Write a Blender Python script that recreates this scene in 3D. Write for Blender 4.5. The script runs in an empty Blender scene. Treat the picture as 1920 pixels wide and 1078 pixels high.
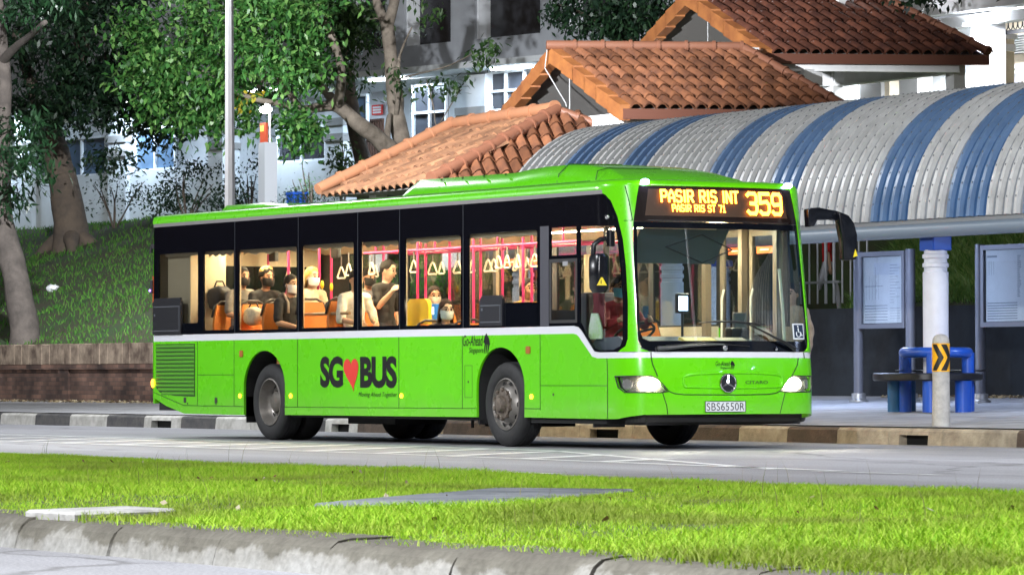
import bpy, bmesh, math, random
import numpy as np
from mathutils import Vector, Matrix, noise
from mathutils.geometry import tessellate_polygon
R = math.radians
rng = random.Random(7)
npr = np.random.default_rng(11)
scene = bpy.context.scene
COL = scene.collection

# ------------------------------------------------------------------ camera
CAM = np.array([48.5648, -23.3448, 0.7900])
YAW, PITCH, ROLL, FPX = 2.60373704, 0.02244049, -0.00136293, 7512.756
_f = np.array([math.cos(PITCH)*math.cos(YAW), math.cos(PITCH)*math.sin(YAW), math.sin(PITCH)])
_r = np.cross(_f, [0, 0, 1.0]); _r /= np.linalg.norm(_r)
_u = np.cross(_r, _f)
_r, _u = _r*math.cos(ROLL)+_u*math.sin(ROLL), -_r*math.sin(ROLL)+_u*math.cos(ROLL)
cd = bpy.data.cameras.new('camera'); cam = bpy.data.objects.new('camera', cd); COL.objects.link(cam)
cd.sensor_width = 36.0; cd.lens = FPX*36.0/1920.0
cd.clip_start = 0.5; cd.clip_end = 1200
cam.matrix_world = Matrix(((_r[0], _u[0], -_f[0], CAM[0]), (_r[1], _u[1], -_f[1], CAM[1]), (_r[2], _u[2], -_f[2], CAM[2]), (0, 0, 0, 1)))
cd.dof.use_dof = True
cd.dof.focus_distance = 47.0
cd.dof.aperture_fstop = 18.0
scene.camera = cam

# ------------------------------------------------------------------ sky, sun lamp as an added soft fill, exposure
world = bpy.data.worlds.new('World'); scene.world = world; world.use_nodes = True
wn = world.node_tree.nodes; wl = world.node_tree.links
sky = wn.new('ShaderNodeTexSky'); sky.sky_type = 'NISHITA'; sky.sun_disc = False
SUN_AZ = R(125)
sky.sun_elevation = R(-2); sky.sun_rotation = SUN_AZ
bg = wn['Background']; bg.inputs[1].default_value = 0.15
wl.new(sky.outputs[0], bg.inputs[0])
sd = bpy.data.lights.new('sun', 'SUN'); sun = bpy.data.objects.new('sun', sd); COL.objects.link(sun)
sd.energy = 0.21; sd.angle = R(14); sd.color = (1.0, 0.98, 0.94)
def aim(o, d):
    o.rotation_euler = Vector(d).to_track_quat('-Z', 'Y').to_euler()
aim(sun, (-0.62, 0.43, -0.85))
scene.view_settings.view_transform = 'Standard'; scene.view_settings.look = 'None'
scene.view_settings.exposure = 1.45; scene.view_settings.gamma = 1.0
scene.cycles.use_denoising = True
scene.cycles.max_bounces = 8; scene.cycles.transparent_max_bounces = 16
scene.cycles.sample_clamp_indirect = 6.0
scene.cycles.caustics_reflective = False; scene.cycles.caustics_refractive = False

# pixel of the 1920-wide photograph -> point on a real plane of the place (used for measuring)
def _ray(u, v): return _f*FPX + _r*(u-960) - _u*(v-539)
def PY(u, v, y): d = _ray(u, v); return CAM+d*(y-CAM[1])/d[1]
def PX(u, v, x): d = _ray(u, v); return CAM+d*(x-CAM[0])/d[0]
def PZ(u, v, z): d = _ray(u, v); return CAM+d*(z-CAM[2])/d[2]
def PN(u, v, o, n):
    d = _ray(u, v); o = np.array(o, float); n = np.array(n, float)
    return CAM+d*((o-CAM)@n)/(d@n)

# ------------------------------------------------------------------ materials
_M = {}
def mat(name, color, rough=0.6, metal=0.0, var=0.0, scale=4.0, bump=0.0, bscale=40.0, coat=0.0, emit=None, estr=0.0, spec=0.5, col2=None, sub=None, detail=4.0):
    """principled material with object-space noise variation and optional bump"""
    if name in _M: return _M[name]
    m = bpy.data.materials.new(name); m.use_nodes = True; _M[name] = m
    nt = m.node_tree; N = nt.nodes; L = nt.links; b = N['Principled BSDF']
    b.inputs['Roughness'].default_value = rough; b.inputs['Metallic'].default_value = metal
    b.inputs['Specular IOR Level'].default_value = spec
    b.inputs['Coat Weight'].default_value = coat; b.inputs['Coat Roughness'].default_value = 0.04
    c = (*color, 1)
    b.inputs['Base Color'].default_value = c
    if var or col2:
        tc = N.new('ShaderNodeTexCoord'); n = N.new('ShaderNodeTexNoise')
        n.inputs['Scale'].default_value = scale; n.inputs['Detail'].default_value = detail; n.inputs['Roughness'].default_value = 0.65
        L.new(tc.outputs['Object'], n.inputs['Vector'])
        rp = N.new('ShaderNodeValToRGB'); L.new(n.outputs[0], rp.inputs[0])
        lo = col2 if col2 else tuple(x*(1-var) for x in color); hi = color if col2 else tuple(min(1, x*(1+var)) for x in color)
        rp.color_ramp.elements[0].position = 0.35; rp.color_ramp.elements[1].position = 0.65
        rp.color_ramp.elements[0].color = (*lo, 1); rp.color_ramp.elements[1].color = (*hi, 1)
        L.new(rp.outputs[0], b.inputs['Base Color'])
    if bump:
        tc2 = N.new('ShaderNodeTexCoord'); n2 = N.new('ShaderNodeTexNoise'); n2.inputs['Scale'].default_value = bscale; n2.inputs['Detail'].default_value = 5
        L.new(tc2.outputs['Object'], n2.inputs['Vector'])
        bp = N.new('ShaderNodeBump'); bp.inputs['Strength'].default_value = bump; bp.inputs['Distance'].default_value = 0.02
        L.new(n2.outputs[0], bp.inputs['Height']); L.new(bp.outputs[0], b.inputs['Normal'])
    if emit:
        b.inputs['Emission Color'].default_value = (*emit, 1); b.inputs['Emission Strength'].default_value = estr
    return m

def glass(name, tint, refl=1.0, rough=0.0):
    if name in _M: return _M[name]
    m = bpy.data.materials.new(name); m.use_nodes = True; _M[name] = m
    nt = m.node_tree; N = nt.nodes; L = nt.links; N.remove(N['Principled BSDF'])
    t = N.new('ShaderNodeBsdfTransparent'); t.inputs[0].default_value = (*tint, 1)
    g = N.new('ShaderNodeBsdfGlossy'); g.inputs['Roughness'].default_value = rough
    # thin sheet: symmetric Schlick term so that both faces of a pane behave alike
    fr = N.new('ShaderNodeLayerWeight'); fr.inputs[0].default_value = 0.5
    pw = N.new('ShaderNodeMath'); pw.operation = 'POWER'; pw.inputs[1].default_value = 5.0
    ma = N.new('ShaderNodeMath'); ma.operation = 'MULTIPLY_ADD'; ma.inputs[1].default_value = 0.9; ma.inputs[2].default_value = 0.042
    ml = N.new('ShaderNodeMath'); ml.operation = 'MULTIPLY'; ml.inputs[1].default_value = refl; ml.use_clamp = True
    L.new(fr.outputs['Facing'], pw.inputs[0]); L.new(pw.outputs[0], ma.inputs[0])
    mx = N.new('ShaderNodeMixShader')
    L.new(ma.outputs[0], ml.inputs[0]); L.new(ml.outputs[0], mx.inputs[0]); L.new(t.outputs[0], mx.inputs[1]); L.new(g.outputs[0], mx.inputs[2])
    L.new(mx.outputs[0], N['Material Output'].inputs[0])
    return m

def leafmat(name, cols, rough=0.45, trans=0.25, vary='island'):
    """leaf colours picked leaf by leaf (Random Per Island), a little light passing through"""
    if name in _M: return _M[name]
    m = bpy.data.materials.new(name); m.use_nodes = True; _M[name] = m
    nt = m.node_tree; N = nt.nodes; L = nt.links; b = N['Principled BSDF']
    ge = N.new('ShaderNodeNewGeometry'); rp = N.new('ShaderNodeValToRGB')
    L.new(ge.outputs['Random Per Island'], rp.inputs[0])
    el = rp.color_ramp.elements
    el[0].color = (*cols[0], 1); el[1].color = (*cols[-1], 1)
    for i, c in enumerate(cols[1:-1]):
        e = el.new((i+1)/(len(cols)-1)); e.color = (*c, 1)
    L.new(rp.outputs[0], b.inputs['Base Color']); b.inputs['Roughness'].default_value = rough
    tr = N.new('ShaderNodeBsdfTranslucent'); L.new(rp.outputs[0], tr.inputs[0])
    mx = N.new('ShaderNodeMixShader'); mx.inputs[0].default_value = trans
    L.new(b.outputs[0], mx.inputs[1]); L.new(tr.outputs[0], mx.inputs[2]); L.new(mx.outputs[0], N['Material Output'].inputs[0])
    return m

def nodes_of(m): return m.node_tree.nodes, m.node_tree.links, m.node_tree.nodes['Principled BSDF']

# ------------------------------------------------------------------ objects
def tag(o, label=None, cat=None, group=None, kind=None):
    if label: o['label'] = label
    if cat: o['category'] = cat
    if group: o['group'] = group
    if kind: o['kind'] = kind
    return o
def wloc(o):
    p = Vector((0, 0, 0))
    while o is not None: p += o.location; o = o.parent
    return p
def thing(name, loc, label, cat, group=None):
    o = bpy.data.objects.new(name, None); COL.objects.link(o); o.location = loc
    o.empty_display_size = 0.3
    return tag(o, label, cat, group)
def link_mesh(name, me, material, parent=None, smooth=None):
    o = bpy.data.objects.new(name, me); COL.objects.link(o)
    for m in (material if isinstance(material, (list, tuple)) else [material]): me.materials.append(m)
    if parent is not None:
        o.parent = parent
    if smooth is not None:
        me.polygons.foreach_set('use_smooth', np.ones(len(me.polygons), dtype=bool))
        if smooth < 180: me.set_sharp_from_angle(angle=R(smooth))
    return o
def copy_tree(o, parent=None):
    c = o.copy(); COL.objects.link(c)
    if parent is not None: c.parent = parent
    for ch in list(o.children): copy_tree(ch, c)
    return c

class MB:
    """collects shapes given in world space into ONE mesh object"""
    def __init__(s): s.v = []; s.f = []; s.mi = []; s.cur = 0
    def add(s, vs, fs):
        n = len(s.v); s.v += [tuple(float(c) for c in p) for p in vs]
        for f in fs: s.f.append(tuple(n+i for i in f)); s.mi.append(s.cur)
        return s
    def m(s, i): s.cur = i; return s
    def box(s, a, b, rot=None, piv=None, bev=0.0):
        x0, x1 = sorted((a[0], b[0])); y0, y1 = sorted((a[1], b[1])); z0, z1 = sorted((a[2], b[2]))
        if bev > 0:
            bm = bmesh.new(); bmesh.ops.create_cube(bm, size=1)
            for v in bm.verts: v.co = Vector(((x0+x1)/2+v.co.x*(x1-x0), (y0+y1)/2+v.co.y*(y1-y0), (z0+z1)/2+v.co.z*(z1-z0)))
            bmesh.ops.bevel(bm, geom=bm.edges[:], offset=bev, segments=2, profile=0.6, affect='EDGES')
            vs = [v.co.copy() for v in bm.verts]; bm.verts.index_update(); fs = [[v.index for v in f.verts] for f in bm.faces]; bm.free()
        else:
            vs = [Vector((x, y, z)) for x in (x0, x1) for y in (y0, y1) for z in (z0, z1)]
            fs = [(0, 1, 3, 2), (4, 6, 7, 5), (0, 4, 5, 1), (2, 3, 7, 6), (0, 2, 6, 4), (1, 5, 7, 3)]
        if rot is not None:
            p = Vector(piv) if piv is not None else Vector(((x0+x1)/2, (y0+y1)/2, (z0+z1)/2))
            vs = [rot @ (v-p)+p for v in vs]
        return s.add(vs, fs)
    def obox(s, o, ax, ay, az, lx, ly, lz):
        """box from origin o along three given axes"""
        o, ax, ay, az = Vector(o), Vector(ax)*lx, Vector(ay)*ly, Vector(az)*lz
        vs = [o+ax*i+ay*j+az*k for i in (0, 1) for j in (0, 1) for k in (0, 1)]
        return s.add(vs, [(0, 1, 3, 2), (4, 6, 7, 5), (0, 4, 5, 1), (2, 3, 7, 6), (0, 2, 6, 4), (1, 5, 7, 3)])
    def tube(s, pts, r, n=10, cap=True, closed=False):
        pts = [Vector(p) for p in pts]; k = len(pts)
        rr = list(r) if isinstance(r, (list, tuple)) else [r]*k
        base = len(s.v); vs = []; fs = []
        prev = None
        for i, p in enumerate(pts):
            if closed: d = pts[(i+1) % k]-pts[i-1]
            else: d = (pts[min(i+1, k-1)]-pts[max(i-1, 0)])
            d.normalize()
            if prev is None:
                a = d.orthogonal().normalized()
            else:
                a = (prev-d*prev.dot(d))
                a = a.normalized() if a.length > 1e-6 else d.orthogonal().normalized()
            prev = a; b = d.cross(a)
            for j in range(n):
                t = 2*math.pi*j/n; vs.append(p+(a*math.cos(t)+b*math.sin(t))*rr[i])
        for i in range(k if closed else k-1):
            i2 = (i+1) % k
            for j in range(n): fs.append((i*n+j, i*n+(j+1) % n, i2*n+(j+1) % n, i2*n+j))
        if cap and not closed:
            fs.append(tuple(reversed(range(n)))); fs.append(tuple((k-1)*n+j for j in range(n)))
        return s.add(vs, fs)
    def cyl(s, a, b, r, n=20): return s.tube([a, b], r, n)
    def lathe(s, prof, c, axis='z', n=32, a0=0, a1=360):
        """prof: (radius, height) pairs about an axis through c"""
        vs = []; fs = []; full = abs(a1-a0) >= 359.9; m = n if full else n+1
        for rad, h in prof:
            for j in range(m):
                t = R(a0+(a1-a0)*j/n); ca, sa = rad*math.cos(t), rad*math.sin(t)
                if axis == 'z': p = (c[0]+ca, c[1]+sa, c[2]+h)
                elif axis == 'y': p = (c[0]+ca, c[1]+h, c[2]+sa)
                else: p = (c[0]+h, c[1]+ca, c[2]+sa)
                vs.append(p)
        for i in range(len(prof)-1):
            for j in range(n):
                j2 = (j+1) % m
                fs.append((i*m+j, i*m+j2, (i+1)*m+j2, (i+1)*m+j))
        return s.add(vs, fs)
    def sphere(s, c, r, n=14, sc=(1, 1, 1), rot=None):
        vs = []; fs = []; h = n//2
        for i in range(h+1):
            ph = math.pi*i/h
            for j in range(n):
                t = 2*math.pi*j/n
                p = Vector((math.sin(ph)*math.cos(t)*r*sc[0], math.sin(ph)*math.sin(t)*r*sc[1], math.cos(ph)*r*sc[2]))
                if rot is not None: p = rot @ p
                vs.append(p+Vector(c))
        for i in range(h):
            for j in range(n): fs.append((i*n+j, (i+1)*n+j, (i+1)*n+(j+1) % n, i*n+(j+1) % n))
        return s.add(vs, fs)
    def prism(s, poly, a, ux, uy, un, t):
        """flat outline poly (2D) in plane a + ux*p + uy*q, given thickness t along un"""
        a, ux, uy, un = Vector(a), Vector(ux), Vector(uy), Vector(un)
        n = len(poly); vs = [a+ux*p+uy*q for p, q in poly]+[a+ux*p+uy*q+un*t for p, q in poly]
        tri = tessellate_polygon([[Vector((p, q, 0)) for p, q in poly]])
        fs = [tuple(x) for x in tri]+[tuple(n+i for i in reversed(x)) for x in tri]
        fs += [(i, (i+1) % n, n+(i+1) % n, n+i) for i in range(n)]
        return s.add(vs, fs)
    def grid(s, rows):
        n = len(rows[0]); vs = [p for r_ in rows for p in r_]
        return s.add(vs, [(i*n+j, i*n+j+1, (i+1)*n+j+1, (i+1)*n+j) for i in range(len(rows)-1) for j in range(n-1)])
    def build(s, name, material, parent=None, smooth=None, fixn=True):
        off = wloc(parent) if parent is not None else Vector((0, 0, 0))
        me = bpy.data.meshes.new(name)
        me.from_pydata([(p[0]-off.x, p[1]-off.y, p[2]-off.z) for p in s.v], [], s.f)
        if any(s.mi): me.polygons.foreach_set('material_index', s.mi)
        if fixn:
            bm = bmesh.new(); bm.from_mesh(me); bmesh.ops.recalc_face_normals(bm, faces=bm.faces[:]); bm.to_mesh(me); bm.free()
        me.update()
        return link_mesh(name, me, material, parent, smooth)
def build_split(mb, name, material, parent=None, smooth=None):
    """every separate piece collected in mb becomes a part of its own"""
    n = len(mb.v); par = list(range(n))
    def find(i):
        while par[i] != i: par[i] = par[par[i]]; i = par[i]
        return i
    for f in mb.f:
        a = find(f[0])
        for i in f[1:]: par[find(i)] = a
    groups = {}
    for k, f in enumerate(mb.f): groups.setdefault(find(f[0]), []).append(k)
    out = []
    for g in groups.values():
        m2 = MB(); ix = {}
        for k in g:
            for i in mb.f[k]:
                if i not in ix: ix[i] = len(m2.v); m2.v.append(mb.v[i])
            m2.f.append(tuple(ix[i] for i in mb.f[k])); m2.mi.append(mb.mi[k])
        out.append(m2.build(name, material, parent, smooth))
    return out
def np_mesh(name, V, faces4, material, parent=None, smooth=None):
    """fast mesh of equal-sized faces from arrays"""
    off = wloc(parent) if parent is not None else Vector((0, 0, 0))
    V = np.asarray(V, dtype=np.float32)-np.array(off, dtype=np.float32)
    k = faces4.shape[1]; me = bpy.data.meshes.new(name)
    me.vertices.add(len(V)); me.vertices.foreach_set('co', V.ravel())
    me.loops.add(faces4.size); me.loops.foreach_set('vertex_index', faces4.ravel().astype(np.int32))
    me.polygons.add(len(faces4)); me.polygons.foreach_set('loop_start', np.arange(0, faces4.size, k, dtype=np.int32))
    me.update(calc_edges=True)
    return link_mesh(name, me, material, parent, smooth)
def text_polys(body, size, bold=0.0, sx=1.0, spacing=1.0, shear=0.0):
    """outline of writing as (verts2d, faces), left aligned at baseline 0"""
    cu = bpy.data.curves.new('txt', 'FONT'); cu.body = body; cu.size = size; cu.offset = bold; cu.space_character = spacing; cu.shear = shear
    cu.resolution_u = 4
    ob = bpy.data.objects.new('txt', cu); COL.objects.link(ob)
    dg = bpy.context.evaluated_depsgraph_get()
    me = bpy.data.meshes.new_from_object(ob.evaluated_get(dg))
    vs = [(v.co.x*sx, v.co.y) for v in me.vertices]; fs = [tuple(p.vertices) for p in me.polygons]
    bpy.data.objects.remove(ob); bpy.data.curves.remove(cu); bpy.data.meshes.remove(me)
    return vs, fs
def fit_text(body, w, h, bold=0.0, spacing=1.0, shear=0.0):
    """writing scaled to fill exactly w x h, origin at its lower left"""
    vs, fs = text_polys(body, 1.0, bold, 1.0, spacing, shear)
    xs = [p[0] for p in vs]; ys = [p[1] for p in vs]
    return [((p[0]-min(xs))*w/(max(xs)-min(xs)), (p[1]-min(ys))*h/(max(ys)-min(ys))) for p in vs], fs
# =================================================================== SETTING
def smooth01(a): a = max(0.0, min(1.0, a)); return a*a*(3-2*a)
def pave(y): return 0.2+0.025*(y-4.5)
def hill_z(x, y):
    """height of the slope behind the walls"""
    n = 0.10*noise.noise(Vector((x*0.35, y*0.35, 3)))+0.05*noise.noise(Vector((x*1.1, y*1.1, 9)))
    if x < -9.2:
        if y < 9.85: return pave(y)-0.3
        z = 1.36+0.33*(y-9.85)
        top = 4.72+0.012*(y-20)
        z = min(z, top) if y > 21 else z-max(0, z-top)*smooth01((y-17)/4)
        return z+n*min(1, (y-9.85)/1.5)
    if y < 15.75: return pave(y)-0.3
    xl = -7.0-0.75*(y-15.8)
    k = smooth01((x-xl)/1.3)
    hi = 1.92+0.55*(y-15.75)
    hi = hi-max(0, hi-4.6)
    lo = min(1.2+0.33*max(0, (y-15.75)), 4.72)
    if y > 22: k *= 1-smooth01((y-22)/3)
    return lo*(1-k)+hi*k+n*k*1.3

# road: asphalt with aggregate speckle, worn wheel bands and patches
m_road = mat('asphalt', (0.24, 0.24, 0.255), 0.62)
N, L, b = nodes_of(m_road)
tc = N.new('ShaderNodeTexCoord')
n1 = N.new('ShaderNodeTexNoise'); n1.inputs['Scale'].default_value = 55; n1.inputs['Detail'].default_value = 3
n2 = N.new('ShaderNodeTexNoise'); n2.inputs['Scale'].default_value = 0.35; n2.inputs['Detail'].default_value = 6
mp = N.new('ShaderNodeMapping'); mp.inputs['Scale'].default_value = (0.25, 1.6, 1)
L.new(tc.outputs['Object'], n1.inputs['Vector']); L.new(tc.outputs['Object'], mp.inputs[0]); L.new(mp.outputs[0], n2.inputs['Vector'])
r1 = N.new('ShaderNodeValToRGB'); r1.color_ramp.elements[0].position = 0.3; r1.color_ramp.elements[1].position = 0.7
r1.color_ramp.elements[0].color = (0.21, 0.21, 0.225, 1); r1.color_ramp.elements[1].color = (0.42, 0.42, 0.44, 1)
r2 = N.new('ShaderNodeValToRGB'); r2.color_ramp.elements[0].position = 0.3; r2.color_ramp.elements[1].position = 0.75
r2.color_ramp.elements[0].color = (0.60, 0.59, 0.58, 1); r2.color_ramp.elements[1].color = (1.12, 1.12, 1.15, 1)
mx = N.new('ShaderNodeMix'); mx.data_type = 'RGBA'; mx.blend_type = 'MULTIPLY'; mx.inputs[0].default_value = 1
L.new(n1.outputs[0], r1.inputs[0]); L.new(n2.outputs[0], r2.inputs[0]); L.new(r1.outputs[0], mx.inputs[6]); L.new(r2.outputs[0], mx.inputs[7]); L.new(mx.outputs[2], b.inputs['Base Color'])
vo = N.new('ShaderNodeTexVoronoi'); vo.feature = 'DISTANCE_TO_EDGE'; vo.inputs['Scale'].default_value = .32
nd = N.new('ShaderNodeTexNoise'); nd.inputs['Scale'].default_value = 1.4; nd.inputs['Detail'].default_value = 5; L.new(tc.outputs['Object'], nd.inputs['Vector'])
mxv = N.new('ShaderNodeMix'); mxv.data_type = 'RGBA'; mxv.inputs[0].default_value = .45; L.new(tc.outputs['Object'], mxv.inputs[6]); L.new(nd.outputs['Color'], mxv.inputs[7]); L.new(mxv.outputs[2], vo.inputs['Vector'])
rc = N.new('ShaderNodeValToRGB'); rc.color_ramp.elements[0].position = .002; rc.color_ramp.elements[1].position = .012; rc.color_ramp.elements[0].color = (.45, .44, .42, 1); L.new(vo.outputs['Distance'], rc.inputs[0])
mx2 = N.new('ShaderNodeMix'); mx2.data_type = 'RGBA'; mx2.blend_type = 'MULTIPLY'; mx2.inputs[0].default_value = .8; L.new(mx.outputs[2], mx2.inputs[6]); L.new(rc.outputs[0], mx2.inputs[7]); L.new(mx2.outputs[2], b.inputs['Base Color'])
bp = N.new('ShaderNodeBump'); bp.inputs['Strength'].default_value = 0.5; bp.inputs['Distance'].default_value = 0.01
L.new(n1.outputs[0], bp.inputs['Height']); L.new(bp.outputs[0], b.inputs['Normal'])
mb = MB(); mb.add([(-400, -300, 0), (400, -300, 0), (400, 4.72, 0), (-400, 4.72, 0)], [(0, 1, 2, 3)])
tag(mb.build('road', m_road), kind='structure')

# painted markings: tapering hatched wedge and dashed lane lines
m_paint = mat('road paint', (0.80, 0.80, 0.80), 0.55, var=0.28, scale=9, col2=(0.55, 0.55, 0.56))
mb = MB()
def strip(p, q, w, z=0.004):
    p, q = Vector((*p, z)), Vector((*q, z)); d = (q-p).normalized(); n_ = Vector((-d.y, d.x, 0))*w/2
    mb.add([p-n_, q-n_, q+n_, p+n_], [(0, 1, 2, 3)])
near = lambda x: -3.02-0.012*(x-1.7)-max(0, x-13)*0.055
far = lambda x: -0.72-0.01*(x-8)-max(0, x-11.5)*0.345
for x in range(-30, 20, 3):
    if x < 12: strip((x, far(x)), (x+3, far(x+3)), 0.15)
strip((11.4, far(11.4)), (20.2, far(20.2)), 0.13)
for x in range(-30, 19, 3): strip((x, near(x)), (x+3.0, near(x+3)), 0.15)
x = -27.0
while x < 18:
    a, c = near(x)+0.06, far(x-1.6)-0.06
    if c-a > 0.35: strip((x, a), (x-1.5*(c-a)/2.2, c), 0.24, 0.0045)
    x += 1.62
for x in (-20, -8, 4.5, 16.4, 28): strip((x, -6.45), (x+4.2, -6.2), 0.11)
for x in (21.0, 26.0): strip((x, -3.95), (x+1.6, -3.85), 0.1)
tag(mb.build('road_markings', m_paint, fixn=False), kind='structure')

# kerb on the far side: painted stones and gully openings
m_kw = mat('kerb pale', (0.55, 0.54, 0.51), 0.8, var=0.3, scale=5, bump=0.4, col2=(0.34, 0.33, 0.3))
m_kb = mat('kerb dark', (0.05, 0.05, 0.055), 0.7, var=0.4, scale=6, bump=0.4, col2=(0.10, 0.095, 0.09))
m_kc = mat('kerb cream', (0.42, 0.36, 0.27), 0.85, var=0.3, scale=4, bump=0.5, col2=(0.24, 0.2, 0.15))
m_kd = mat('kerb brown', (0.085, 0.06, 0.045), 0.85, var=0.3, scale=5, bump=0.5)
m_black = mat('gully dark', (0.004, 0.004, 0.004), 0.9)
mb = MB()
def kerb_stone(x0, x1, mi, gully=False):
    g = 0.006; y0, y1 = 4.5, 4.78; mb.m(mi)
    if gully:
        w = (x1-x0)
        pieces = [(x0+g, x0+0.2*w, 0.0, 0.19), (x0+0.2*w+.002, x0+0.74*w-.002, 0.115, 0.19), (x0+0.74*w, x1-g, 0.0, 0.19)]
        mb.m(4).box((x0+0.18*w, y0+.12, 0), (x0+0.76*w, y0+.14, .12)); mb.m(mi)
    else: pieces = [(x0+g, x1-g, 0.0, 0.19)]
    for a, c, z0, z1 in pieces:
        pr = [(y0, z0), (y0+0.015, z1-0.03), (y0+0.05, z1), (y1, z1+.002), (y1, z0)]
        mb.prism(pr, (a, 0, 0), (0, 1, 0), (0, 0, 1), (1, 0, 0), c-a)
left = [-40+i*1.35 for i in range(18)]
left = [-15.36-1.38*i for i in range(30, 0, -1)]+[-15.36, -13.9, -12.5, -11.05, -9.65, -8.3, -7.1, -5.9]
for i in range(len(left)-1):
    d = (len(left)-2-i) % 2 == 0
    gul = abs(left[i]+9.65) < .01
    kerb_stone(left[i], left[i+1], 0 if not (i-len(left)) % 2 else 1, gul)
right = [-5.9, -4.7, -3.5, -2.5, -1.3, 0.0, 1.3, 2.6, 3.6, 4.9, 6.2, 7.35, 8.4, 9.44, 10.48, 11.52, 12.9, 14.2, 15.5, 16.8, 18.1, 19.4]
cols = [0, 1, 0, 3, 2, 3, 3, 2, 2, 2, 3, 2, 3, 2, 2, 2, 3, 2, 3, 2, 3]
for i in range(len(right)-1): kerb_stone(right[i], right[i+1], cols[i], i in (2, 8, 14))
tag(mb.build('far_kerb', [m_kw, m_kb, m_kc, m_kd, m_black]), kind='structure')

# pavement with slab joints
m_pav = mat('pavement concrete', (0.36, 0.36, 0.37), 0.75, var=0.22, scale=1.7, bump=0.25, bscale=30)
mb = MB(); rows = []
for y in (4.78, 7, 9.5, 12, 15.9): rows.append([(x, y, pave(y)) for x in (-250, -60, -20, -9, -5, 0, 5, 10, 20, 250)])
mb.grid(rows)
tag(mb.build('pavement', m_pav), kind='structure')
m_joint = mat('slab joint', (0.12, 0.12, 0.12), 0.9)
mb = MB()
for y in (6.4, 7.9, 9.6, 11.4, 13.2): mb.add([(-30, y-.012, pave(y)+.004), (22, y-.012, pave(y)+.004), (22, y+.012, pave(y)+.004), (-30, y+.012, pave(y)+.004)], [(0, 1, 2, 3)])
for x in np.arange(-30, 22, 1.9):
    mb.add([(x-.01, 4.8, pave(4.8)+.0045), (x+.01, 4.8, pave(4.8)+.0045), (x+.01, 15.5, pave(15.5)+.0045), (x-.01, 15.5, pave(15.5)+.0045)], [(0, 1, 2, 3)])
tag(mb.build('pavement_joints', m_joint, fixn=False), kind='structure')

# hillside behind, out to the horizon
m_hill = mat('hill soil', (0.022, 0.05, 0.012), 0.95, scale=0.9, col2=(0.045, 0.038, 0.02), bump=0.8, bscale=9)
xs = sorted(set([-400, -250, -150]+list(np.arange(-110, -60, 3.0))+list(np.arange(-60, -9.2, 0.8))+[-9.21, -9.19]+list(np.arange(-9, 12, 0.6))+[12, 16, 22, 40, 90, 200, 400]))
ys = sorted(set([9.84, 9.86, 10.5, 11.2, 12, 13, 14, 15, 15.74, 15.76, 16.2]+list(np.arange(16.6, 26, 0.7))+[27, 29, 33, 40, 60, 120, 400]))
mb = MB(); mb.grid([[(x, y, hill_z(x, y)) for x in xs] for y in ys])
tag(mb.build('hillside', m_hill, smooth=180), kind='structure')

# median verge: sloped kerb, turf ground
m_nk = mat('weathered kerb', (0.36, 0.35, 0.33), 0.85)
N, L, b = nodes_of(m_nk)
tc = N.new('ShaderNodeTexCoord'); sx = N.new('ShaderNodeSeparateXYZ'); L.new(tc.outputs['Object'], sx.inputs[0])
nA = N.new('ShaderNodeTexNoise'); nA.inputs['Scale'].default_value = 2.3; nA.inputs['Detail'].default_value = 7; nA.inputs['Roughness'].default_value = .7
nB = N.new('ShaderNodeTexNoise'); nB.inputs['Scale'].default_value = 26; nB.inputs['Detail'].default_value = 4
L.new(tc.outputs['Object'], nA.inputs['Vector']); L.new(tc.outputs['Object'], nB.inputs['Vector'])
ad = N.new('ShaderNodeMath'); ad.operation = 'MULTIPLY_ADD'; ad.inputs[1].default_value = 3.2; L.new(sx.outputs[2], ad.inputs[0]); L.new(nA.outputs[0], ad.inputs[2])
r1 = N.new('ShaderNodeValToRGB'); e = r1.color_ramp.elements
e[0].position = 0.44; e[0].color = (0.34, 0.335, 0.32, 1); e[1].position = 1.0; e[1].color = (0.10, 0.09, 0.072, 1)
x_ = e.new(0.70); x_.color = (0.27, 0.26, 0.235, 1); x_ = e.new(0.77); x_.color = (0.14, 0.13, 0.105, 1)
L.new(ad.outputs[0], r1.inputs[0])
mx = N.new('ShaderNodeMix'); mx.data_type = 'RGBA'; mx.blend_type = 'MULTIPLY'; mx.inputs[0].default_value = .55
r3 = N.new('ShaderNodeValToRGB'); r3.color_ramp.elements[0].position = .3; r3.color_ramp.elements[1].position = .7; r3.color_ramp.elements[0].color = (.45, .45, .43, 1)
L.new(nB.outputs[0], r3.inputs[0]); L.new(r1.outputs[0], mx.inputs[6]); L.new(r3.outputs[0], mx.inputs[7]); L.new(mx.outputs[2], b.inputs['Base Color'])
bp = N.new('ShaderNodeBump'); bp.inputs['Strength'].default_value = .6; bp.inputs['Distance'].default_value = .015; L.new(nB.outputs[0], bp.inputs['Height']); L.new(bp.outputs[0], b.inputs['Normal'])
mb = MB()
x = -60.0
k = 0
while x < 70:
    l = 0.98+0.06*((k*37) % 5)/5; k += 1
    jz = 0.006*math.sin(k*2.3); jy = 0.008*math.sin(k*1.7)
    nn = 5
    for i in range(nn):
        a, c = x+l*i/nn, x+l*(i+1)/nn-(0.012 if i == nn-1 else 0)
        pr = []
        for (yy, zz) in [(-15.76, 0), (-15.74, .07), (-15.72, .105), (-15.685, .132), (-15.62, .142), (-15.42, .145), (-15.42, 0)]: pr.append((yy+jy, zz+(jz if zz > .05 else 0)))
        mb.prism(pr, (a, 0, 0), (0, 1, 0), (0, 0, 1), (1, 0, 0), c-a)
    x += l
tag(mb.build('verge_kerb', m_nk), kind='structure')
mb = MB()
for i in range(-60, 70): mb.box((i+.01, -9.97, 0), (i+.99, -9.8, .12))
tag(mb.build('verge_back_kerb', m_kc), kind='structure')
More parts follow.
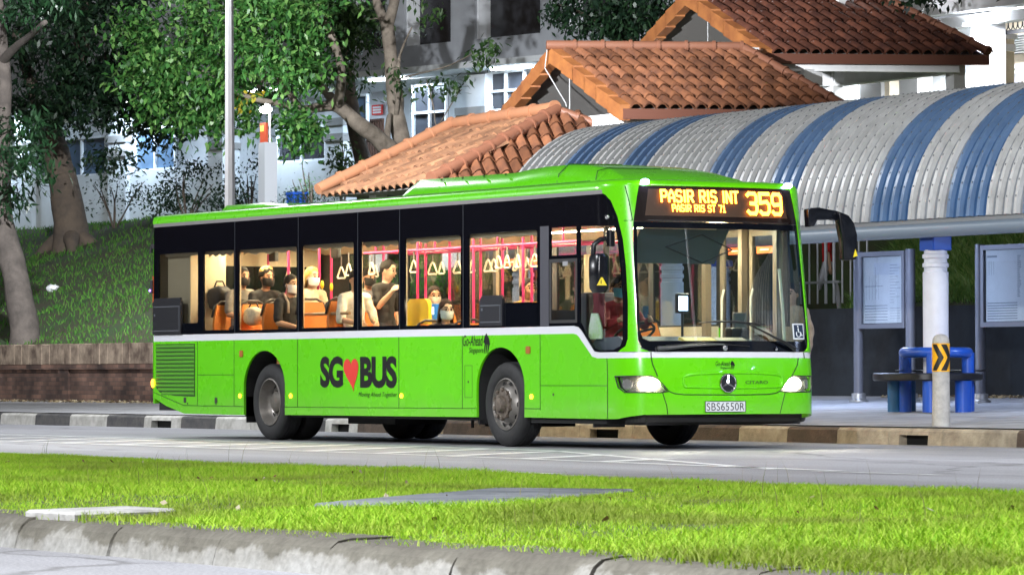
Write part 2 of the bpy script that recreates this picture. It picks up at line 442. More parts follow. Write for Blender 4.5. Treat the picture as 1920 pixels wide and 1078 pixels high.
def verge_z(x, y):
    a = smooth01((y+15.55)/1.4)*smooth01((-9.85-y)/1.6)
    return 0.135+0.055*a+0.02*noise.noise(Vector((x*.6, y*.6, 1)))*a
m_turf = mat('turf soil', (0.06, 0.10, 0.02), 0.95, scale=2.2, col2=(0.10, 0.095, 0.045), bump=0.7, bscale=30)
mb = MB(); mb.grid([[(x, y, verge_z(x, y)-0.008) for x in np.arange(-60, 70, 1.0)] for y in np.linspace(-15.45, -9.95, 16)])
tag(mb.build('verge', m_turf, smooth=180), kind='structure')

def in_view(P, marg=40):
    d = P-CAM; z = d@_f
    u = 960+FPX*(d@_r)/z; v = 539-FPX*(d@_u)/z
    return (z > 1) & (u > -marg) & (u < 1920+marg) & (v > -marg) & (v < 1078+marg)
def blades(pts, h, w, lean, col_seed=0, segs=True):
    """bent grass blades at pts -> verts, faces (quads)"""
    n = len(pts); a = npr.uniform(0, 2*np.pi, n); b_ = npr.uniform(0, 2*np.pi, n)
    dx, dy = np.cos(a), np.sin(a); lx, ly = np.cos(b_)*lean*h, np.sin(b_)*lean*h
    base1 = pts+np.stack([dx*w, dy*w, np.full(n, -.01)], 1); base2 = pts+np.stack([-dx*w, -dy*w, np.full(n, -.01)], 1)
    mid = pts+np.stack([lx*.35, ly*.35, h*.6], 1); tip = pts+np.stack([lx, ly, h], 1)
    m1 = mid+np.stack([dx*w*.75, dy*w*.75, 0*h], 1); m2 = mid-np.stack([dx*w*.75, dy*w*.75, 0*h], 1)
    t1 = tip+np.stack([dx*w*.12, dy*w*.12, 0*h], 1); t2 = tip-np.stack([dx*w*.12, dy*w*.12, 0*h], 1)
    V = np.stack([base1, base2, m2, m1, t2, t1], 1).reshape(-1, 3)
    i = np.arange(n)[:, None]*6
    F = np.concatenate([i+np.array([[0, 1, 2, 3]]), i+np.array([[3, 2, 4, 5]])], 0)
    return V, F
def fnoise(P, s, o=0.0): return np.array([noise.noise(Vector((p[0]*s+o, p[1]*s, o))) for p in P])
# verge grass: only the reach the picture shows, generous margins
m_grass = leafmat('verge grass', [(0.17, 0.38, 0.010), (0.28, 0.54, 0.015), (0.40, 0.66, 0.03), (0.52, 0.66, 0.09), (0.36, 0.60, 0.02)], 0.75, 0.35)
N, L, b = nodes_of(m_grass)
tc = N.new('ShaderNodeTexCoord'); nz_ = N.new('ShaderNodeTexNoise'); nz_.inputs['Scale'].default_value = .75; nz_.inputs['Detail'].default_value = 5; L.new(tc.outputs['Object'], nz_.inputs['Vector'])
rp_ = N.new('ShaderNodeValToRGB'); rp_.color_ramp.elements[0].position = .34; rp_.color_ramp.elements[1].position = .50; rp_.color_ramp.elements[0].color = (0, 0, 0, 1); L.new(nz_.outputs[0], rp_.inputs[0])
old = [l for l in L if l.to_node == b and l.to_socket.name == 'Base Color'][0].from_socket
mxg = N.new('ShaderNodeMix'); mxg.data_type = 'RGBA'; mxg.inputs[6].default_value = (.24, .29, .045, 1); L.new(rp_.outputs[0], mxg.inputs[0]); L.new(old, mxg.inputs[7]); L.new(mxg.outputs[2], b.inputs['Base Color'])
NG = 400000
P = np.stack([npr.uniform(13, 41, NG*2), npr.uniform(-15.66, -9.95, NG*2), np.zeros(NG*2)], 1)
P = P[in_view(P, 160)][:NG]
zz = np.array([0.13+0.055*smooth01((y+15.55)/1.4)*smooth01((-9.85-y)/1.6) for y in P[:, 1]])
P[:, 2] = zz-0.01
cl = fnoise(P, 0.45, 4.0); c2 = fnoise(P, 3.5, 8.0)
lush = np.clip(0.50+1.1*cl+0.5*c2+(P[:, 0]-28)*0.02*(P[:, 1] < -12), 0.12, 1.3)
def in_quad(P, o, a, la, c, lc, g=0.0):
    q_ = P[:, :2]-np.array(o); s1 = q_@np.array(a); s2 = q_@np.array(c); k = a[0]*c[0]+a[1]*c[1]; den = 1-k*k
    p_, r_ = (s1-k*s2)/den, (s2-k*s1)/den
    return (p_ > -g) & (p_ < la+g) & (r_ > -g) & (r_ < lc+g)
SLAB1 = ((31.22, -15.66), (-.38, .925), .70, (.995, .05), .50); SLAB2 = ((32.0, -14.55), (-.66, .751), 2.75, (.78, .625), .78)
slab = in_quad(P, *SLAB1) | in_quad(P, *SLAB2, -.07)
near_slab = in_quad(P, (32.1, -15.6), (-.66, .751), 3.6, (.78, .625), 2.6)
keep = ~slab & (npr.uniform(0, 1, len(P)) < 0.55+0.6*lush) & ~((P[:, 1] < -15.5) & (npr.uniform(0, 1, len(P)) > 0.35))
P, lush, near_slab = P[keep], lush[keep], near_slab[keep]
h = (0.020+0.034*lush)*npr.uniform(.6, 1.35, len(P))
h[near_slab] *= .8
w = npr.uniform(.0020, .0038, len(P))*(0.7+.5*lush)
V, F = blades(P, h, w, npr.uniform(.2, 1.0, len(P)))
tag(np_mesh('grass', V, F, m_grass), 'short bright green grass on the road verge', 'grass', kind='stuff')
# thin weeds standing above the turf
n = 260
P = np.stack([npr.uniform(14, 40, n), npr.uniform(-15.3, -10.1, n), np.full(n, .15)], 1); P = P[in_view(P, 60)]
V, F = blades(P, npr.uniform(.09, .22, len(P)), npr.uniform(.0012, .0022, len(P)), npr.uniform(.1, .5, len(P)))
tag(np_mesh('weeds', V, F, leafmat('weed stalks', [(.10, .12, .03), (.2, .2, .06), (.28, .24, .1)], .7, .2)), 'thin brown weed stalks standing above the verge grass', 'weeds', kind='stuff')
# dead leaves lying in the grass
m_dry = leafmat('dead leaves', [(0.10, 0.05, 0.02), (0.2, 0.11, 0.04), (0.28, 0.2, 0.1), (0.5, 0.45, 0.35)], .8, .1)
Q = np.stack([npr.uniform(16, 40, 900), npr.uniform(-15.3, -10.3, 900), np.full(900, .2)], 1); Q = Q[in_view(Q, 60)][:120]
n = len(Q); a = npr.uniform(0, 6.28, n); l = npr.uniform(.008, .024, n); wd = l*.55; ht = npr.uniform(.0, .03, n)
d1 = np.stack([np.cos(a)*l, np.sin(a)*l, npr.uniform(-.01, .02, n)], 1); d2 = np.stack([-np.sin(a)*wd, np.cos(a)*wd, npr.uniform(0, .02, n)], 1)
Q[:, 2] = [0.135+0.05*smooth01((y+15.55)/1.4)*smooth01((-9.85-y)/1.6) for y in Q[:, 1]]; Q[:, 2] += ht
V = np.stack([Q-d1, Q+d2, Q+d1, Q-d2], 1).reshape(-1, 3); F = np.arange(n)[:, None]*4+np.array([[0, 1, 2, 3]])
tag(np_mesh('leaf_litter', V, F, m_dry), 'brown dead leaves scattered in the verge grass', 'leaf litter', kind='stuff')

# slope grass
m_sg = leafmat('slope grass', [(0.026, 0.10, 0.012), (0.045, 0.16, 0.018), (0.075, 0.21, 0.022), (0.08, 0.14, 0.03)], .95, .2)
n = 60000
P = np.stack([npr.uniform(-52, -13, n), npr.uniform(9.9, 22, n), np.zeros(n)], 1)
P = P[in_view(np.column_stack([P[:, :2], 1.4+.3*(P[:, 1]-10)]), 60)]
P[:, 2] = [hill_z(x, y) for x, y, _ in P]
d = fnoise(P, .5, 2.) ; keep = npr.uniform(0, 1, len(P)) < .5+.8*d
P = P[keep]
V, F = blades(P, npr.uniform(.05, .12, len(P)), npr.uniform(.008, .016, len(P)), npr.uniform(.3, 1.1, len(P)))
tag(np_mesh('slope_grass', V, F, m_sg), 'dark green grass covering the slope behind the brick wall', 'grass', kind='stuff')
m_sg2 = leafmat('shaggy grass', [(0.045, 0.12, 0.02), (0.08, 0.18, 0.028), (0.13, 0.23, 0.04), (0.20, 0.25, 0.07)], .5, .25)
n = 75000
P = np.stack([npr.uniform(-11, 4, n), npr.uniform(15.76, 20.5, n), np.zeros(n)], 1)
xl = -7.0-.75*(P[:, 1]-15.8); P = P[P[:, 0] > xl-.1]
P[:, 2] = [hill_z(x, y) for x, y, _ in P]
V, F = blades(P, npr.uniform(.10, .26, len(P)), npr.uniform(.006, .013, len(P)), npr.uniform(.4, 1.4, len(P)))
tag(np_mesh('bank_grass', V, F, m_sg2), 'shaggy grass on the bank behind the bus stop', 'grass', kind='stuff')

# concrete covers set in the verge
m_slab = mat('slab concrete', (0.5, 0.49, 0.47), .85, var=.35, scale=5, bump=.5, bscale=25, col2=(.3, .29, .28))
def slab_mesh(mb, S, z0, z1, gx=0.0):
    o, a_, la, c_, lc = S; o = Vector((*o, 0)); a_ = Vector((*a_, 0)); c_ = Vector((*c_, 0)); o = o+a_*gx+c_*gx; la -= 2*gx; lc -= 2*gx; e = .015
    P_ = [o, o+a_*la, o+a_*la+c_*lc, o+c_*lc]; Q_ = [o+a_*e+c_*e, o+a_*(la-e)+c_*e, o+a_*(la-e)+c_*(lc-e), o+a_*e+c_*(lc-e)]
    up = Vector((0, 0, 1)); V = [p+up*z0 for p in P_]+[p+up*(z1-.012) for p in P_]+[p+up*z1 for p in Q_]
    F = [(8, 9, 10, 11)]+[(i, (i+1) % 4, 4+(i+1) % 4, 4+i) for i in range(4)]+[(4+i, 4+(i+1) % 4, 8+(i+1) % 4, 8+i) for i in range(4)]
    mb.add(V, F)
mb = MB(); slab_mesh(mb, SLAB1, .08, .174)
tag(mb.build('concrete_slab', m_slab), 'pale concrete slab at the verge edge by the kerb', 'concrete slab')
mb = MB(); slab_mesh(mb, SLAB2, .10, .206); slab_mesh(mb, (SLAB2[0], SLAB2[1], 1.5, SLAB2[3], SLAB2[4]), .19, .213, .07)
tag(mb.build('manhole_slab', mat('slab grey', (0.25, 0.265, 0.29), .6, var=.4, scale=2.2, bump=.4, bscale=20, col2=(.09, .10, .12))), 'long grey concrete manhole cover sunk in the grass', 'manhole cover')
# =================================================================== WALLS
m_brick = mat('old brick', (0.22, 0.14, 0.11), .9)
N, L, b = nodes_of(m_brick)
tc = N.new('ShaderNodeTexCoord'); mp = N.new('ShaderNodeMapping'); mp.inputs['Rotation'].default_value = (R(90), 0, 0)
L.new(tc.outputs['Object'], mp.inputs[0])
bt = N.new('ShaderNodeTexBrick'); bt.inputs['Scale'].default_value = 1.0; bt.inputs['Brick Width'].default_value = .24; bt.inputs['Row Height'].default_value = .085
bt.inputs['Mortar Size'].default_value = .006; bt.inputs['Color1'].default_value = (.20, .115, .085, 1); bt.inputs['Color2'].default_value = (.075, .045, .038, 1); bt.inputs['Mortar'].default_value = (.09, .07, .06, 1)
L.new(mp.outputs[0], bt.inputs['Vector'])
n1 = N.new('ShaderNodeTexNoise'); n1.inputs['Scale'].default_value = 1.2; n1.inputs['Detail'].default_value = 7; L.new(tc.outputs['Object'], n1.inputs['Vector'])
r1 = N.new('ShaderNodeValToRGB'); r1.color_ramp.elements[0].position = .35; r1.color_ramp.elements[1].position = .68; r1.color_ramp.elements[0].color = (.30, .27, .26, 1); r1.color_ramp.elements[1].color = (1.25, 1.2, 1.15, 1)
L.new(n1.outputs[0], r1.inputs[0])
mx = N.new('ShaderNodeMix'); mx.data_type = 'RGBA'; mx.blend_type = 'MULTIPLY'; mx.inputs[0].default_value = 1
L.new(bt.outputs['Color'], mx.inputs[6]); L.new(r1.outputs[0], mx.inputs[7]); L.new(mx.outputs[2], b.inputs['Base Color'])
bp = N.new('ShaderNodeBump'); bp.inputs['Strength'].default_value = .7; bp.inputs['Distance'].default_value = .01; L.new(bt.outputs['Fac'], bp.inputs['Height']); bp.invert = True; L.new(bp.outputs[0], b.inputs['Normal'])
m_cope = mat('coping brick', (0.27, 0.21, 0.155), .9, scale=3.2, col2=(.075, .05, .036), bump=.5, bscale=12)
t = thing('brick_wall', (-30, 9.7, .3), 'low stained brick retaining wall with upright coping bricks along the slope', 'wall')
mb = MB(); mb.box((-70, 9.62, .1), (-9.2, 9.84, 1.06)); mb.box((-9.42, 9.84, .1), (-9.2, 15.75, 1.06))
mb.build('wall_face', m_brick, t)
mb = MB(); x = -70.0; i = 0
while x < -9.3:
    wd = .32+.05*((i*7) % 4)/4; dz = .012*math.sin(i*3.1)
    mb.box((x+.006, 9.585+.006*math.sin(i*1.7), 1.06), (x+wd-.006, 9.9, 1.46+dz), bev=.012); x += wd; i += 1
mb.build('coping', m_cope, t)
mb = MB(); mb.box((-70, 9.565, .96), (-9.25, 9.615, 1.055))
for x in (-33.5, -28.9, -24.2, -19.5, -14.5): mb.box((x, 9.585, .1), (x+.5, 9.617, .955))
build_split(mb, 'pilaster', m_brick, t)
# littered gutter of leaves at the wall foot
m_litter = leafmat('foot litter', [(.25, .19, .1), (.4, .33, .2), (.18, .12, .06), (.5, .45, .35)], .9, .05)
def litter(name, label, x0, x1, y0, y1, n, base):
    Q = np.stack([npr.uniform(x0, x1, n), npr.uniform(y0, y1, n), np.zeros(n)], 1); Q[:, 2] = [base(y)+.012 for y in Q[:, 1]]
    a = npr.uniform(0, 6.28, n); l = npr.uniform(.02, .07, n)
    d1 = np.stack([np.cos(a)*l, np.sin(a)*l, npr.uniform(0, .04, n)], 1); d2 = np.stack([-np.sin(a)*l*.6, np.cos(a)*l*.6, npr.uniform(-.005, .03, n)], 1)
    V = np.stack([Q-d1, Q+d2, Q+d1, Q-d2], 1).reshape(-1, 3); F = np.arange(n)[:, None]*4+np.array([[0, 1, 2, 3]])
    tag(np_mesh(name, V, F, m_litter), label, 'leaf litter', kind='stuff')
litter('wall_litter', 'dry leaf litter along the foot of the brick wall', -34, -14, 9.2, 9.6, 900, pave)
litter('pavement_litter', 'dry leaf litter along the foot of the dark wall', -4, 6, 14.9, 15.5, 700, pave)

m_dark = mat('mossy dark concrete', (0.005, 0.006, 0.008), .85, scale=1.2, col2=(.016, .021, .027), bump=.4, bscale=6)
N, L, b = nodes_of(m_dark)
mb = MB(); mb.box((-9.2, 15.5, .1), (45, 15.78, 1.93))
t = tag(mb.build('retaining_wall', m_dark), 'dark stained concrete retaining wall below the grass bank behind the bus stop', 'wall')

# =================================================================== TILED ROOFS
def tile_mat(name, c1, c2, rough=.5):
    m = mat(name, c1, rough, scale=3.0, col2=c2, bump=.15, bscale=25, detail=8)
    # each tile its own firing: per-island tint
    N, L, b = nodes_of(m); ge = N.new('ShaderNodeNewGeometry'); mr = N.new('ShaderNodeMapRange'); mr.inputs[3].default_value = .62; mr.inputs[4].default_value = 1.3; L.new(ge.outputs['Random Per Island'], mr.inputs[0])
    old = [l for l in L if l.to_node == b and l.to_socket.name == 'Base Color'][0].from_socket
    mx = N.new('ShaderNodeMix'); mx.data_type = 'RGBA'; mx.blend_type = 'MULTIPLY'; mx.inputs[0].default_value = 1; L.new(old, mx.inputs[6]); L.new(mr.outputs[0], mx.inputs[7]); L.new(mx.outputs[2], b.inputs['Base Color'])
    return m
m_tile1 = tile_mat('terracotta lamplit', (0.34, 0.17, 0.088), (0.20, 0.10, 0.058), .6)  # lamp's brightness put into this paler tile colour
m_tile2 = tile_mat('terracotta glazed', (0.20, 0.082, 0.040), (0.095, 0.042, 0.026), .33)
m_tile3 = tile_mat('terracotta dark glazed', (0.115, 0.043, 0.026), (0.055, 0.024, 0.018), .22)
m_barge = mat('barge tile', (0.30, 0.115, 0.035), .45, scale=3, col2=(.20, .07, .025))
m_ridge = mat('ridge tile', (0.20, 0.08, 0.045), .5, scale=5, col2=(.2, .085, .05))
m_ridge_lit = mat('ridge tile lamplit', (0.33, 0.15, 0.08), .55, scale=5, col2=(.36, .16, .08))
m_white = mat('white render', (0.72, 0.72, 0.72), .8, var=.1, scale=1.5)
m_soffit = mat('soffit', (0.5, 0.5, 0.5), .85, var=.1)
m_fascia = mat('eave board', (0.11, 0.035, 0.018), .6)
m_wire = mat('cable', (0.3, 0.3, 0.3), .5)
def tiled(poly_fn, o, ax, ad, nrm, cols, rows, cw, rl, cut, material, parent, amp=1.0, lift_=.042):
    """pan tiles: o top-left corner, ax along ridge, ad down the slope; cut(c, r) says whether a tile is inside"""
    o, ax, ad, nrm = Vector(o), Vector(ax), Vector(ad), Vector(nrm)
    V = []; F = []; seg = 6
    prof = [(-.5, 0.0), (-.40, .006), (-.30, .06), (-.14, .105), (.06, .115), (.22, .09), (.36, .03), (.5, 0.0)]
    for r_ in range(rows):
        for c in range(cols):
            if not cut(c+.5, r_+.5): continue
            base = len(V); jit = rng.uniform(-.004, .004)
            for e, (s, lift) in enumerate(((r_*rl-.02, -.015), ((r_+1)*rl+.035, lift_))):
                for (p, q) in prof: V.append(o+ax*((c+.5+p)*cw+jit)+ad*s+nrm*(q*amp*cw/.26+lift))
            k = len(prof)
            for i in range(k-1): F.append((base+i, base+i+1, base+k+i+1, base+k+i))
            # thick lower lip
            b2 = len(V)
            for (p, q) in prof: V.append(o+ax*((c+.5+p)*cw+jit)+ad*((r_+1)*rl+.035)+nrm*(q*amp*cw/.26+lift_-.036))
            for i in range(k-1): F.append((base+k+i, base+k+i+1, b2+i+1, b2+i))
    mb = MB(); mb.add(V, F); return mb.build('roof_tiles', material, parent, smooth=40, fixn=False)
def ridge_tiles(p, q, r_, parent, material, n=None, name='ridge_cap'):
    """overlapping half-round caps from p to q"""
    p, q = Vector(p), Vector(q); d = q-p; ln = d.length; n = n or max(2, round(ln/.42)); d.normalize()
    mb = MB()
    for i in range(n):
        a = p+d*(ln*i/n-.02); c = p+d*(ln*(i+1)/n+.01)
        mb.tube([a, a+d*.03, c-d*.06, c-d*.05, c], [r_*.92, r_*.95, r_, r_*1.22, r_*1.22], 12)
    return mb.build(name, material, parent, smooth=50)
def unit(v): v = Vector(v); return v.normalized()

# ---- low hipped roof over the link way (street lamp's light put into the paler tiles)
t = thing('tiled_pavilion', (-18.5, 16, .5), 'low hipped pavilion with pale orange roof tiles behind the bus', 'pavilion')
A = Vector(PY(1045, 214, 17.0)); Bq = Vector(PY(853, 243, 17.0))          # ridge ends
E0 = Vector(PY(604, 366, 13.7)); 
ez = E0.z
dn = Vector((-0.0, -1, 0)); run = 17.0-13.7
zr = (A.z+Bq.z)/2
left_x = E0.x-Bq.x
# front slope: tiles run down along (left_x, -run, ez-zr)
dv = Vector((left_x, -run, ez-zr)); slope_len = dv.length; ad = dv.normalized()
axv = (A-Bq); axl = axv.length; ax_ = axv.normalized(); nr = ax_.cross(ad).normalized()
if nr.z < 0: nr = -nr
FR = Vector(PX(965, 345, PY(970, 345, 13.7)[0]))
FR = Vector((A.x+0.9, 13.7, ez))
cw = .27; rl = slope_len/7
ncol = int((FR.x-E0.x+1.2)/cw)+2
def cutL(c, r_):
    fr = r_/7.0
    x_right = axl+(FR.x-(A.x+left_x))*fr
    return c*cw < x_right+.05
tiled(None, Bq, ax_, ad, nr, ncol+8, 7, cw, rl, cutL, m_tile1, t, .72, .026)
mb = MB()      # roof body under the tiles with a right hip slope, back slope and left gable verge
br = Vector((A.x+2.4, 20.3, ez)); bl = Vector((Bq.x+left_x, 20.3, ez)); lo = nr*-.03
pts = [Bq+lo, A+lo, Vector((FR.x, 13.7, ez))+lo, E0+lo, br+lo, bl+lo]
mb.add(pts, [(0, 1, 2, 3), (1, 4, 2), (0, 5, 4, 1), (0, 3, 5), (3, 2, 4, 5)])
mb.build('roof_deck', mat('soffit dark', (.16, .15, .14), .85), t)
# right hip slope tiles
Fq = Vector((FR.x, 13.7, ez)); ax2 = unit(br-Fq); dwn = (Fq-A)-ax2*((Fq-A).dot(ax2)); S2 = dwn.length; ad2 = dwn.normalized(); nr2 = ax2.cross(ad2).normalized()
if nr2.z < 0: nr2 = -nr2
fa, fb = (Fq-A).dot(ax2), (br-A).dot(ax2); n0 = int(abs(fa)/cw)+2
def cutR(c, r_): return fa*r_/6 -.1 < (c-n0)*cw < fb*r_/6+.1
tiled(None, A-ax2*n0*cw, ax2, ad2, nr2, n0+int(fb/cw)+2, 6, cw, S2/6, cutR, m_tile2, t)  # shade put in with darker tiles on this side slope
ridge_tiles(E0+nr*.13+Vector((-.05, 0, 0)), Bq+nr*.13, .12, t, m_ridge_lit, 6)
ridge_tiles(Bq+nr*.13, A+nr*.13, .12, t, m_ridge_lit, 5)
ridge_tiles(A+Vector((0, 0, .08)), Vector((FR.x, 13.7, ez))+Vector((0, 0, .12)), .125, t, m_ridge, 9)
ridge_tiles(A+Vector((0, 0, .08)), A+(br-A)*.6+Vector((0, 0, .08)), .09, t, m_ridge, 6)
mb = MB()
for (x, y) in ((E0.x+1.0, 14.4), (FR.x-.5, 14.4), (E0.x+1.2, 19.4), (FR.x+.6, 19.4)): mb.box((x-.13, y-.13, .2), (x+.13, y+.13, ez+.2))
build_split(mb, 'column', m_white, t)

# ---- two stepped gabled roofs further up the stairs
def gable_roof(t, apex, ra, ln, ef, eb, cols, rows, tilem, bargem, capm, hip=True, rowlen=None):
    """apex of the near gable; ra ridge direction, ef / eb run down the front and the back verge"""
    apex = Vector(apex); ra = unit(ra); ef = Vector(ef); eb = Vector(eb)
    adf = unit(ef); nf = ra.cross(adf).normalized(); nf = nf if nf.z > 0 else -nf
    rl = ef.length/rows; cw = ln/cols
    def cut(c, r_):
        if not hip: return True
        return c*cw < ln+.05-(0 if False else 0)+r_/rows*hip
    tiled(None, apex+ra*.12, ra, adf, nf, cols+int(hip/cw)+1 if hip else cols, rows, cw, rl, cut, tilem, t)
    mb = MB(); lo = nf*-.05; R_end = apex+ra*ln; fe = R_end+ef+ra*hip; be = R_end+eb+ra*hip
    P_ = [apex, R_end, R_end+ef+ra*hip, apex+ef, apex+eb, be]
    up = [Vector(p)+Vector((0, 0, -.03)) for p in P_]; dnn = [Vector(p)+Vector((0, 0, -.12)) for p in P_]
    mb.add(up+dnn, [(0, 1, 2, 3), (0, 4, 5, 1), (1, 5, 2), (6, 9, 8, 7), (6, 7, 11, 10), (7, 8, 11), (0, 3, 9, 6), (0, 6, 10, 4), (3, 2, 8, 9), (4, 10, 11, 5), (2, 5, 11, 8)])
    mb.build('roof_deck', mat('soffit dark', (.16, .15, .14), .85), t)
    # eave board
    a, c = apex+ef, fe; mb = MB(); dz = Vector((0, 0, -.2)); out = Vector((ef.x, ef.y, 0)).normalized()*.04
    mb.add([a+out, c+out, c+out+dz, a+out+dz, a-out, c-out, c-out+dz, a-out+dz], [(0, 1, 2, 3), (7, 6, 5, 4), (0, 4, 5, 1), (3, 2, 6, 7), (0, 3, 7, 4), (1, 5, 6, 2)])
    mb.build('eave_board', m_fascia, t)
    # barge tiles stepping down both verges
    for e, nm in ((ef, rows), (eb, rows)):
        mb = MB(); d = unit(e); L_ = e.length
        for i in range(nm):
            s0, s1 = i*L_/nm, (i+1)*L_/nm+.02; dz = .05
            p0 = apex+d*s0-ra*.06+Vector((0, 0, .05)); p1 = apex+d*s1-ra*.06+Vector((0, 0, .05+.035))
            w = ra*.2; h_ = Vector((0, 0, -.3))
            mb.add([p0, p1, p1+h_, p0+h_, p0+w, p1+w, p1+w+h_, p0+w+h_], [(0, 1, 2, 3), (4, 7, 6, 5), (0, 4, 5, 1), (3, 2, 6, 7), (0, 3, 7, 4), (1, 5, 6, 2)])
        mb.build('barge_tiles', bargem, t)
    ridge_tiles(apex-ra*.1+Vector((0, 0, .1)), R_end+Vector((0, 0, .1)), .1, t, capm, max(6, int(ln/.5)))
    if hip: ridge_tiles(R_end+Vector((0, 0, .1)), fe+Vector((0, 0, .08)), .09, t, capm, 7)
    return apex, R_end, fe, be
PXM = 96.3
f2 = Vector((-0.859, 0.512, 0)); r2 = Vector((0.512, 0.859, 0))        # towards the scene, across it
ra = unit(r2*1.0+f2*.12)
t = thing('tiled_shelter', (-17, 19, 3), 'gabled shelter with glossy terracotta tiles rising behind the blue striped canopy', 'shelter')
ap = Vector(PN(1036, 95, (-17.9, 17.2, 7.2), (-0.859, 0.512, 0)))
ef = r2*1.30-f2*2.0+Vector((0, 0, -1.27)); eb = r2*-1.10+f2*2.0+Vector((0, 0, -1.25))
apx, ren, fe, be = gable_roof(t, ap, ra, 3.75, ef, eb, 15, 6, m_tile2, m_barge, m_ridge, hip=.55)
mb = MB()
def post(mb, p, w, z0, z1): mb.box((p.x-w, p.y-w, z0), (p.x+w, p.y+w, z1))
lowz = ap.z-1.3
c1 = ap+ef*.86+ra*.35; c2 = ap+ef*.86+ra*3.9; c3 = ap+eb*.86+ra*.35; c4 = ap+eb*.86+ra*3.9
for c in (c1, c2, c3, c4): post(mb, c, .13, 1.0, lowz+.1)
build_split(mb, 'column', m_white, t)
mb = MB()
def beam(mb, a, c, w, z0, z1):
    a, c = Vector(a), Vector(c); d = (c-a); d.z = 0; l = d.length; d.normalize(); n_ = Vector((-d.y, d.x, 0))
    mb.obox(Vector((a.x, a.y, z0))-n_*w/2, d, n_, Vector((0, 0, 1)), l, w, z1-z0)
for a, c in ((c1, c2), (c1, c3), (c3, c4), (c2, c4)): beam(mb, a, c, .22, lowz-.28, lowz-.02)
build_split(mb, 'ring_beam', m_white, t)
mb = MB(); mb.tube([ap+Vector((0, 0, .05))-ra*.1, ap-ra*.16+Vector((.02, 0, -.35)), ap+ra*.1+ef*.12+Vector((0, 0, -.9)), ap+ra*.1+ef*.2+Vector((0, 0, -1.35))], .012, 6)
mb.tube([ap+ef*.1+ra*.2+Vector((0, 0, -.35)), ap+ef*.1+ra*.2+Vector((0, 0, -1.4))], .012, 6)
mb.build('cable', m_wire, t)

t = thing('tiled_shelter', (-17, 22, 4), 'uppermost shelter with dark red glazed tiles at the top of the stairs', 'shelter')
ap = Vector(PN(1290, -12, (-19.3, 21.2, 8.6), (-0.859, 0.512, 0)))
ef = r2*1.42-f2*2.2+Vector((0, 0, -1.40)); eb = r2*-1.10+f2*2.0+Vector((0, 0, -1.15))
apx, ren, fe, be = gable_roof(t, ap, ra, 3.75, ef, eb, 15, 6, m_tile3, m_barge, m_ridge, hip=.75)
lowz = ap.z-1.4
mb = MB(); c1 = ap+ef*.84+ra*.35; c2 = ap+ef*.84+ra*4.1; c3 = ap+eb*.84+ra*.35; c4 = ap+eb*.84+ra*4.1
for c in (c1, c2, c3, c4): post(mb, c, .14, 2.5, lowz+.1)
post(mb, ap+ef*.9+ra*1.0, .22, lowz-.62, lowz-.3)
post(mb, ap+ef*.1+ra*3.0, .24, ap.z-.45, ap.z+.4)
build_split(mb, 'column', m_white, t)
mb = MB()
e0 = ap+ef*.93-ra*.15; e1 = ap+ef*.93+ra*4.0
for a, c in ((e0, e1), (c1, c3), (c3, c4), (c2, c4)): beam(mb, a, c, .24, lowz-.34, lowz-.06)
post(mb, e0, .125, lowz-.345, lowz+.12)
build_split(mb, 'ring_beam', m_white, t)
mb = MB(); mb.tube([ap+ef*.1+ra*.25+Vector((0, 0, -.3)), ap+ef*.12+ra*.22+Vector((0, 0, -1.0))], .012, 6); mb.build('cable', m_wire, t)

# =================================================================== APARTMENT BLOCK (open ground floor)
m_grey = mat('grey render', (0.33, 0.345, 0.37), .85, var=.12, scale=.8)
m_lwall = mat('pale wall', (0.62, 0.64, 0.66), .8, var=.08, scale=1.2)
m_pane = mat('dark window glass', (0.035, 0.036, 0.042), .25, spec=.5)
m_pane_b = mat('bluish window glass', (0.10, 0.16, 0.24), .12, spec=.7)
m_frame = mat('white window frame', (0.75, 0.77, 0.8), .5)
m_band = mat('grey band', (0.30, 0.29, 0.28), .8)
m_beige = mat('beige wall', (0.60, 0.50, 0.36), .8, var=.08)
m_lite = mat('strip lamp', (1, 1, 1), .4, emit=(0.85, 0.93, 1.0), estr=14)
BA = R(10); bdx, bdy = math.cos(BA), math.sin(BA); BO = np.array([-30, 31, 0.0]); BN = np.array([-bdy, bdx, 0])
def FP(u, v, depth=0.0):
    """pixel -> (s, z) on the block's front, depth metres behind it"""
    o = BO+BN*depth; p = PN(u, v, o, BN); return (p-o)[:2]@np.array([bdx, bdy]), p[2]
def fw(s, z, d=0.0): p = BO+BN*d+np.array([bdx, bdy, 0])*s; return (p[0], p[1], z)
def fbox(mb, s0, s1, z0, z1, d0, d1):
    mb.obox(fw(min(s0, s1), min(z0, z1), d0), (bdx, bdy, 0), tuple(BN), (0, 0, 1), abs(s1-s0), d1-d0, abs(z1-z0))
def rect(u0, v0, u1, v1, d=0.0):
    a, c = FP(u0, v0, d), FP(u1, v1, d); e, g = FP(u0, v1, d), FP(u1, v0, d)
    return (a[0]+e[0])/2, (c[0]+g[0])/2, (c[1]+e[1])/2, (a[1]+g[1])/2
t = thing('apartment_block', tuple(BO+np.array([-15, 0, 4.8])), 'grey apartment block with lit white ground floor beyond the trees', 'building')
mb = MB()
zb = FP(800, 137)[1]
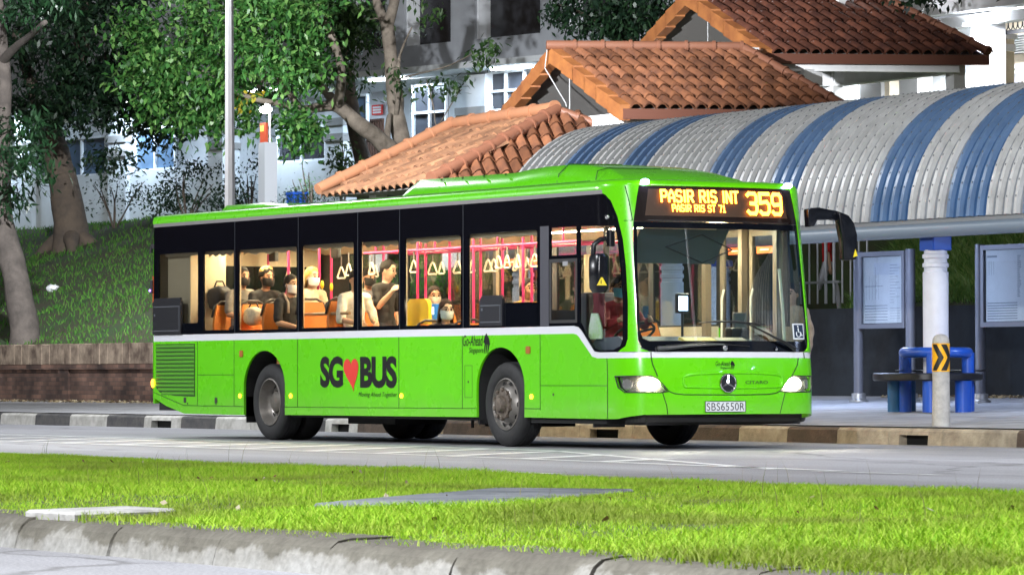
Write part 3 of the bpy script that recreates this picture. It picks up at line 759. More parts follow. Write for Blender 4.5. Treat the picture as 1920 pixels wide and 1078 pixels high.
# upper storey: grey slab with deep window recesses
ups = [(655, 0, 722, 94), (757, 0, 845, 83), (889, -6, 1013, 68), (1062, -30, 1190, 52)]
rr = [rect(*x) for x in ups]
edges = [-45.0]+[e for r_ in rr for e in (r_[0], r_[1])]+[6.0]
ztop = 16.0; zs = sum(r_[2] for r_ in rr)/4; zt2 = zs+2.0
fbox(mb, -45, 6, zb, zs, 0, 2.5); fbox(mb, -45, 6, zt2, ztop, 0, 2.5)
for i in range(0, len(edges), 2): fbox(mb, edges[i], edges[i+1], zs, zt2, 0, 2.5)
mb.build('upper_wall', m_grey, t)
for r_ in rr:
    mb = MB(); fbox(mb, r_[0], r_[1], zs, zt2, .5, .6); w_ = mb.build('window', m_pane, t)
    mb = MB(); fbox(mb, r_[0], r_[0]+.07, zs, zt2, .1, .5); fbox(mb, r_[1]-.07, r_[1], zs, zt2, .1, .5); fbox(mb, r_[0]+.071, r_[1]-.071, zt2-.06, zt2, .1, .5); mb.build('window_frame', m_frame, w_)
# ground floor back wall, ceiling, floor
mb = MB(); g0 = 4.4
fbox(mb, -45, 6, g0, zb, 2.5, 2.7); mb.build('ground_floor_wall', m_lwall, t)
mb = MB(); fbox(mb, -45, 6, zb-.12, zb-.003, .1, 2.5); mb.build('ceiling', m_white, t)
mb = MB(); fbox(mb, -45, 6, zb-.10, zb+.06, -1.1, 0); mb.build('ledge', m_lwall, t)
# columns with banded capitals
def column(u0, u1, band=True):
    s0, s1, _, _ = rect(u0, 150, u1, 300)
    mb = MB(); fbox(mb, s0, s1, g0, zb-.17, -.05, .55); c_ = build_split(mb, 'column', m_lwall, t)[0]
    if band:
        z = zb-1.2; mb = MB()
        for k in range(2): fbox(mb, s0-.03, s1+.03, z-k*.42, z+.2-k*.42, -.08, .58)
        mb.build('band', m_band, c_)
for u in ((858, 912), (612, 646), (1015, 1050), (392, 420), (205, 238), (30, 62)): column(*u)
# infill walls and windows of the ground floor
mb = MB()
for (u0, v0, u1, v1) in ((505, 303, 612, 400), (770, 262, 858, 420), (912, 205, 1015, 420), (62, 330, 205, 430), (238, 318, 392, 430), (-60, 340, 30, 430)):
    s0, s1, z0, z1 = rect(u0, v0, u1, v1); fbox(mb, s0, s1, g0, z1, .1, .3)
build_split(mb, 'parapet_wall', m_lwall, t)
def gwin(u0, v0, u1, v1, cols=2, rows=2, pm=None, grille=False):
    s0, s1, z0, z1 = rect(u0, v0, u1, v1, .2)
    mb = MB(); fbox(mb, s0, s1, z0, z1, .22, .26); w_ = mb.build('window', pm or m_pane, t)
    mb = MB(); fw_ = .06
    for i in range(cols+1): x = s0+(s1-s0)*i/cols; fbox(mb, x-fw_/2, x+fw_/2, z0, z1, .14, .22)
    for j in range(rows+1): z = z0+(z1-z0)*j/rows; fbox(mb, s0-fw_/2, s1+fw_/2, z-fw_/2, z+fw_/2, .12, .215)
    mb.build('window_frame', m_frame, w_)
    if grille:
        mb = MB()
        for i in range(1, 12): x = s0+(s1-s0)*i/12; fbox(mb, x-.008, x+.008, z0, z1, .27, .285)
        for j in range(1, 5): z = z0+(z1-z0)*j/5; fbox(mb, s0, s1, z-.008, z+.008, .27, .285)
        mb.build('grille', m_frame, w_)
gwin(777, 160, 838, 262, 2, 2); gwin(915, 135, 985, 206, 2, 2, None, True); gwin(522, 240, 612, 302, 2, 1, m_pane); gwin(255, 240, 330, 318, 2, 1, m_pane_b); gwin(110, 260, 200, 330, 2, 1, m_pane_b); gwin(655, 180, 690, 262, 1, 1, m_pane_b)
# doorway gate, wall posters, lamps
mb = MB(); s0, s1, z0, z1 = rect(690, 224, 722, 305, 1.0)
for i in range(8): x = s0+(s1-s0)*i/7; fbox(mb, x-.025, x+.025, z0, z1, .9, .95)
fbox(mb, s0, s1, z1-.06, z1, .88, .97); fbox(mb, s0, s1, (z0+z1)/2, (z0+z1)/2+.06, .88, .97); mb.build('gate', mat('brown gate', (.12, .06, .04), .6), t)
mb = MB(); s0, s1, z0, z1 = rect(696, 197, 716, 216, 2.4); fbox(mb, s0, s1, z0, z1, 2.42, 2.45); p_ = mb.build('notice', mat('red notice', (.75, .04, .03), .6), t)
mb = MB()
for k in range(3): zz = z0+(z1-z0)*(.25+.25*k); fbox(mb, s0+.06, s1-.06, zz-.025, zz+.025, 2.405, 2.419)
mb.build('lettering', mat('white lettering', (.8, .8, .8), .6), p_)
for sgn in (-33, -26, -19.5, -14.2, -9.2, -4.5):
    mb = MB(); fbox(mb, sgn-.75, sgn+.75, zb-.16, zb-.105, -.6, -.46); mb.build('ceiling_lamp', m_lite, t)
    ld = bpy.data.lights.new('ceiling_lamp_light', 'AREA'); lo_ = bpy.data.objects.new('ceiling_lamp_light', ld); COL.objects.link(lo_)
    ld.shape = 'RECTANGLE'; ld.size = 1.5; ld.size_y = .3; ld.energy = 95; ld.color = (.62, .80, 1.0)
    lo_.parent = t; lo_.location = Vector(fw(sgn, zb-.20, -.53))-t.location

# =================================================================== STAIR BUILDING at the right
m_bwhite = mat('white beam render', (0.70, 0.70, 0.72), .8, var=.06, scale=1.0)
m_cream = mat('cream wall', (0.66, 0.58, 0.45), .8, var=.06)
t = thing('stair_building', (-20, 27, 4), 'white walkway building with beams and cream columns behind the tiled shelters', 'building')
def yb(mb, u0, v0, u1, v1, y, d):
    a, c = PY(u0, v0, y), PY(u1, v1, y); e, g = PY(u0, v1, y), PY(u1, v0, y)
    mb.box(((a[0]+e[0])/2, y, (c[2]+e[2])/2), ((c[0]+g[0])/2, y+d, (a[2]+g[2])/2))
mb = MB(); yb(mb, 1622, -30, 2100, 16, 26.4, .35); yb(mb, 1740, 16, 2100, 37, 26.75, .3); yb(mb, 1380, 90, 1430, 120, 26.2, .3); build_split(mb, 'beam', m_bwhite, t)
mb = MB(); yb(mb, 1821, 37, 1853, 330, 26.8, .45); yb(mb, 1686, 110, 1720, 330, 26.9, .4); yb(mb, 1404, 95, 1470, 330, 26.9, .35); build_split(mb, 'column', m_bwhite, t)
mb = MB(); yb(mb, 1500, 60, 1835, 330, 29, .3); mb.build('back_wall', m_lwall, t)
mb = MB(); yb(mb, 1612, 125, 1652, 330, 28.2, .3); mb.build('wall_return', mat('grey wall', (.3, .3, .3), .8), t)
mb = MB(); yb(mb, 1652, 125, 1668, 330, 28.3, .3); yb(mb, 1853, 64, 1877, 330, 27.6, .35); c_ = build_split(mb, 'cream_column', m_cream, t)[0]
mb = MB(); yb(mb, 1851, 84, 1879, 97, 27.56, .35); yb(mb, 1851, 65, 1880, 74, 27.56, .38); mb.build('band', m_bwhite, c_)
mb = MB(); yb(mb, 1855, 0, 2100, 330, 29.4, .3); mb.build('far_wall', m_cream, t)
mb = MB(); yb(mb, 1878, 122, 1909, 240, 29.3, .09); d_ = mb.build('door', mat('grey door', (.28, .28, .33), .6), t)
mb = MB(); yb(mb, 1892, 125, 1906, 139, 29.28, .018); n_ = mb.build('door_notice', mat('door notice', (.7, .7, .68), .6), d_)
mb = MB(); yb(mb, 1894, 128, 1898, 134, 29.27, .008); yb(mb, 1900, 129, 1904, 133, 29.27, .008); mb.build('pictogram', mat('dark print', (.05, .05, .05), .6), d_)
mb = MB()
for k in range(8): yb(mb, 1877, 62+k*4.6, 2000, 64.6+k*4.6, 29.2, .18)
mb.build('louvre', mat('louvre grey', (.14, .14, .14), .6), t)
mb = MB()
m_iron = mat('wrought iron', (.015, .015, .018), .5)
p0, p1 = PY(1858, 42, 27.3), PY(1990, 42, 27.3); zb_ = PY(1858, 64, 27.3)[2]; zt_ = PY(1858, 36, 27.3)[2]
mb.box((p0[0], 27.3, zb_-.05), (p1[0], 27.36, zb_+.03)); mb.box((p0[0], 27.3, zt_), (p1[0], 27.36, zt_+.04)); mb.box((p0[0], 27.3, zb_), (p0[0]+.05, 27.36, zt_))
x = p0[0]+.15
while x < p1[0]:
    c = Vector((x, 27.33, (zb_+zt_)/2)); mb.tube([c+Vector((.075*math.cos(a), 0, .12*math.sin(a))) for a in [6.283*i/10 for i in range(10)]], .012, 5, closed=True); x += .155
mb.build('railing', m_iron, t)
mb = MB(); a = PY(1556, 140, 28.95); c = PY(1608, 330, 28.95); mb.box((a[0], 28.93, c[2]), (c[0], 28.97, a[2])); d_ = mb.build('door', mat('lit door', (.82, .84, .86), .6), t)
mb = MB(); a = PY(1571, 165, 28.9); c = PY(1574, 190, 28.9); mb.box((a[0], 28.9, c[2]), (c[0], 28.93, a[2])); mb.build('handle', m_iron, d_)
mb = MB(); yb(mb, 1796, 105, 1812, 120, 26.6, .1); mb.build('sign', mat('small sign', (.5, .5, .55), .6), t)
for (u, v, y, e) in ((1838, 44, 26.55, 110), (1585, 128, 28.2, 60), (1895, 20, 28.4, 90), (1740, 125, 28.0, 60)):
    p = PY(u, v, y)
    mb = MB(); mb.box((p[0]-.5, p[1]-.06, p[2]-.03), (p[0]+.5, p[1]+.06, p[2]+.03)); 
    o_ = mb.build('ceiling_lamp', m_lite, t)
    ld = bpy.data.lights.new('ceiling_lamp_light', 'AREA'); lo_ = bpy.data.objects.new('ceiling_lamp_light', ld); COL.objects.link(lo_)
    ld.shape = 'RECTANGLE'; ld.size = 1.0; ld.size_y = .2; ld.energy = e; ld.color = (.9, .95, 1.0); lo_.parent = t; lo_.location = Vector((p[0], p[1], p[2]-.05))-t.location

# stairs with rails climbing beside the bank
m_rail = mat('galvanised rail', (.4, .41, .43), .4, metal=.6)
m_step = mat('stair tiles', (.55, .56, .58), .7, var=.1)
t = thing('stairs', (-12, 18, 1), 'pale tiled stairs with upright grey railing beside the grass bank', 'stairs')
mb = MB()
for k in range(14): mb.box((-17, 15.8+k*.32, .2), (-8.9-.24*k+.75, 15.8+(k+1)*.32, .45+.17*k+.17))
mb.build('step', m_step, t)
mb = MB()
za = PY(1560, 520, 17)[2]
for u in np.arange(1440, 1632, 15.5):
    p = PY(u, 480, 17.0); mb.cyl((p[0], 17.0, za-.45), (p[0], 17.0, za+1.1), .018 if int(u) % 4 else .03, 8)
mb.box((-14.5, 16.97, za+1.08), (-6.9, 17.03, za+1.13)); mb.box((-14.5, 16.97, za-.1), (-8.0, 17.03, za-.06))
mb.build('railing', m_rail, t)

# =================================================================== BUS SHELTER with barrel roof
t = thing('bus_shelter', (2, 11, .35), 'bus stop shelter with blue and white ribbed barrel roof on white columns', 'bus shelter')
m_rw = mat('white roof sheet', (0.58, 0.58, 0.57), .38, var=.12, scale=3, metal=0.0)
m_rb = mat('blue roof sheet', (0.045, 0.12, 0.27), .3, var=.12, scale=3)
VY0, VY1, VZ = 8.95, 13.15, 2.78; VC = (VY0+VY1)/2; VR = (VY1-VY0)/2; RISE = 2.0
XE, XS = -6.1, 34.0  # right end extended unseen, to give the windscreen a reflection
# ribs every 0.235 m; blue groups of the measured stripes
def vault(x, a, lift=0.0): return (x, VC-(VR+lift)*math.cos(a), VZ+(RISE+lift)*math.sin(a))
na = 26
mbs = [MB(), MB()]
bounds = [(-6.1, 0), (-4.77, 1), (-4.06, 0), (-2.99, 1), (-2.25, 0), (-.36, 1), (.34, 0), (1.38, 1), (2.12, 0), (4.01, 1), (4.86, 0), (5.72, 1), (6.59, 0), (7.36, 1), (8.2, 0), (10.1, 1), (10.95, 0), (11.9, 1), (12.8, 0), (14.6, 1), (15.5, 0), (17.3, 1), (18.2, 0), (20.2, 1), (21.1, 0), (23, 1), (24, 0), (26, 1), (27, 0), (30, 1), (31, 0), (34, 0)]
m_rw_shade = mat('white roof shaded valley', (0.27, 0.29, 0.32), .5, var=.2, scale=3); m_rb_sheen = mat('blue roof sheen ridge', (0.13, 0.22, 0.38), .35, var=.12, scale=3)  # rib shade and sheen painted in: darker valleys, lighter blue ridges
ribs = []
for (xa, c_), (xb, _) in zip(bounds[:-1], bounds[1:]):
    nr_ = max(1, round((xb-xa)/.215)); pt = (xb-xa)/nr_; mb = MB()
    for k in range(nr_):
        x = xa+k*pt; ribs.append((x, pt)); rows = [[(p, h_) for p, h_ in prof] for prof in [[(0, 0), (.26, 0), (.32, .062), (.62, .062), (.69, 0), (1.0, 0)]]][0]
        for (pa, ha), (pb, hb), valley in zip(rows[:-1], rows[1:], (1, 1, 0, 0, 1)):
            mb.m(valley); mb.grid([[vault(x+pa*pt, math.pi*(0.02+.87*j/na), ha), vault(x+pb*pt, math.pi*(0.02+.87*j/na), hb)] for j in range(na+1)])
    mb.build('blue_roof_sheet' if c_ else 'white_roof_sheet', [m_rb_sheen, m_rb] if c_ else [m_rw, m_rw_shade], t, smooth=30)
# seams: purlin ridges across the ribs
mb = MB()
for j in range(1, 14):
    a = math.pi*(.02+.96*j/14*.5)
    for x, pt in ribs:
        p = Vector(vault(x+.46*pt, a, .062)); q_ = Vector(vault(x+.46*pt, a+.012, .068))
        mb.tube([p, q_], .007, 5)
mb.build('fixing', mat('roof fixings', (.2, .21, .23), .5, metal=.3), t)
mb = MB(); mb.tube([(XE-.1, VY0-.02, VZ-.03), (XS, VY0-.02, VZ-.03)], .095, 14)
mb.build('gutter_pipe', mat('grey blue pipe', (.20, .25, .31), .45), t, smooth=60)
mb = MB(); mb.box((XE, VY0+.02, VZ+.05), (XS, VY0+.05, VZ+.19)); mb.build('edge_flashing', mat('flashing', (.33, .34, .35), .4, metal=.4), t)
m_colw = mat('column paint', (.70, .70, .74), .5, var=.05)
m_blue = mat('blue paint', (0.01, 0.075, 0.42), .35, coat=.3)
CX, CY = 5.12, 9.22
for (cx, cy) in ((CX, CY), (CX-6.5, CY), (CX+6.5, CY), (CX-10.8, CY), (CX-10.8, 12.95), (CX+6.5, 12.95), (CX+13, CY), (CX+19.5, CY), (CX+26, CY)):
    z0 = pave(cy)-.05
    mb = MB(); prof = [(.165, 0), (.168, 1.93), (.15, 1.94), (.15, 1.99), (.172, 2.0), (.172, 2.05), (.15, 2.06), (.15, 2.11), (.172, 2.12), (.172, 2.17), (.15, 2.18), (.15, 2.23)]
    mb.lathe([(r_*1.03, h_) for r_, h_ in prof], (cx, cy, z0), n=28); c_ = mb.build('column', m_colw, t, smooth=40)
    mb = MB(); mb.box((cx-.16, cy-.155, z0+2.22), (cx+.16, cy+.155, VZ-.09), bev=.02); mb.build('capital', m_blue, c_)
mb = MB()
for cx in (CX-10.8, CX-6.5, CX, CX+6.5): mb.tube([Vector(vault(cx, math.pi*(.03+.85*j/14), -.06)) for j in range(15)], .04, 8)
build_split(mb, 'roof_hoop', mat('frame grey', (.3, .32, .36), .45), t, 60)
mb = MB()
for cx in (-4, .5, 8.5, 16, 23, 30):
    mb.box((cx-.6, 10.95, VZ+.35), (cx+.6, 11.15, VZ+.42))
    ld = bpy.data.lights.new('shelter_lamp_light', 'AREA'); lo_ = bpy.data.objects.new('shelter_lamp_light', ld); COL.objects.link(lo_)
    ld.shape = 'RECTANGLE'; ld.size = 1.2; ld.size_y = .2; ld.energy = 60; ld.color = (.55, .68, 1.0); lo_.parent = t; lo_.location = Vector((cx, 11.05, VZ+.33))-t.location
mb.build('tube_lamp', mat('shelter tube', (1, 1, 1), .4, emit=(.6, .72, 1.0), estr=8), t)
# =================================================================== TREES AND PLANTS
def bark(name, c1, c2):
    m = mat(name, c1, .9, scale=2.5, col2=c2, bump=.9, bscale=14, detail=8); return m
m_bark = bark('bark pale', (.27, .225, .18), (.11, .09, .07))
m_barkg = bark('bark grey', (.11, .092, .08), (.05, .042, .037))
m_barkd = bark('bark dark', (.12, .09, .065), (.07, .055, .045))
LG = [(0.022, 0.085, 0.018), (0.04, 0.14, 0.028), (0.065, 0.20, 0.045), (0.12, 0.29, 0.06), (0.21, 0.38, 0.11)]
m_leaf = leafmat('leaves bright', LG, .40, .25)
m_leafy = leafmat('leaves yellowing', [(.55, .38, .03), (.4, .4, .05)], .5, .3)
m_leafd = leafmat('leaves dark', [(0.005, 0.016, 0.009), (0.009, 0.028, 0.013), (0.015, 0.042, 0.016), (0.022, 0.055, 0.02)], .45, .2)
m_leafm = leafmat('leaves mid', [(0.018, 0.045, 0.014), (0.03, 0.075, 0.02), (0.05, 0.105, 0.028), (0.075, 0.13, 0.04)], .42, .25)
def trunk_tube(mb, pts, rad, wob=.03, sub=5, n=12):
    P_ = [Vector(p) for p in pts]; out = []; rr = []
    for i in range(len(P_)-1):
        p0, p1, p2, p3 = P_[max(i-1, 0)], P_[i], P_[i+1], P_[min(i+2, len(P_)-1)]
        for k in range(sub):
            s = k/sub
            q = .5*((2*p1)+(p2-p0)*s+(2*p0-5*p1+4*p2-p3)*s*s+(3*p1-p0-3*p2+p3)*s**3)
            r_ = rad[i]+(rad[i+1]-rad[i])*s
            q = q+Vector((noise.noise(q*1.3), noise.noise(q*1.3+Vector((5, 5, 5))), 0))*wob
            out.append(q); rr.append(r_*(1+.10*noise.noise(q*2.1)))
    out.append(P_[-1]); rr.append(rad[-1])
    mb.tube(out, rr, n)
def leaves(blobs, ls, lw, per=12, spread=.28, droop=.5, seed=1, nf=.9, lo=-.42, hi=.22):
    """leaf clusters through a set of ellipsoids: (centre, (rx, ry, rz), clusters)"""
    g = np.random.default_rng(seed); V = []
    for c, rad, n in blobs:
        d = g.normal(size=(n, 3)); d /= np.linalg.norm(d, axis=1)[:, None]
        rr = g.uniform(.25, 1.0, n)**.5
        C_ = np.array(c)+d*rr[:, None]*np.array(rad)*g.uniform(.85, 1.1, (n, 1))
        # thin out along a noise field so that gaps and clumps appear
        nz = np.array([noise.noise(Vector(p*nf)) for p in C_]); C_ = C_[nz > g.uniform(lo, hi, n)]
        for p in C_:
            k = g.integers(max(3, per-5), per+5)
            tw = g.normal(size=3); tw /= np.linalg.norm(tw); tw[2] = tw[2]*.5-droop*.4
            pos = p+g.normal(size=(k, 3))*spread*.38+tw*np.linspace(-.5, .5, k)[:, None]*spread*1.6
            a = g.normal(size=(k, 3)); a += tw*.7; a[:, 2] -= droop; a /= np.linalg.norm(a, axis=1)[:, None]
            up = np.array([0, 0, 1.0])+g.normal(size=(k, 3))*.5
            b_ = np.cross(a, up); b_ /= np.linalg.norm(b_, axis=1)[:, None]
            nn = np.cross(b_, a)
            L_ = (ls*g.uniform(.65, 1.25, k))[:, None]; W_ = (lw*g.uniform(.7, 1.2, k))[:, None]
            v0 = pos; v2 = pos+a*L_; m_ = pos+a*L_*.45
            v1 = m_+b_*W_*.5+nn*W_*.12; v3 = m_-b_*W_*.5+nn*W_*.12
            V.append(np.stack([v0, v1, v2, v3], 1).reshape(-1, 3))
    V = np.concatenate(V); n = len(V)//4
    return V, np.arange(n)[:, None]*4+np.array([[0, 1, 2, 3]])
def p3(u, v, y): return Vector(PY(u, v, y))

# A: tree lit by the street lamp, limbs reaching left over the slope
t = thing('broadleaf_tree', tuple(p3(742, 330, 21)), 'tree with glossy bright green leaves and a bare pale limb reaching left', 'tree')
mb = MB()
base = p3(742, 330, 21); base.z = hill_z(base.x, base.y)-.2
trunk_tube(mb, [base, p3(738, 300, 21), p3(712, 265, 20.6), p3(672, 232, 20), p3(634, 200, 19.5), p3(600, 201, 19), p3(566, 206, 18.5), p3(525, 195, 18), p3(478, 186, 17.5), p3(430, 168, 17)], [.3, .26, .2, .17, .15, .115, .09, .075, .06, .04])
trunk_tube(mb, [p3(634, 200, 19.5), p3(618, 180, 19.4), p3(607, 168, 19.3), p3(588, 152, 19.2)], [.13, .11, .10, .085])
trunk_tube(mb, [p3(566, 206, 18.5), p3(520, 150, 18), p3(490, 145, 17.8), p3(478, 100, 17.6), p3(440, 60, 17.2)], [.07, .055, .05, .04, .02])
trunk_tube(mb, [p3(484, 165, 17.6), p3(505, 125, 17.9), p3(520, 118, 18)], [.05, .045, .03])
trunk_tube(mb, [p3(478, 186, 17.5), p3(440, 185, 17.3), p3(410, 150, 17), p3(330, 110, 16.5)], [.045, .04, .03, .015])
trunk_tube(mb, [p3(722, 278, 20.8), p3(728, 240, 21), p3(732, 215, 21.2)], [.09, .075, .05])
trunk_tube(mb, [p3(634, 200, 19.5), p3(640, 130, 19), p3(610, 40, 18.5), p3(560, -60, 18)], [.12, .10, .08, .05])
mb.build('trunk', m_bark, t, smooth=180)
cy = 17.0
bl = []
def blob(u, v, y, ru, rv, ry, n): 
    p = p3(u, v, y); s = FPX/((np.array(p)-CAM)@_f); return (tuple(p), (ru/s, ry, rv/s), n)
bl = [blob(300, 60, 16.5, 105, 70, 1.2, 240), blob(290, 140, 16.2, 85, 50, 1.0, 150), blob(380, 150, 16.5, 95, 70, 1.2, 260), blob(400, 30, 16.8, 110, 60, 1.3, 240), blob(330, 210, 16.3, 70, 40, .9, 110), blob(400, 235, 16.6, 60, 35, .8, 90),
      blob(520, 60, 17.3, 110, 80, 1.4, 240), blob(560, 110, 17.6, 60, 60, 1.0, 150), blob(440, 215, 17.2, 50, 45, .8, 70), blob(540, 225, 17.6, 26, 30, .6, 34), blob(560, 250, 17.8, 35, 35, .6, 60), blob(600, 30, 18.0, 70, 70, 1.2, 150), blob(510, 10, 17.2, 120, 50, 1.2, 150)]
V, F = leaves([(c_, r_, int(n_*.66)) for c_, r_, n_ in bl], .20, .095, 16, .40, .65, 3, 1.0, -.12, .12)
np_mesh('crown', V, F, m_leaf, t)
V, F = leaves([blob(418, 80, 16.0, 14, 12, .2, 3), blob(470, 170, 16.6, 14, 12, .2, 3), blob(452, 200, 16.6, 10, 10, .2, 2), blob(415, 235, 16.2, 12, 12, .2, 2)], .17, .09, 5, .2, .6, 5)
np_mesh('yellow_leaves', V, F, m_leafy, t)
# darker leaves of the same crown's far side
t2_ = thing('broadleaf_tree', tuple(p3(672, 330, 24)), 'shadowed tree with dark drooping leaves behind the lit one, its trunk leaning right', 'tree')
mb = MB(); base = p3(690, 345, 24); base.z = hill_z(base.x, base.y)-.2
trunk_tube(mb, [base, p3(683, 320, 24), p3(668, 250, 24), p3(655, 180, 24), p3(648, 90, 24), p3(640, -30, 23.5)], [.26, .22, .19, .19, .18, .15]); mb.build('trunk', m_barkd, t2_, smooth=180)
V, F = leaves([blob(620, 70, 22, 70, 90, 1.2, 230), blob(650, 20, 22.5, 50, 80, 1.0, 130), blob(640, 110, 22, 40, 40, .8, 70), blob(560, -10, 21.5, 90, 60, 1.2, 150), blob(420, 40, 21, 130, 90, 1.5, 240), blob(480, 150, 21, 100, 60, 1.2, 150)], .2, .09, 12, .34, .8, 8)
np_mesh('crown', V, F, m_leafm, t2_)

# B: pale forked trunk in front of the block
t = thing('broadleaf_tree', tuple(p3(765, 320, 21.5)), 'tree with bare mottled pale forked trunk standing in front of the grey block', 'tree')
mb = MB(); base = p3(772, 330, 21.5); base.z = hill_z(base.x, base.y)-.2
trunk_tube(mb, [base, p3(757, 285, 21.5), p3(744, 215, 21.5), p3(741, 190, 21.5), p3(732, 110, 21.5), p3(727, 48, 21.5)], [.24, .21, .19, .21, .16, .15])
trunk_tube(mb, [p3(727, 52, 21.5), p3(716, 30, 21.5), p3(706, 5, 21.5), p3(696, -60, 21.3)], [.13, .11, .10, .09])
trunk_tube(mb, [p3(727, 52, 21.5), p3(735, 20, 21.5), p3(746, -30, 21.5)], [.14, .12, .11])
trunk_tube(mb, [p3(744, 215, 21.4), p3(748, 130, 21.4), p3(752, 100, 21.4), p3(772, 52, 21.4)], [.06, .05, .03, .015])
trunk_tube(mb, [p3(736, 150, 21.4), p3(790, 138, 21.3), p3(850, 120, 21.2), p3(905, 92, 21)], [.03, .02, .015, .012], n=6)
trunk_tube(mb, [p3(727, 48, 21.5), p3(715, 36, 21.2), p3(693, 37, 21.1)], [.04, .02, .01], n=6)
trunk_tube(mb, [p3(800, 150, 21.3), p3(812, 200, 21.3), p3(820, 235, 21.2), p3(855, 180, 21.2), p3(866, 168, 21)], [.014, .014, .013, .012, .01], n=6)
mb.build('trunk', m_bark, t, smooth=180)
V, F = leaves([blob(905, 100, 21, 32, 20, .4, 24), blob(770, 165, 21.2, 26, 22, .4, 14), blob(832, 165, 21.2, 10, 24, .3, 8), blob(865, 150, 21, 9, 22, .3, 9), blob(795, 25, 21, 18, 45, .4, 22), blob(745, 135, 21.2, 10, 12, .3, 5), blob(700, 170, 21.2, 50, 30, .4, 8), blob(800, -80, 21, 200, 60, 1.5, 160)], .19, .085, 10, .26, .9, 12)
np_mesh('crown', V, F, m_leafm, t)

# D: thick trunk at the top of the slope, left
t = thing('shade_tree', tuple(p3(132, 430, 18)), 'old thick trunked tree at the top of the dark slope', 'tree')
mb = MB(); base = p3(134, 438, 18); base.z = hill_z(base.x, base.y)-.25
trunk_tube(mb, [base, p3(132, 415, 18), p3(120, 350, 18), p3(104, 285, 18), p3(95, 240, 18), p3(120, 180, 18), p3(150, 100, 18), p3(160, 0, 18)], [.52, .42, .36, .34, .31, .25, .2, .15], n=16)
trunk_tube(mb, [p3(97, 250, 18), p3(70, 190, 17.8), p3(50, 130, 17.5), p3(30, 60, 17)], [.26, .2, .16, .12])
trunk_tube(mb, [p3(120, 180, 18), p3(180, 130, 18), p3(230, 60, 17.6)], [.15, .11, .08])
for a in (-2.6, -.4, .5, 2.9): trunk_tube(mb, [base+Vector((0, 0, .5)), base+Vector((math.cos(a)*.7, math.sin(a)*.7, .24)), base+Vector((math.cos(a)*1.5, math.sin(a)*1.5, -.3 if math.sin(a) > -.2 else -.6))], [.3, .16, .06])
mb.build('trunk', m_barkd, t, smooth=180)
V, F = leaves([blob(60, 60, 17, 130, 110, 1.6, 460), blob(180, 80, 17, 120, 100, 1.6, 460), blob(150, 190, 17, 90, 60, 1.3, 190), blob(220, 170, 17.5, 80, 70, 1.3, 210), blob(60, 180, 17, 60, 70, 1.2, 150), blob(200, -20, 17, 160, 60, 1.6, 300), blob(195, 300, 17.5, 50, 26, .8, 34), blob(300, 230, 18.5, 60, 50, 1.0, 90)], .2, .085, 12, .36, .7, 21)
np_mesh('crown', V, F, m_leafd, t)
# E: leaning trunk by the brick wall
t = thing('frangipani_tree', tuple(p3(42, 640, 10.4)), 'tree with smooth grey leaning trunk rising just behind the brick wall', 'tree')
mb = MB(); base = p3(50, 645, 10.4); base.z = hill_z(base.x, base.y)-.2
trunk_tube(mb, [base, p3(47, 615, 10.4), p3(33, 540, 10.4), p3(14, 460, 10.4), p3(0, 390, 10.4), p3(2, 300, 10.4), p3(6, 180, 10.4), p3(3, 100, 10.4), p3(-8, -20, 10.4)], [.36, .31, .27, .25, .25, .2, .16, .15, .12], n=16)
trunk_tube(mb, [p3(4, 115, 10.4), p3(30, 88, 10.3), p3(58, 66, 10.2), p3(85, 42, 10)], [.11, .085, .07, .05])
trunk_tube(mb, [p3(14, 460, 10.4), p3(-20, 420, 10.6), p3(-60, 330, 11)], [.16, .13, .1])
mb.build('trunk', m_barkg, t, smooth=180)
V, F = leaves([blob(25, 250, 10.4, 60, 70, .9, 120), blob(15, 350, 10.3, 55, 48, .8, 80), blob(60, 320, 10.3, 35, 35, .6, 45), blob(70, 10, 10, 60, 30, .8, 40), blob(-40, 120, 10.4, 40, 90, .8, 50)], .23, .065, 11, .30, .65, 31)
np_mesh('crown', V, F, leafmat('leaves slender', [(0.008, 0.03, 0.012), (0.013, 0.045, 0.016), (0.022, 0.07, 0.024), (0.014, 0.036, 0.016)], .4, .2), t)
# F: dense shrubs along the top of the slope
def shrub(name, label, u, v, y, blobs, ls, lw, m, seed, stems=5, group=None):
    b_ = p3(u, v, y); b_.z = hill_z(b_.x, b_.y)-.05
    t = thing(name, tuple(b_), label, 'shrub', group)
    mb = MB(); g = random.Random(seed)
    for k in range(stems):
        c = Vector(blobs[k % len(blobs)][0]); c = c+Vector((g.uniform(-.3, .3), g.uniform(-.2, .2), g.uniform(0, .5)))
        trunk_tube(mb, [b_, (b_+c)/2+Vector((g.uniform(-.15, .15), 0, .1)), c], [.03, .02, .008], n=6)
    mb.build('stem', m_barkd, t, smooth=180)
    V, F = leaves(blobs, ls, lw, 11, .3, .3, seed); np_mesh('foliage', V, F, m, t)
shrub('shrub', 'thin open shrub with small leaves between the thick trunk and the pale wall', 215, 395, 19.5, [blob(215, 355, 19.5, 45, 45, .5, 46), blob(180, 370, 19.5, 25, 30, .4, 16), blob(265, 370, 19.5, 40, 32, .4, 26)], .10, .05, m_leafd, 41)
shrub('shrub', 'tall dense dark shrub beside the street lamp post', 350, 395, 19, [blob(355, 330, 19, 38, 70, .7, 110), blob(320, 370, 19, 36, 35, .6, 60), blob(395, 350, 19, 32, 50, .6, 70), blob(420, 380, 19, 26, 24, .5, 36)], .13, .06, m_leafd, 42, 7)
shrub('shrub', 'leafy shrub at the foot of the dark leaning trunk', 640, 345, 21, [blob(640, 310, 21, 26, 26, .5, 40), blob(630, 285, 21, 15, 16, .4, 14), blob(672, 320, 21, 16, 22, .4, 20)], .15, .07, m_leafm, 43)
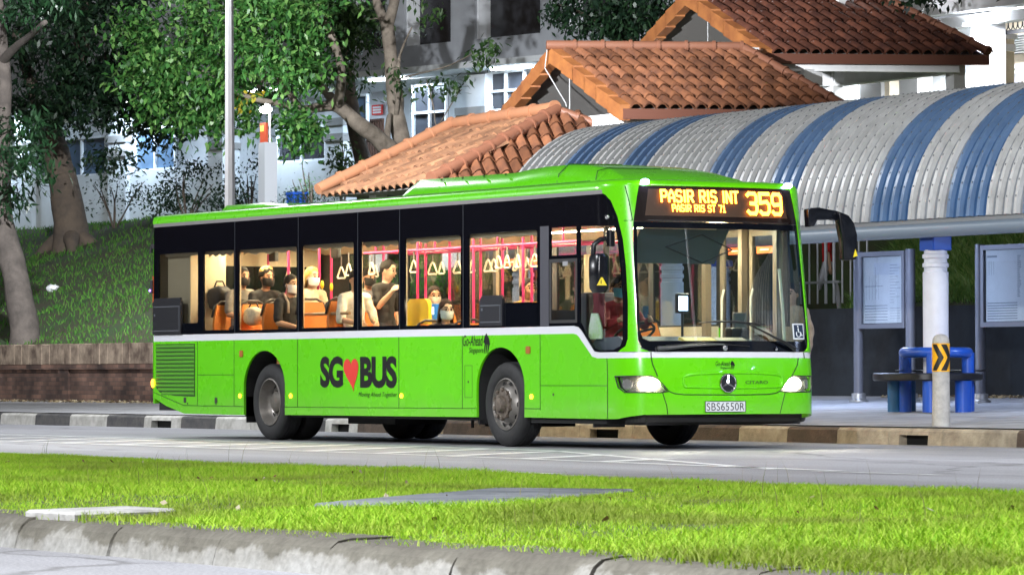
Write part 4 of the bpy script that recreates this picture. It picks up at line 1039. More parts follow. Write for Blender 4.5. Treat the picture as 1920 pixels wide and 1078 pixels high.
shrub('shrub', 'thin twiggy shrub beside the white lamp post', 470, 385, 21.5, [blob(468, 330, 21.5, 26, 55, .5, 34), blob(450, 370, 21.5, 22, 26, .4, 18)], .11, .05, m_leafd, 45)
shrub('potted_plant', 'pale green frond plant behind the blue bin', 573, 372, 17.4, [blob(573, 350, 17.4, 18, 16, .3, 26), blob(573, 330, 17.4, 5, 12, .1, 6)], .13, .03, leafmat('fern', [(.12, .3, .12), (.2, .42, .2), (.3, .5, .28)], .5, .3), 46, 3)
shrub('shrub', 'low clipped dark hedge clump at the corner of the orange tiled roof', 590, 380, 15.6, [blob(592, 372, 15.6, 40, 9, .5, 60), blob(560, 378, 15.6, 30, 7, .4, 36)], .07, .035, m_leafd, 47)
# G: dark tree behind the gabled shelter, H: leaf sprays at the top right
t = thing('broadleaf_tree', tuple(p3(1180, 330, 25)), 'dark tree whose low leaves show above the gabled terracotta roof', 'tree')
mb = MB(); base = p3(1180, 330, 25); base.z = hill_z(base.x, base.y)
trunk_tube(mb, [base, p3(1185, 200, 25), p3(1180, 60, 24.5), p3(1150, -60, 24)], [.22, .19, .16, .12]); trunk_tube(mb, [p3(1182, 90, 24.6), p3(1120, 40, 24), p3(1050, 10, 23.6)], [.1, .07, .03]); mb.build('trunk', m_barkd, t, smooth=180)
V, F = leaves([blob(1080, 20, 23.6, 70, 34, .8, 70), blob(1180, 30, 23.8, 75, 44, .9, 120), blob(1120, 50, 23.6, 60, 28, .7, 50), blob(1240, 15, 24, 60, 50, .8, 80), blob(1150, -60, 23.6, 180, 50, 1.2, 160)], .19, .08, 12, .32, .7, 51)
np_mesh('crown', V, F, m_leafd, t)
t = thing('broadleaf_tree', tuple(p3(2050, 330, 24.5)), 'tree with dark leaf sprays hanging in front of the white beam', 'tree')
mb = MB(); base = p3(2050, 330, 24.5); base.z = hill_z(base.x, base.y)
trunk_tube(mb, [base, p3(2050, 100, 24.5), p3(2030, -60, 24.5)], [.2, .17, .14]); trunk_tube(mb, [p3(2045, -10, 24.5), p3(1900, -30, 24.4), p3(1720, -15, 24.3)], [.08, .05, .015]); mb.build('trunk', m_barkd, t, smooth=180)
V, F = leaves([blob(1727, 2, 24.3, 30, 15, .4, 22), blob(1690, -10, 24.3, 34, 14, .4, 12), blob(1850, -50, 24.3, 120, 30, .8, 60), blob(2030, -60, 24.5, 100, 90, 1.2, 90)], .18, .09, 11, .26, .8, 52)
np_mesh('crown', V, F, m_leafd, t)
# =================================================================== THE BUS: shell surface

W=2.54
_half=[(11.2,0.0),(11.45,.002),(11.64,.014),(11.78,.05),(11.89,.125),(11.955,.23),(12.0,.38),(12.035,.58),(12.065,.82),(12.085,1.05),(12.09,1.27)]
def _cat(P,n=6):
    o=[]
    for i in range(len(P)-1):
        p0=P[max(i-1,0)];p1=P[i];p2=P[i+1];p3=P[min(i+2,len(P)-1)]
        for k in range(n):
            s=k/n
            o.append(tuple(.5*((2*p1[j])+(-p0[j]+p2[j])*s+(2*p0[j]-5*p1[j]+4*p2[j]-p3[j])*s*s+(-p0[j]+3*p1[j]-3*p2[j]+p3[j])*s**3) for j in (0,1)))
    o.append(P[-1]);return o
_c=_cat(_half);_c=_c+[(x,W-y) for x,y in reversed(_c[:-1])]
_T=[0.0]
for a,b in zip(_c,_c[1:]): _T.append(_T[-1]+math.hypot(b[0]-a[0],b[1]-a[1]))
TL=_T[-1]
def plan(t):
    if t<=0: return 11.2+t,0.0
    if t>=TL: return 11.2-(t-TL),W
    lo,hi=0,len(_T)-1
    while hi-lo>1:
        m=(lo+hi)//2
        if _T[m]<=t: lo=m
        else: hi=m
    s=(t-_T[lo])/(_T[hi]-_T[lo])
    return _c[lo][0]+s*(_c[hi][0]-_c[lo][0]),_c[lo][1]+s*(_c[hi][1]-_c[lo][1])
def lean(z):
    if z<.75: return 0.0
    if z<1.05: return .03*((z-.75)/.3)**2
    return .03+.02*(z-1.05)/.3*1.0+(z-1.05)*.07
def surf(t,z,off=0.0):
    x,y=plan(t)
    w=min(1,max(0,(x-11.1)/.7));w=w*w*(3-2*w)
    a,b=plan(t-.02),plan(t+.02)
    tx,ty=b[0]-a[0],b[1]-a[1];l=math.hypot(tx,ty)
    return (x-lean(z)*w+off*ty/l, y-off*tx/l, z)
m_green = mat('bus green paint', (0.115, 0.57, 0.002), .28, coat=.6, spec=.3)
# road film and splashes along the skirt of the panels
N, L, b = nodes_of(m_green)
tc = N.new('ShaderNodeTexCoord'); ge_ = N.new('ShaderNodeNewGeometry'); sz_ = N.new('ShaderNodeSeparateXYZ'); L.new(ge_.outputs['Position'], sz_.inputs[0])
n1 = N.new('ShaderNodeTexNoise'); n1.inputs['Scale'].default_value = 3.5; n1.inputs['Detail'].default_value = 8; L.new(ge_.outputs['Position'], n1.inputs['Vector'])
m1_ = N.new('ShaderNodeMapRange'); m1_.inputs[1].default_value = .34; m1_.inputs[2].default_value = .62; m1_.inputs[3].default_value = .5; m1_.inputs[4].default_value = .0; L.new(sz_.outputs[2], m1_.inputs[0])
m2_ = N.new('ShaderNodeMath'); m2_.operation = 'MULTIPLY'; m2_.use_clamp = True; L.new(m1_.outputs[0], m2_.inputs[0]); L.new(n1.outputs[0], m2_.inputs[1])
mxd = N.new('ShaderNodeMix'); mxd.data_type = 'RGBA'; mxd.inputs[6].default_value = (0.115, 0.57, 0.002, 1); mxd.inputs[7].default_value = (.22, .36, .08, 1); L.new(m2_.outputs[0], mxd.inputs[0]); L.new(mxd.outputs[2], b.inputs['Base Color'])
rr_ = N.new('ShaderNodeMath'); rr_.operation = 'MULTIPLY_ADD'; rr_.inputs[1].default_value = .12; rr_.inputs[2].default_value = .22; L.new(n1.outputs[0], rr_.inputs[0]); L.new(rr_.outputs[0], b.inputs['Roughness'])
n2 = N.new('ShaderNodeTexNoise'); n2.inputs['Scale'].default_value = .9; n2.inputs['Detail'].default_value = 1; L.new(ge_.outputs['Position'], n2.inputs['Vector'])
bp_ = N.new('ShaderNodeBump'); bp_.inputs['Strength'].default_value = .12; bp_.inputs['Distance'].default_value = .02; L.new(n2.outputs[0], bp_.inputs['Height']); L.new(bp_.outputs[0], b.inputs['Coat Normal'])
m_greend = mat('seam green', (0.02, 0.09, 0.004), .6)
m_silver = mat('silver stripe', (.62, .63, .68), .35)
m_blk = mat('black gloss band', (.003, .004, .007), .10, spec=.3)
m_blkm = mat('black plastic', (.012, .012, .014), .45)
m_rub = mat('tyre rubber', (.011, .011, .012), .7, var=.3, scale=9, bump=.15, bscale=40)
m_rim = mat('wheel steel', (.20, .185, .17), .38, metal=.55, var=.2, scale=6)
m_rimd = mat('wheel recess', (.10, .09, .075), .6, metal=.3, var=.3, scale=8)
m_hub = mat('hub brown', (.10, .078, .06), .6, var=.4, scale=20, bump=.4)
m_under = mat('underbody', (.01, .01, .011), .8)
m_chrome = mat('chrome', (.7, .7, .72), .12, metal=1.0)
m_win = glass('bus window glass', (.83, .84, .83), 1.7)
m_wind = glass('driver window glass', (.88, .91, .93), 1.0)
m_ws = glass('windscreen glass', (.70, .78, .80), 2.4)
m_amber = mat('amber marker lamp', (.9, .35, .02), .3, emit=(1, .33, .025), estr=2.2)
m_ambd = mat('amber reflector', (.35, .10, .015), .35)
m_led = mat('led amber', (1, .4, .03), .5, emit=(1.0, .31, .02), estr=7.5)
m_ink = mat('black lettering', (.006, .006, .007), .6, spec=.2)
m_red = mat('red heart', (.62, .025, .015), .4)
t_ = lambda x: x-11.2
SPL = [-.02]+[round(.02+i*.06, 3) for i in range(int(TL/.06)+1)]
def sheet(poly, holes=(), off=0.0, th=.01, splits=True, fn=None):
    """flat outline in (t, z) laid on the shell as a thin plate with real thickness"""
    fn = fn or surf
    bm = bmesh.new(); es = []
    for lp in [poly]+list(holes):
        vs = [bm.verts.new((a, c, 0)) for a, c in lp]
        es += [bm.edges.new((vs[i], vs[(i+1) % len(vs)])) for i in range(len(vs))]
    bmesh.ops.triangle_fill(bm, edges=es, use_beauty=True, normal=(0, 0, 1))
    if splits:
        lo = min(p[0] for p in poly); hi = max(p[0] for p in poly)
        for s in SPL:
            if lo < s < hi: bmesh.ops.bisect_plane(bm, geom=bm.verts[:]+bm.edges[:]+bm.faces[:], plane_co=(s, 0, 0), plane_no=(1, 0, 0), dist=1e-5)
        zl = min(p[1] for p in poly); zh = max(p[1] for p in poly)
        if hi > 0:
            for z in (.75, .85, .95, 1.05): 
                if zl < z < zh: bmesh.ops.bisect_plane(bm, geom=bm.verts[:]+bm.edges[:]+bm.faces[:], plane_co=(0, z, 0), plane_no=(0, 1, 0), dist=1e-5)
    bm.verts.ensure_lookup_table(); bm.verts.index_update()
    P_ = [(v.co.x, v.co.y) for v in bm.verts]; n = len(P_)
    V = [fn(a, c, off) for a, c in P_]+[fn(a, c, off-th) for a, c in P_]; F = []
    for f in bm.faces:
        ix = [v.index for v in f.verts]
        if f.normal.z < 0: ix.reverse()
        F.append(tuple(ix)); F.append(tuple(n+i for i in reversed(ix)))
    for e in bm.edges:
        if len(e.link_faces) == 1:
            a, c = e.verts[0].index, e.verts[1].index; F.append((a, c, n+c, n+a))
    bm.free()
    return V, F
def shell(name, mat_, parent, poly, holes=(), off=0.0, th=.01, smooth=35, fn=None):
    V, F = sheet(poly, holes, off, th, fn=fn); mb = MB(); mb.add(V, F); return mb.build(name, mat_, parent, smooth=smooth)
def rect4(a, b_, c, d): return [(a, b_), (c, b_), (c, d), (a, d)]
def rrect(a, b_, c, d, r_, n=4):
    o = []
    for (cx, cy, s) in ((c-r_, b_+r_, -90), (c-r_, d-r_, 0), (a+r_, d-r_, 90), (a+r_, b_+r_, 180)):
        for k in range(n+1): an = R(s+90*k/n); o.append((cx+r_*math.cos(an), cy+r_*math.sin(an)))
    return o
def arc(cx, cz, rx, rz, a0, a1, n=18): return [(cx+rx*math.cos(R(a0+(a1-a0)*k/n)), cz+rz*math.sin(R(a0+(a1-a0)*k/n))) for k in range(n+1)]
def left(a, c, off=0.0):     # the other long side, x given directly
    return (a, W+off, c)
def side_line(mb, pts, r_=.004, off=.001, n=6):
    out = []
    for i in range(len(pts)-1):
        k = max(1, int(math.hypot(pts[i+1][0]-pts[i][0], pts[i+1][1]-pts[i][1])/.06))
        for j in range(k): s = j/k; out.append(surf(pts[i][0]+(pts[i+1][0]-pts[i][0])*s, pts[i][1]+(pts[i+1][1]-pts[i][1])*s, off))
    out.append(surf(*pts[-1], off)); mb.tube(out, r_, n)
def writing(body, t0, z0, w, h, mat_, parent, name='lettering', off=.003, bold=.0, shear=0.0, spacing=1.0):
    vs, fs = fit_text(body, w, h, bold, spacing, shear)
    mb = MB(); mb.add([surf(t0+x, z0+y, off) for x, y in vs], fs); return mb.build(name, mat_, parent, fixn=False)

bus = thing('bus', (6.0, 1.25, 0.0), 'bright green single deck city bus with lit interior and amber destination sign reading 359', 'bus')
XR, XF = 3.29, 9.165
# ---- lower side panel with wheel arches
def side_poly(zt_):
    p = [(t_(.07), .53), (t_(.45), .42), (t_(.99), .323), (t_(XR-.565), .315)]
    p += [(t_(XR-.57), .60)]+[(t_(a), c) for a, c in arc(XR, .66, .57, .475, 172, 8)]+[(t_(XR+.57), .60), (t_(XR+.565), .325)]
    p += [(t_(XF-.535), .335), (t_(XF-.54), .60)]+[(t_(a), c) for a, c in arc(XF, .66, .54, .475, 172, 8)]+[(t_(XF+.54), .60), (t_(XF+.535), .34)]
    return p
low = side_poly(0)+[(.262, .335), (.262, 1.0), (.06, 1.0), (-.05, 1.02), (-.33, 1.24), (-.37, 1.262), (-.44, 1.275), (t_(.07), 1.275)]
body = shell('side_panel', m_green, bus, low, off=0, th=.03)
mb = MB()
SE = [2.448, 4.199, 6.793, 8.303, 10.047]
for x in SE:
    zlo = .425
    side_line(mb, [(t_(x), zlo), (t_(x), 1.275)], .005)
side_line(mb, [(t_(.08), .60), (t_(.99), .43), (t_(XR-.57), .425)], .005)
side_line(mb, [(t_(XR+.57), .425), (t_(XF-.54), .435)], .004); side_line(mb, [(t_(XF+.54), .44), (t_(10.047), .44)], .005)
side_line(mb, [(t_(1.39), .425), (t_(1.39), 1.27)], .005); side_line(mb, [(t_(1.39), .83), (t_(2.448), .83)], .004)
side_line(mb, [(t_(10.047), .70), (.262, .70)], .004); side_line(mb, [(.264, .34), (.264, 1.0)], .006)
for a, b_ in (((t_(8.36), .56), (t_(8.36), .93)), ((t_(8.36), .93), (t_(8.53), .93)), ((t_(8.53), .93), (t_(8.53), .56)), ((t_(8.53), .56), (t_(8.36), .56))): side_line(mb, [a, b_], .003)
mb.build('panel_seam', m_greend, body, smooth=60)
mb = MB()
for x, z, s in ((1.02, .50, .035), (1.93, .50, .035), (1.10, .455, .012), (1.93, .455, .012), (10.33, .60, .014), (8.44, .74, .012)): mb.add(*sheet(rect4(t_(x)-s, z-s, t_(x)+s, z+s), off=.004, th=.006))
build_split(mb, 'latch', m_blkm, body)
# stripes
low_s = [(-11.13, 1.275), (-.44, 1.275), (-.37, 1.262), (-.33, 1.24), (-.05, 1.02), (.06, 1.0)]
up_s = [(.10, 1.064), (-.01, 1.075), (-.27, 1.30), (-.34, 1.345), (-.44, 1.36), (-11.13, 1.36)]
mirror = lambda P_: [(TL-a, c) for a, c in reversed(P_)]
front_s = [(.49, 1.0), (.9, 1.004), (1.4, 1.004), (TL/2, 1.004)]
poly = low_s+front_s+mirror(low_s+front_s[:-1])+[(TL+11.13, 1.36)]+[(TL+.44, 1.36), (TL+.34, 1.345), (TL+.27, 1.30), (TL+.01, 1.075), (TL-.10, 1.064)]+[(TL/2, 1.068)]+up_s
stripe = shell('belt_stripe', m_silver, bus, poly, off=.0005, th=.02)
# ---- window band: black with openings
openings = [(.213, 1.51, 1.399, 2.437), (1.57, 1.41, 2.433, 2.437), (2.568, 1.40, 4.171, 2.43), (4.314, 1.41, 5.662, 2.44), (5.839, 1.41, 6.781, 2.43), (6.938, 1.405, 8.267, 2.445), (8.442, 1.395, 9.979, 2.45)]
holes = [rrect(t_(a), b_, t_(c), d, .03, 2) for a, b_, c, d in openings]
drv = [(-.31, 1.40), (-.24, 1.32), (-.01, 1.11), (.10, 1.09), (.40, 1.09), (.52, 1.13), (.565, 1.21), (.60, 1.6), (.605, 2.0), (.59, 2.36), (.56, 2.44), (-.31, 2.46)]
dlow = rect4(t_(10.27), 1.41, t_(10.82), 2.10); dup = rect4(t_(10.27), 2.15, t_(10.82), 2.46)
band_poly = [(-11.13, 1.361), (-.44, 1.361), (-.335, 1.348), (-.265, 1.305), (-.005, 1.08), (.10, 1.066), (.48, 1.066), (.60, 1.13), (.635, 1.21), (.668, 1.6), (.677, 2.0), (.665, 2.3), (.62, 2.55), (.55, 2.72), (.46, 2.785), (.38, 2.80), (-11.13, 2.80)]
band = shell('window_band', m_blk, bus, band_poly, holes+[drv, dlow, dup], off=-.001, th=.02)
mb = MB()
for x in SE[:4]+[5.75]: side_line(mb, [(t_(x)+.02, 1.365), (t_(x)+.02, 2.80)], .004, .0)
mb.build('panel_seam', mat('band seam', (.03, .035, .045), .5), band, smooth=60)
mb = MB(); mb.add(*sheet(rect4(t_(10.05), 1.365, t_(10.235), 2.485), off=.002, th=.004)); mb.build('pillar_trim', mat('pillar grey', (.045, .045, .06), .4), band)
for a, b_, c, d in openings: shell('window', m_win, bus, rrect(t_(a)-.02, b_-.02, t_(c)+.02, d+.02, .03, 2), off=-.012, th=.006)
shell('driver_window', m_wind, bus, [(a*1.0, c) for a, c in [(-.33, 1.38), (-.25, 1.30), (-.01, 1.09), (.10, 1.075), (.46, 1.075), (.56, 1.12), (.59, 1.21), (.62, 1.6), (.625, 2.0), (.61, 2.38), (.56, 2.46), (-.33, 2.48)]], off=-.012, th=.006)
dw = shell('driver_side_window', m_wind, bus, rect4(t_(10.25), 1.39, t_(10.84), 2.48), off=-.012, th=.006)
mb = MB(); mb.add(*sheet(rect4(t_(10.25), 1.395, t_(10.84), 2.11), [rect4(t_(10.29), 1.43, t_(10.80), 2.07)], off=.004, th=.012)); mb.build('window_frame', m_blkm, dw)
mb = MB(); mb.add(*sheet(rect4(t_(10.55), 2.03, t_(10.65), 2.08), off=.012, th=.01)); mb.build('latch', mat('latch grey', (.3, .3, .32), .4), dw)
# ventilation boxes fixed over the glass
def side_box(x0, x1, z0, z1, label, slope=.06):
    mb = MB(); mb.prism([(x0, z0), (x1, z0), (x1, z1-.04), (x1-.03, z1), (x0+slope, z1), (x0, z1-.06)], (0, -.03, 0), (1, 0, 0), (0, 0, 1), (0, 1, 0), .028)
    o_ = mb.build('vent_cover', mat('vent black', (.008, .009, .014), .3), bus)
    mb = MB(); mb.box((x0+.03, -.034, z0+.04), (x1-.03, -.031, z0+.05)); mb.box((x0+.03, -.034, z1-.12), (x1-.03, -.031, z1-.11)); mb.box((x1-.05, -.034, z0+.04), (x1-.04, -.031, z1-.11)); mb.box((x0+.05, -.034, (z0+z1)/2), (x0+.08, -.031, (z0+z1)/2+.03))
    mb.build('trim', mat('vent trim', (.10, .11, .13), .4), o_)
side_box(.10, .95, 1.37, 1.85, 'rear'); side_box(8.74, 9.26, 1.38, 1.73, 'mid')
mb = MB(); mb.box((9.26, -.006, 1.385), (9.99, .004, 1.64)); mb.build('blanking_panel', m_blk, bus)
mb = MB(); mb.add(*sheet(rect4(-11.13, 2.80, .36, 2.845), off=.003, th=.02)); mb.build('drip_rail', mat('grey rail', (.20, .19, .19), .4), bus)
# ---- corner pillars, right then left
pil = [(.488, 1.068), (.60, 1.13), (.635, 1.21), (.668, 1.6), (.677, 2.0), (.665, 2.3), (.62, 2.55), (.55, 2.72), (.46, 2.785), (.40, 2.80), (.36, 2.81), (.36, 2.86), (.885, 2.90), (.878, 2.87), (.85, 2.75), (.795, 2.5), (.775, 2.3), (.766, 2.0), (.75, 1.5), (.744, 1.18), (.775, 1.10), (.86, 1.07)]
pl = shell('corner_pillar', m_green, bus, pil, off=.008, th=.03)
mb = MB(); side_line(mb, [(.785, 2.5), (.765, 2.7), (.735, 2.88)], .006, .01); side_line(mb, [(.69, 2.5), (.79, 2.5)], .004, .01); mb.build('panel_seam', m_greend, pl, smooth=60)
shell('corner_pillar', m_green, bus, mirror(pil), off=.008, th=.03)
HS = .21
mirror_h = lambda P_: [(TL-HS-a, c) for a, c in reversed(P_)]
# ---- front: lower panel, windscreen, destination sign
fp = [(.266, .335), (.45, .338), (.62, .365), (.78, .385), (TL/2, .388)]
fr = fp+mirror(fp[:-1])+[(TL-.266, 1.0), (TL-.49, 1.0), (TL-.9, 1.003), (TL/2, 1.003), (.9, 1.003), (.49, 1.0), (.266, 1.0)]
hlR = [(.405, .800), (.86, .803), (.93, .775), (1.065, .640), (.99, .628), (.56, .628), (.46, .68)]
front = shell('front_panel', m_green, bus, fr, [hlR, mirror_h(hlR)], off=.0, th=.03)
mb = MB()
side_line(mb, [(.875, 1.0), (.885, .93), (.935, .80)], .006); side_line(mb, [(1.065, .64), (1.13, .615), (1.25, .602), (TL/2, .597), (TL-1.45, .602), (TL-1.34, .615), (TL-1.275, .64)], .006)
side_line(mb, [(.99, .628), (1.04, .48), (1.05, .39)], .005); side_line(mb, [(TL-.98, 1.0), (TL-1.0, .93), (TL-1.1, .80)], .006); side_line(mb, [(TL-1.2, .628), (TL-1.25, .48), (TL-1.28, .39)], .005)
side_line(mb, [(.878, 1.065), (.875, 1.0)], .005, .004); side_line(mb, [(TL-.878, 1.065), (TL-.875, 1.0)], .005, .004)
mb.build('panel_seam', mat('front seam', (.01, .03, .004), .6), front, smooth=60)
# pressed recess round the emblem: a raised rolled lip
ell = [(1.25, .70), (1.24, .76), (1.27, .805), (1.45, .828), (TL/2, .838), (TL-1.45, .828), (TL-1.27, .805), (TL-1.24, .76), (TL-1.25, .70), (TL-1.32, .685), (TL/2, .675), (1.32, .685)]
mb = MB(); lipp = []
for i in range(len(ell)):
    p0, p1, p2, p3_ = ell[i-1], ell[i], ell[(i+1) % len(ell)], ell[(i+2) % len(ell)]
    for k in range(5):
        s = k/5; q_ = [.5*((2*p1[j])+(p2[j]-p0[j])*s+(2*p0[j]-5*p1[j]+4*p2[j]-p3_[j])*s*s+(3*p1[j]-p0[j]-3*p2[j]+p3_[j])*s**3) for j in (0, 1)]; lipp.append(surf(q_[0], q_[1], -.004))
mb.tube(lipp, .016, 10, closed=True); mb.build('pressed_lip', m_green, front, smooth=180)
# three pointed star in a ring
ST, SZ, SR = 1.757+.03, .727, .098
bmb = MB(); bmb.add(*sheet([(ST+SR*.9*math.cos(6.2832*k/28), SZ+SR*.9*math.sin(6.2832*k/28)) for k in range(28)], off=.012, th=.014)); emb = bmb.build('emblem', mat('emblem dark', (.01, .012, .016), .3), bus)
mb = MB(); mb.tube([surf(ST+SR*math.cos(6.2832*k/32), SZ+SR*math.sin(6.2832*k/32), .016) for k in range(32)], .010, 8, closed=True)
for a in (90, 210, 330):
    c_, s_ = math.cos(R(a)), math.sin(R(a)); w_ = .018
    mb.add([surf(ST-s_*w_, SZ+c_*w_, .016), surf(ST+s_*w_, SZ-c_*w_, .016), surf(ST+c_*SR*.97, SZ+s_*SR*.97, .016), surf(ST, SZ, .030)], [(0, 3, 2), (3, 1, 2), (0, 2, 1)])
mb.build('star', m_chrome, emb, smooth=40)
writing('CITARO', 2.02, .716, .315, .036, m_greend, bus, 'model_lettering', .004, .02)
# windscreen
wsp = [(.748, 1.20), (.78, 1.115), (.86, 1.075), (.95, 1.069), (TL/2, 1.072)]
ws_out = wsp+mirror(wsp[:-1])+[(TL-.766, 2.0), (TL-.792, 2.49), (.792, 2.49), (.770, 2.0)]
wi = [(.775, 1.30), (.80, 1.215), (.87, 1.185), (TL/2, 1.19)]
ws_in = wi+mirror(wi[:-1])+[(TL-.80, 2.0), (TL-.83, 2.42), (.83, 2.42), (.80, 2.0)]
shell('windscreen_border', m_blk, bus, ws_out, [ws_in], off=-.004, th=.012)
wsc = shell('windscreen', m_ws, bus, [((a-TL/2)*1.006+TL/2, c) for a, c in ws_in[:7]]+[(TL-.79, 2.0), (TL-.82, 2.44), (.82, 2.44), (.79, 2.0)], off=-.006, th=.006)
disp_out = [(.796, 2.492), (TL-.796, 2.492), (TL-.878, 2.882), (.878, 2.882)]
m_disp = mat('sign glass', (.012, .008, .007), .15, spec=.5)
dsp = shell('destination_sign', m_disp, bus, disp_out, off=-.002, th=.02)
mb = MB(); mb.add(*sheet([(.93, 2.555), (TL-.97, 2.555), (TL-1.03, 2.85), (.99, 2.85)], off=.0005, th=.003)); mb.build('sign_screen', mat('sign screen', (.055, .032, .02), .6, spec=.2), dsp)
mb = MB(); mb.add(*sheet([(.96, 2.50), (TL-.96, 2.50), (TL-.96, 2.506), (.96, 2.506)], off=.003, th=.004)); mb.build('trim', m_blkm, dsp)
LET = {'P': [[(0, 0), (0, 1), (.75, 1), (1, .85), (1, .6), (.75, .45), (0, .45)]], 'A': [[(0, 0), (0, .55), (.5, 1), (1, .55), (1, 0)], [(0, .33), (1, .33)]], 'S': [[(1, .88), (.8, 1), (.2, 1), (0, .85), (0, .65), (.2, .52), (.8, .48), (1, .35), (1, .15), (.8, 0), (.2, 0), (0, .12)]], 'I': [[(.5, 0), (.5, 1)]],
       'R': [[(0, 0), (0, 1), (.75, 1), (1, .85), (1, .62), (.75, .47), (0, .47)], [(.5, .47), (1, 0)]], 'N': [[(0, 0), (0, 1), (1, 0), (1, 1)]], 'T': [[(0, 1), (1, 1)], [(.5, 1), (.5, 0)]], '7': [[(0, 1), (1, 1), (.45, 0)]], '1': [[(.1, .8), (.5, 1), (.5, 0)], [(.1, 0), (.9, 0)]],
       '3': [[(0, .9), (.2, 1), (.8, 1), (1, .85), (1, .62), (.8, .5), (.35, .5)], [(.8, .5), (1, .38), (1, .15), (.8, 0), (.2, 0), (0, .1)]], '5': [[(1, 1), (0, 1), (0, .55), (.75, .6), (1, .45), (1, .15), (.75, 0), (.2, 0), (0, .1)]], '9': [[(1, .5), (.2, .45), (0, .58), (0, .85), (.2, 1), (.8, 1), (1, .85), (1, .15), (.8, 0), (.2, 0), (0, .1)]]}
def strokes(word, t0, z0, w, h, wd, widths, gap, off=.028):
    tot = sum(widths.get(c, 1) for c in word)+gap*(len(word)-1); u = w/tot; x = t0; mb = MB()
    for c in word+' ':
        cwid = widths.get(c, 1)*u
        if c == ' ' and mb.f: mb.build('sign_lettering', m_led, dsp, fixn=False); mb = MB()
        for pl_ in LET.get(c, []):
            for i in range(len(pl_)-1):
                a, b_ = pl_[i], pl_[i+1]; p = Vector((x+a[0]*cwid, z0+a[1]*h)); q_ = Vector((x+b_[0]*cwid, z0+b_[1]*h)); d = (q_-p).normalized()*wd*.36; nn = Vector((-d.y, d.x)).normalized()*wd/2
                mb.add([surf(s.x, s.y, off) for s in (p-d-nn, q_+d-nn, q_+d+nn, p-d+nn)], [(0, 1, 2, 3)])
        x += cwid+gap*u
wd_ = {'I': .35, ' ': .55, '1': .8}
strokes('PASIR RIS INT', 1.125, 2.712, .965, .122, .0235, wd_, .42)
strokes('PASIR RIS ST 71', 1.25, 2.607, .66, .070, .0122, wd_, .42)
strokes('359', 2.22, 2.60, .49, .222, .040, {}, .4)
# lettering on the panels
writing('SG', 4.80-11.2, .668, .595, .385, m_ink, bus, 'lettering', .003, .045, spacing=.94)
writing('BUS', 5.83-11.2, .664, .915, .385, m_ink, bus, 'lettering', .003, .045, spacing=.94)
hp = []
for k in range(40):
    a = 2*math.pi*k/40; x = 16*math.sin(a)**3; y = 13*math.cos(a)-5*math.cos(2*a)-2*math.cos(3*a)-math.cos(4*a)
    yy = y*.0122; xx = x*.0118
    hp.append((t_(5.60)+xx+(max(0, -yy)*.32), .875+yy*1.22 if y < 0 else .875+yy))
mb = MB(); mb.add(*sheet(hp, off=.006, th=.004)); mb.build('heart', m_red, bus)
writing('Moving Ahead Together', 5.79-11.2, .545, .96, .072, m_ink, bus, 'lettering', .003, .0, .25)
def ahead(t0, z0, s, par):
    writing('Go-Ahead', t0, z0+.09*s, .46*s, .125*s, m_ink, par, 'operator_lettering', .0035, .005, .25); writing('Singapore', t0+.14*s, z0-.01*s, .33*s, .085*s, m_ink, par, 'operator_lettering', .0035, .003, .25)
    mb = MB()
    for k, (a, b_) in enumerate(((-.02, .0), (.02, .015), (.06, .02))):
        mb.add([surf(t0+(.50+a)*s, z0+.0*s, .0035), surf(t0+(.515+a)*s, z0+.0*s, .0035), surf(t0+(.55+a)*s, z0+.12*s, .0035), surf(t0+(.52+a)*s, z0+.13*s, .0035)], [(0, 1, 2, 3)])
    mb.add([surf(t0+(.47)*s, z0+.13*s, .0037), surf(t0+.52*s, z0+.11*s, .0037), surf(t0+.62*s, z0+.10*s, .0037), surf(t0+.60*s, z0+.17*s, .0037), surf(t0+.54*s, z0+.235*s, .0037), surf(t0+.50*s, z0+.20*s, .0037)], [(0, 1, 2, 3, 4, 5)])
    mb.build('operator_mark', m_ink, par, fixn=False)
ahead(8.32-11.2, 1.065, 1.0, bus); ahead(1.64, .878, .40, bus)
# number plate
mb = MB(); mb.add(*sheet(rrect(1.485, .400, 2.03, .540, .01, 2), off=.006, th=.006)); fr_ = mb.build('plate_holder', m_green, bus)
mb = MB(); mb.add(*sheet(rrect(1.50, .412, 2.015, .528, .01, 2), off=.011, th=.004)); pl_ = mb.build('number_plate', mat('plate silver', (.62, .64, .66), .4), bus)
writing('SBS6550R', 1.515, .428, .485, .083, m_ink, pl_, 'plate_lettering', .013, -.004, spacing=1.05)
mb = MB(); side_line(mb, [(1.50, .412), (2.015, .412), (2.015, .528), (1.50, .528), (1.50, .412)], .004, .012); mb.build('plate_edge', m_ink, pl_, smooth=60)
# accessibility sticker
mb = MB(); mb.add(*sheet(rect4(2.765, 1.21, 2.955, 1.385), off=.002, th=.004)); st_ = mb.build('access_sticker', mat('sticker white', (.7, .75, .8), .5), bus)
mb = MB(); mb.add(*sheet(rect4(2.782, 1.224, 2.938, 1.371), off=.0035, th=.002)); sp_ = mb.build('sticker_panel', mat('sticker blue', (.02, .035, .07), .5), st_)
mb = MB()
def sl(pts, r_=.006): mb.tube([surf(a, c, .005) for a, c in pts], r_, 6)
sl([(2.85+.036*math.cos(R(a)), 1.272+.036*math.sin(R(a))) for a in range(150, 400, 20)]); sl([(2.848, 1.335), (2.85, 1.292), (2.885, 1.288), (2.905, 1.25), (2.918, 1.254)]); mb.sphere(surf(2.846, 1.352, .004), .010, 8); mb.build('wheelchair_symbol', mat('sticker white', (1, 1, 1)), st_)
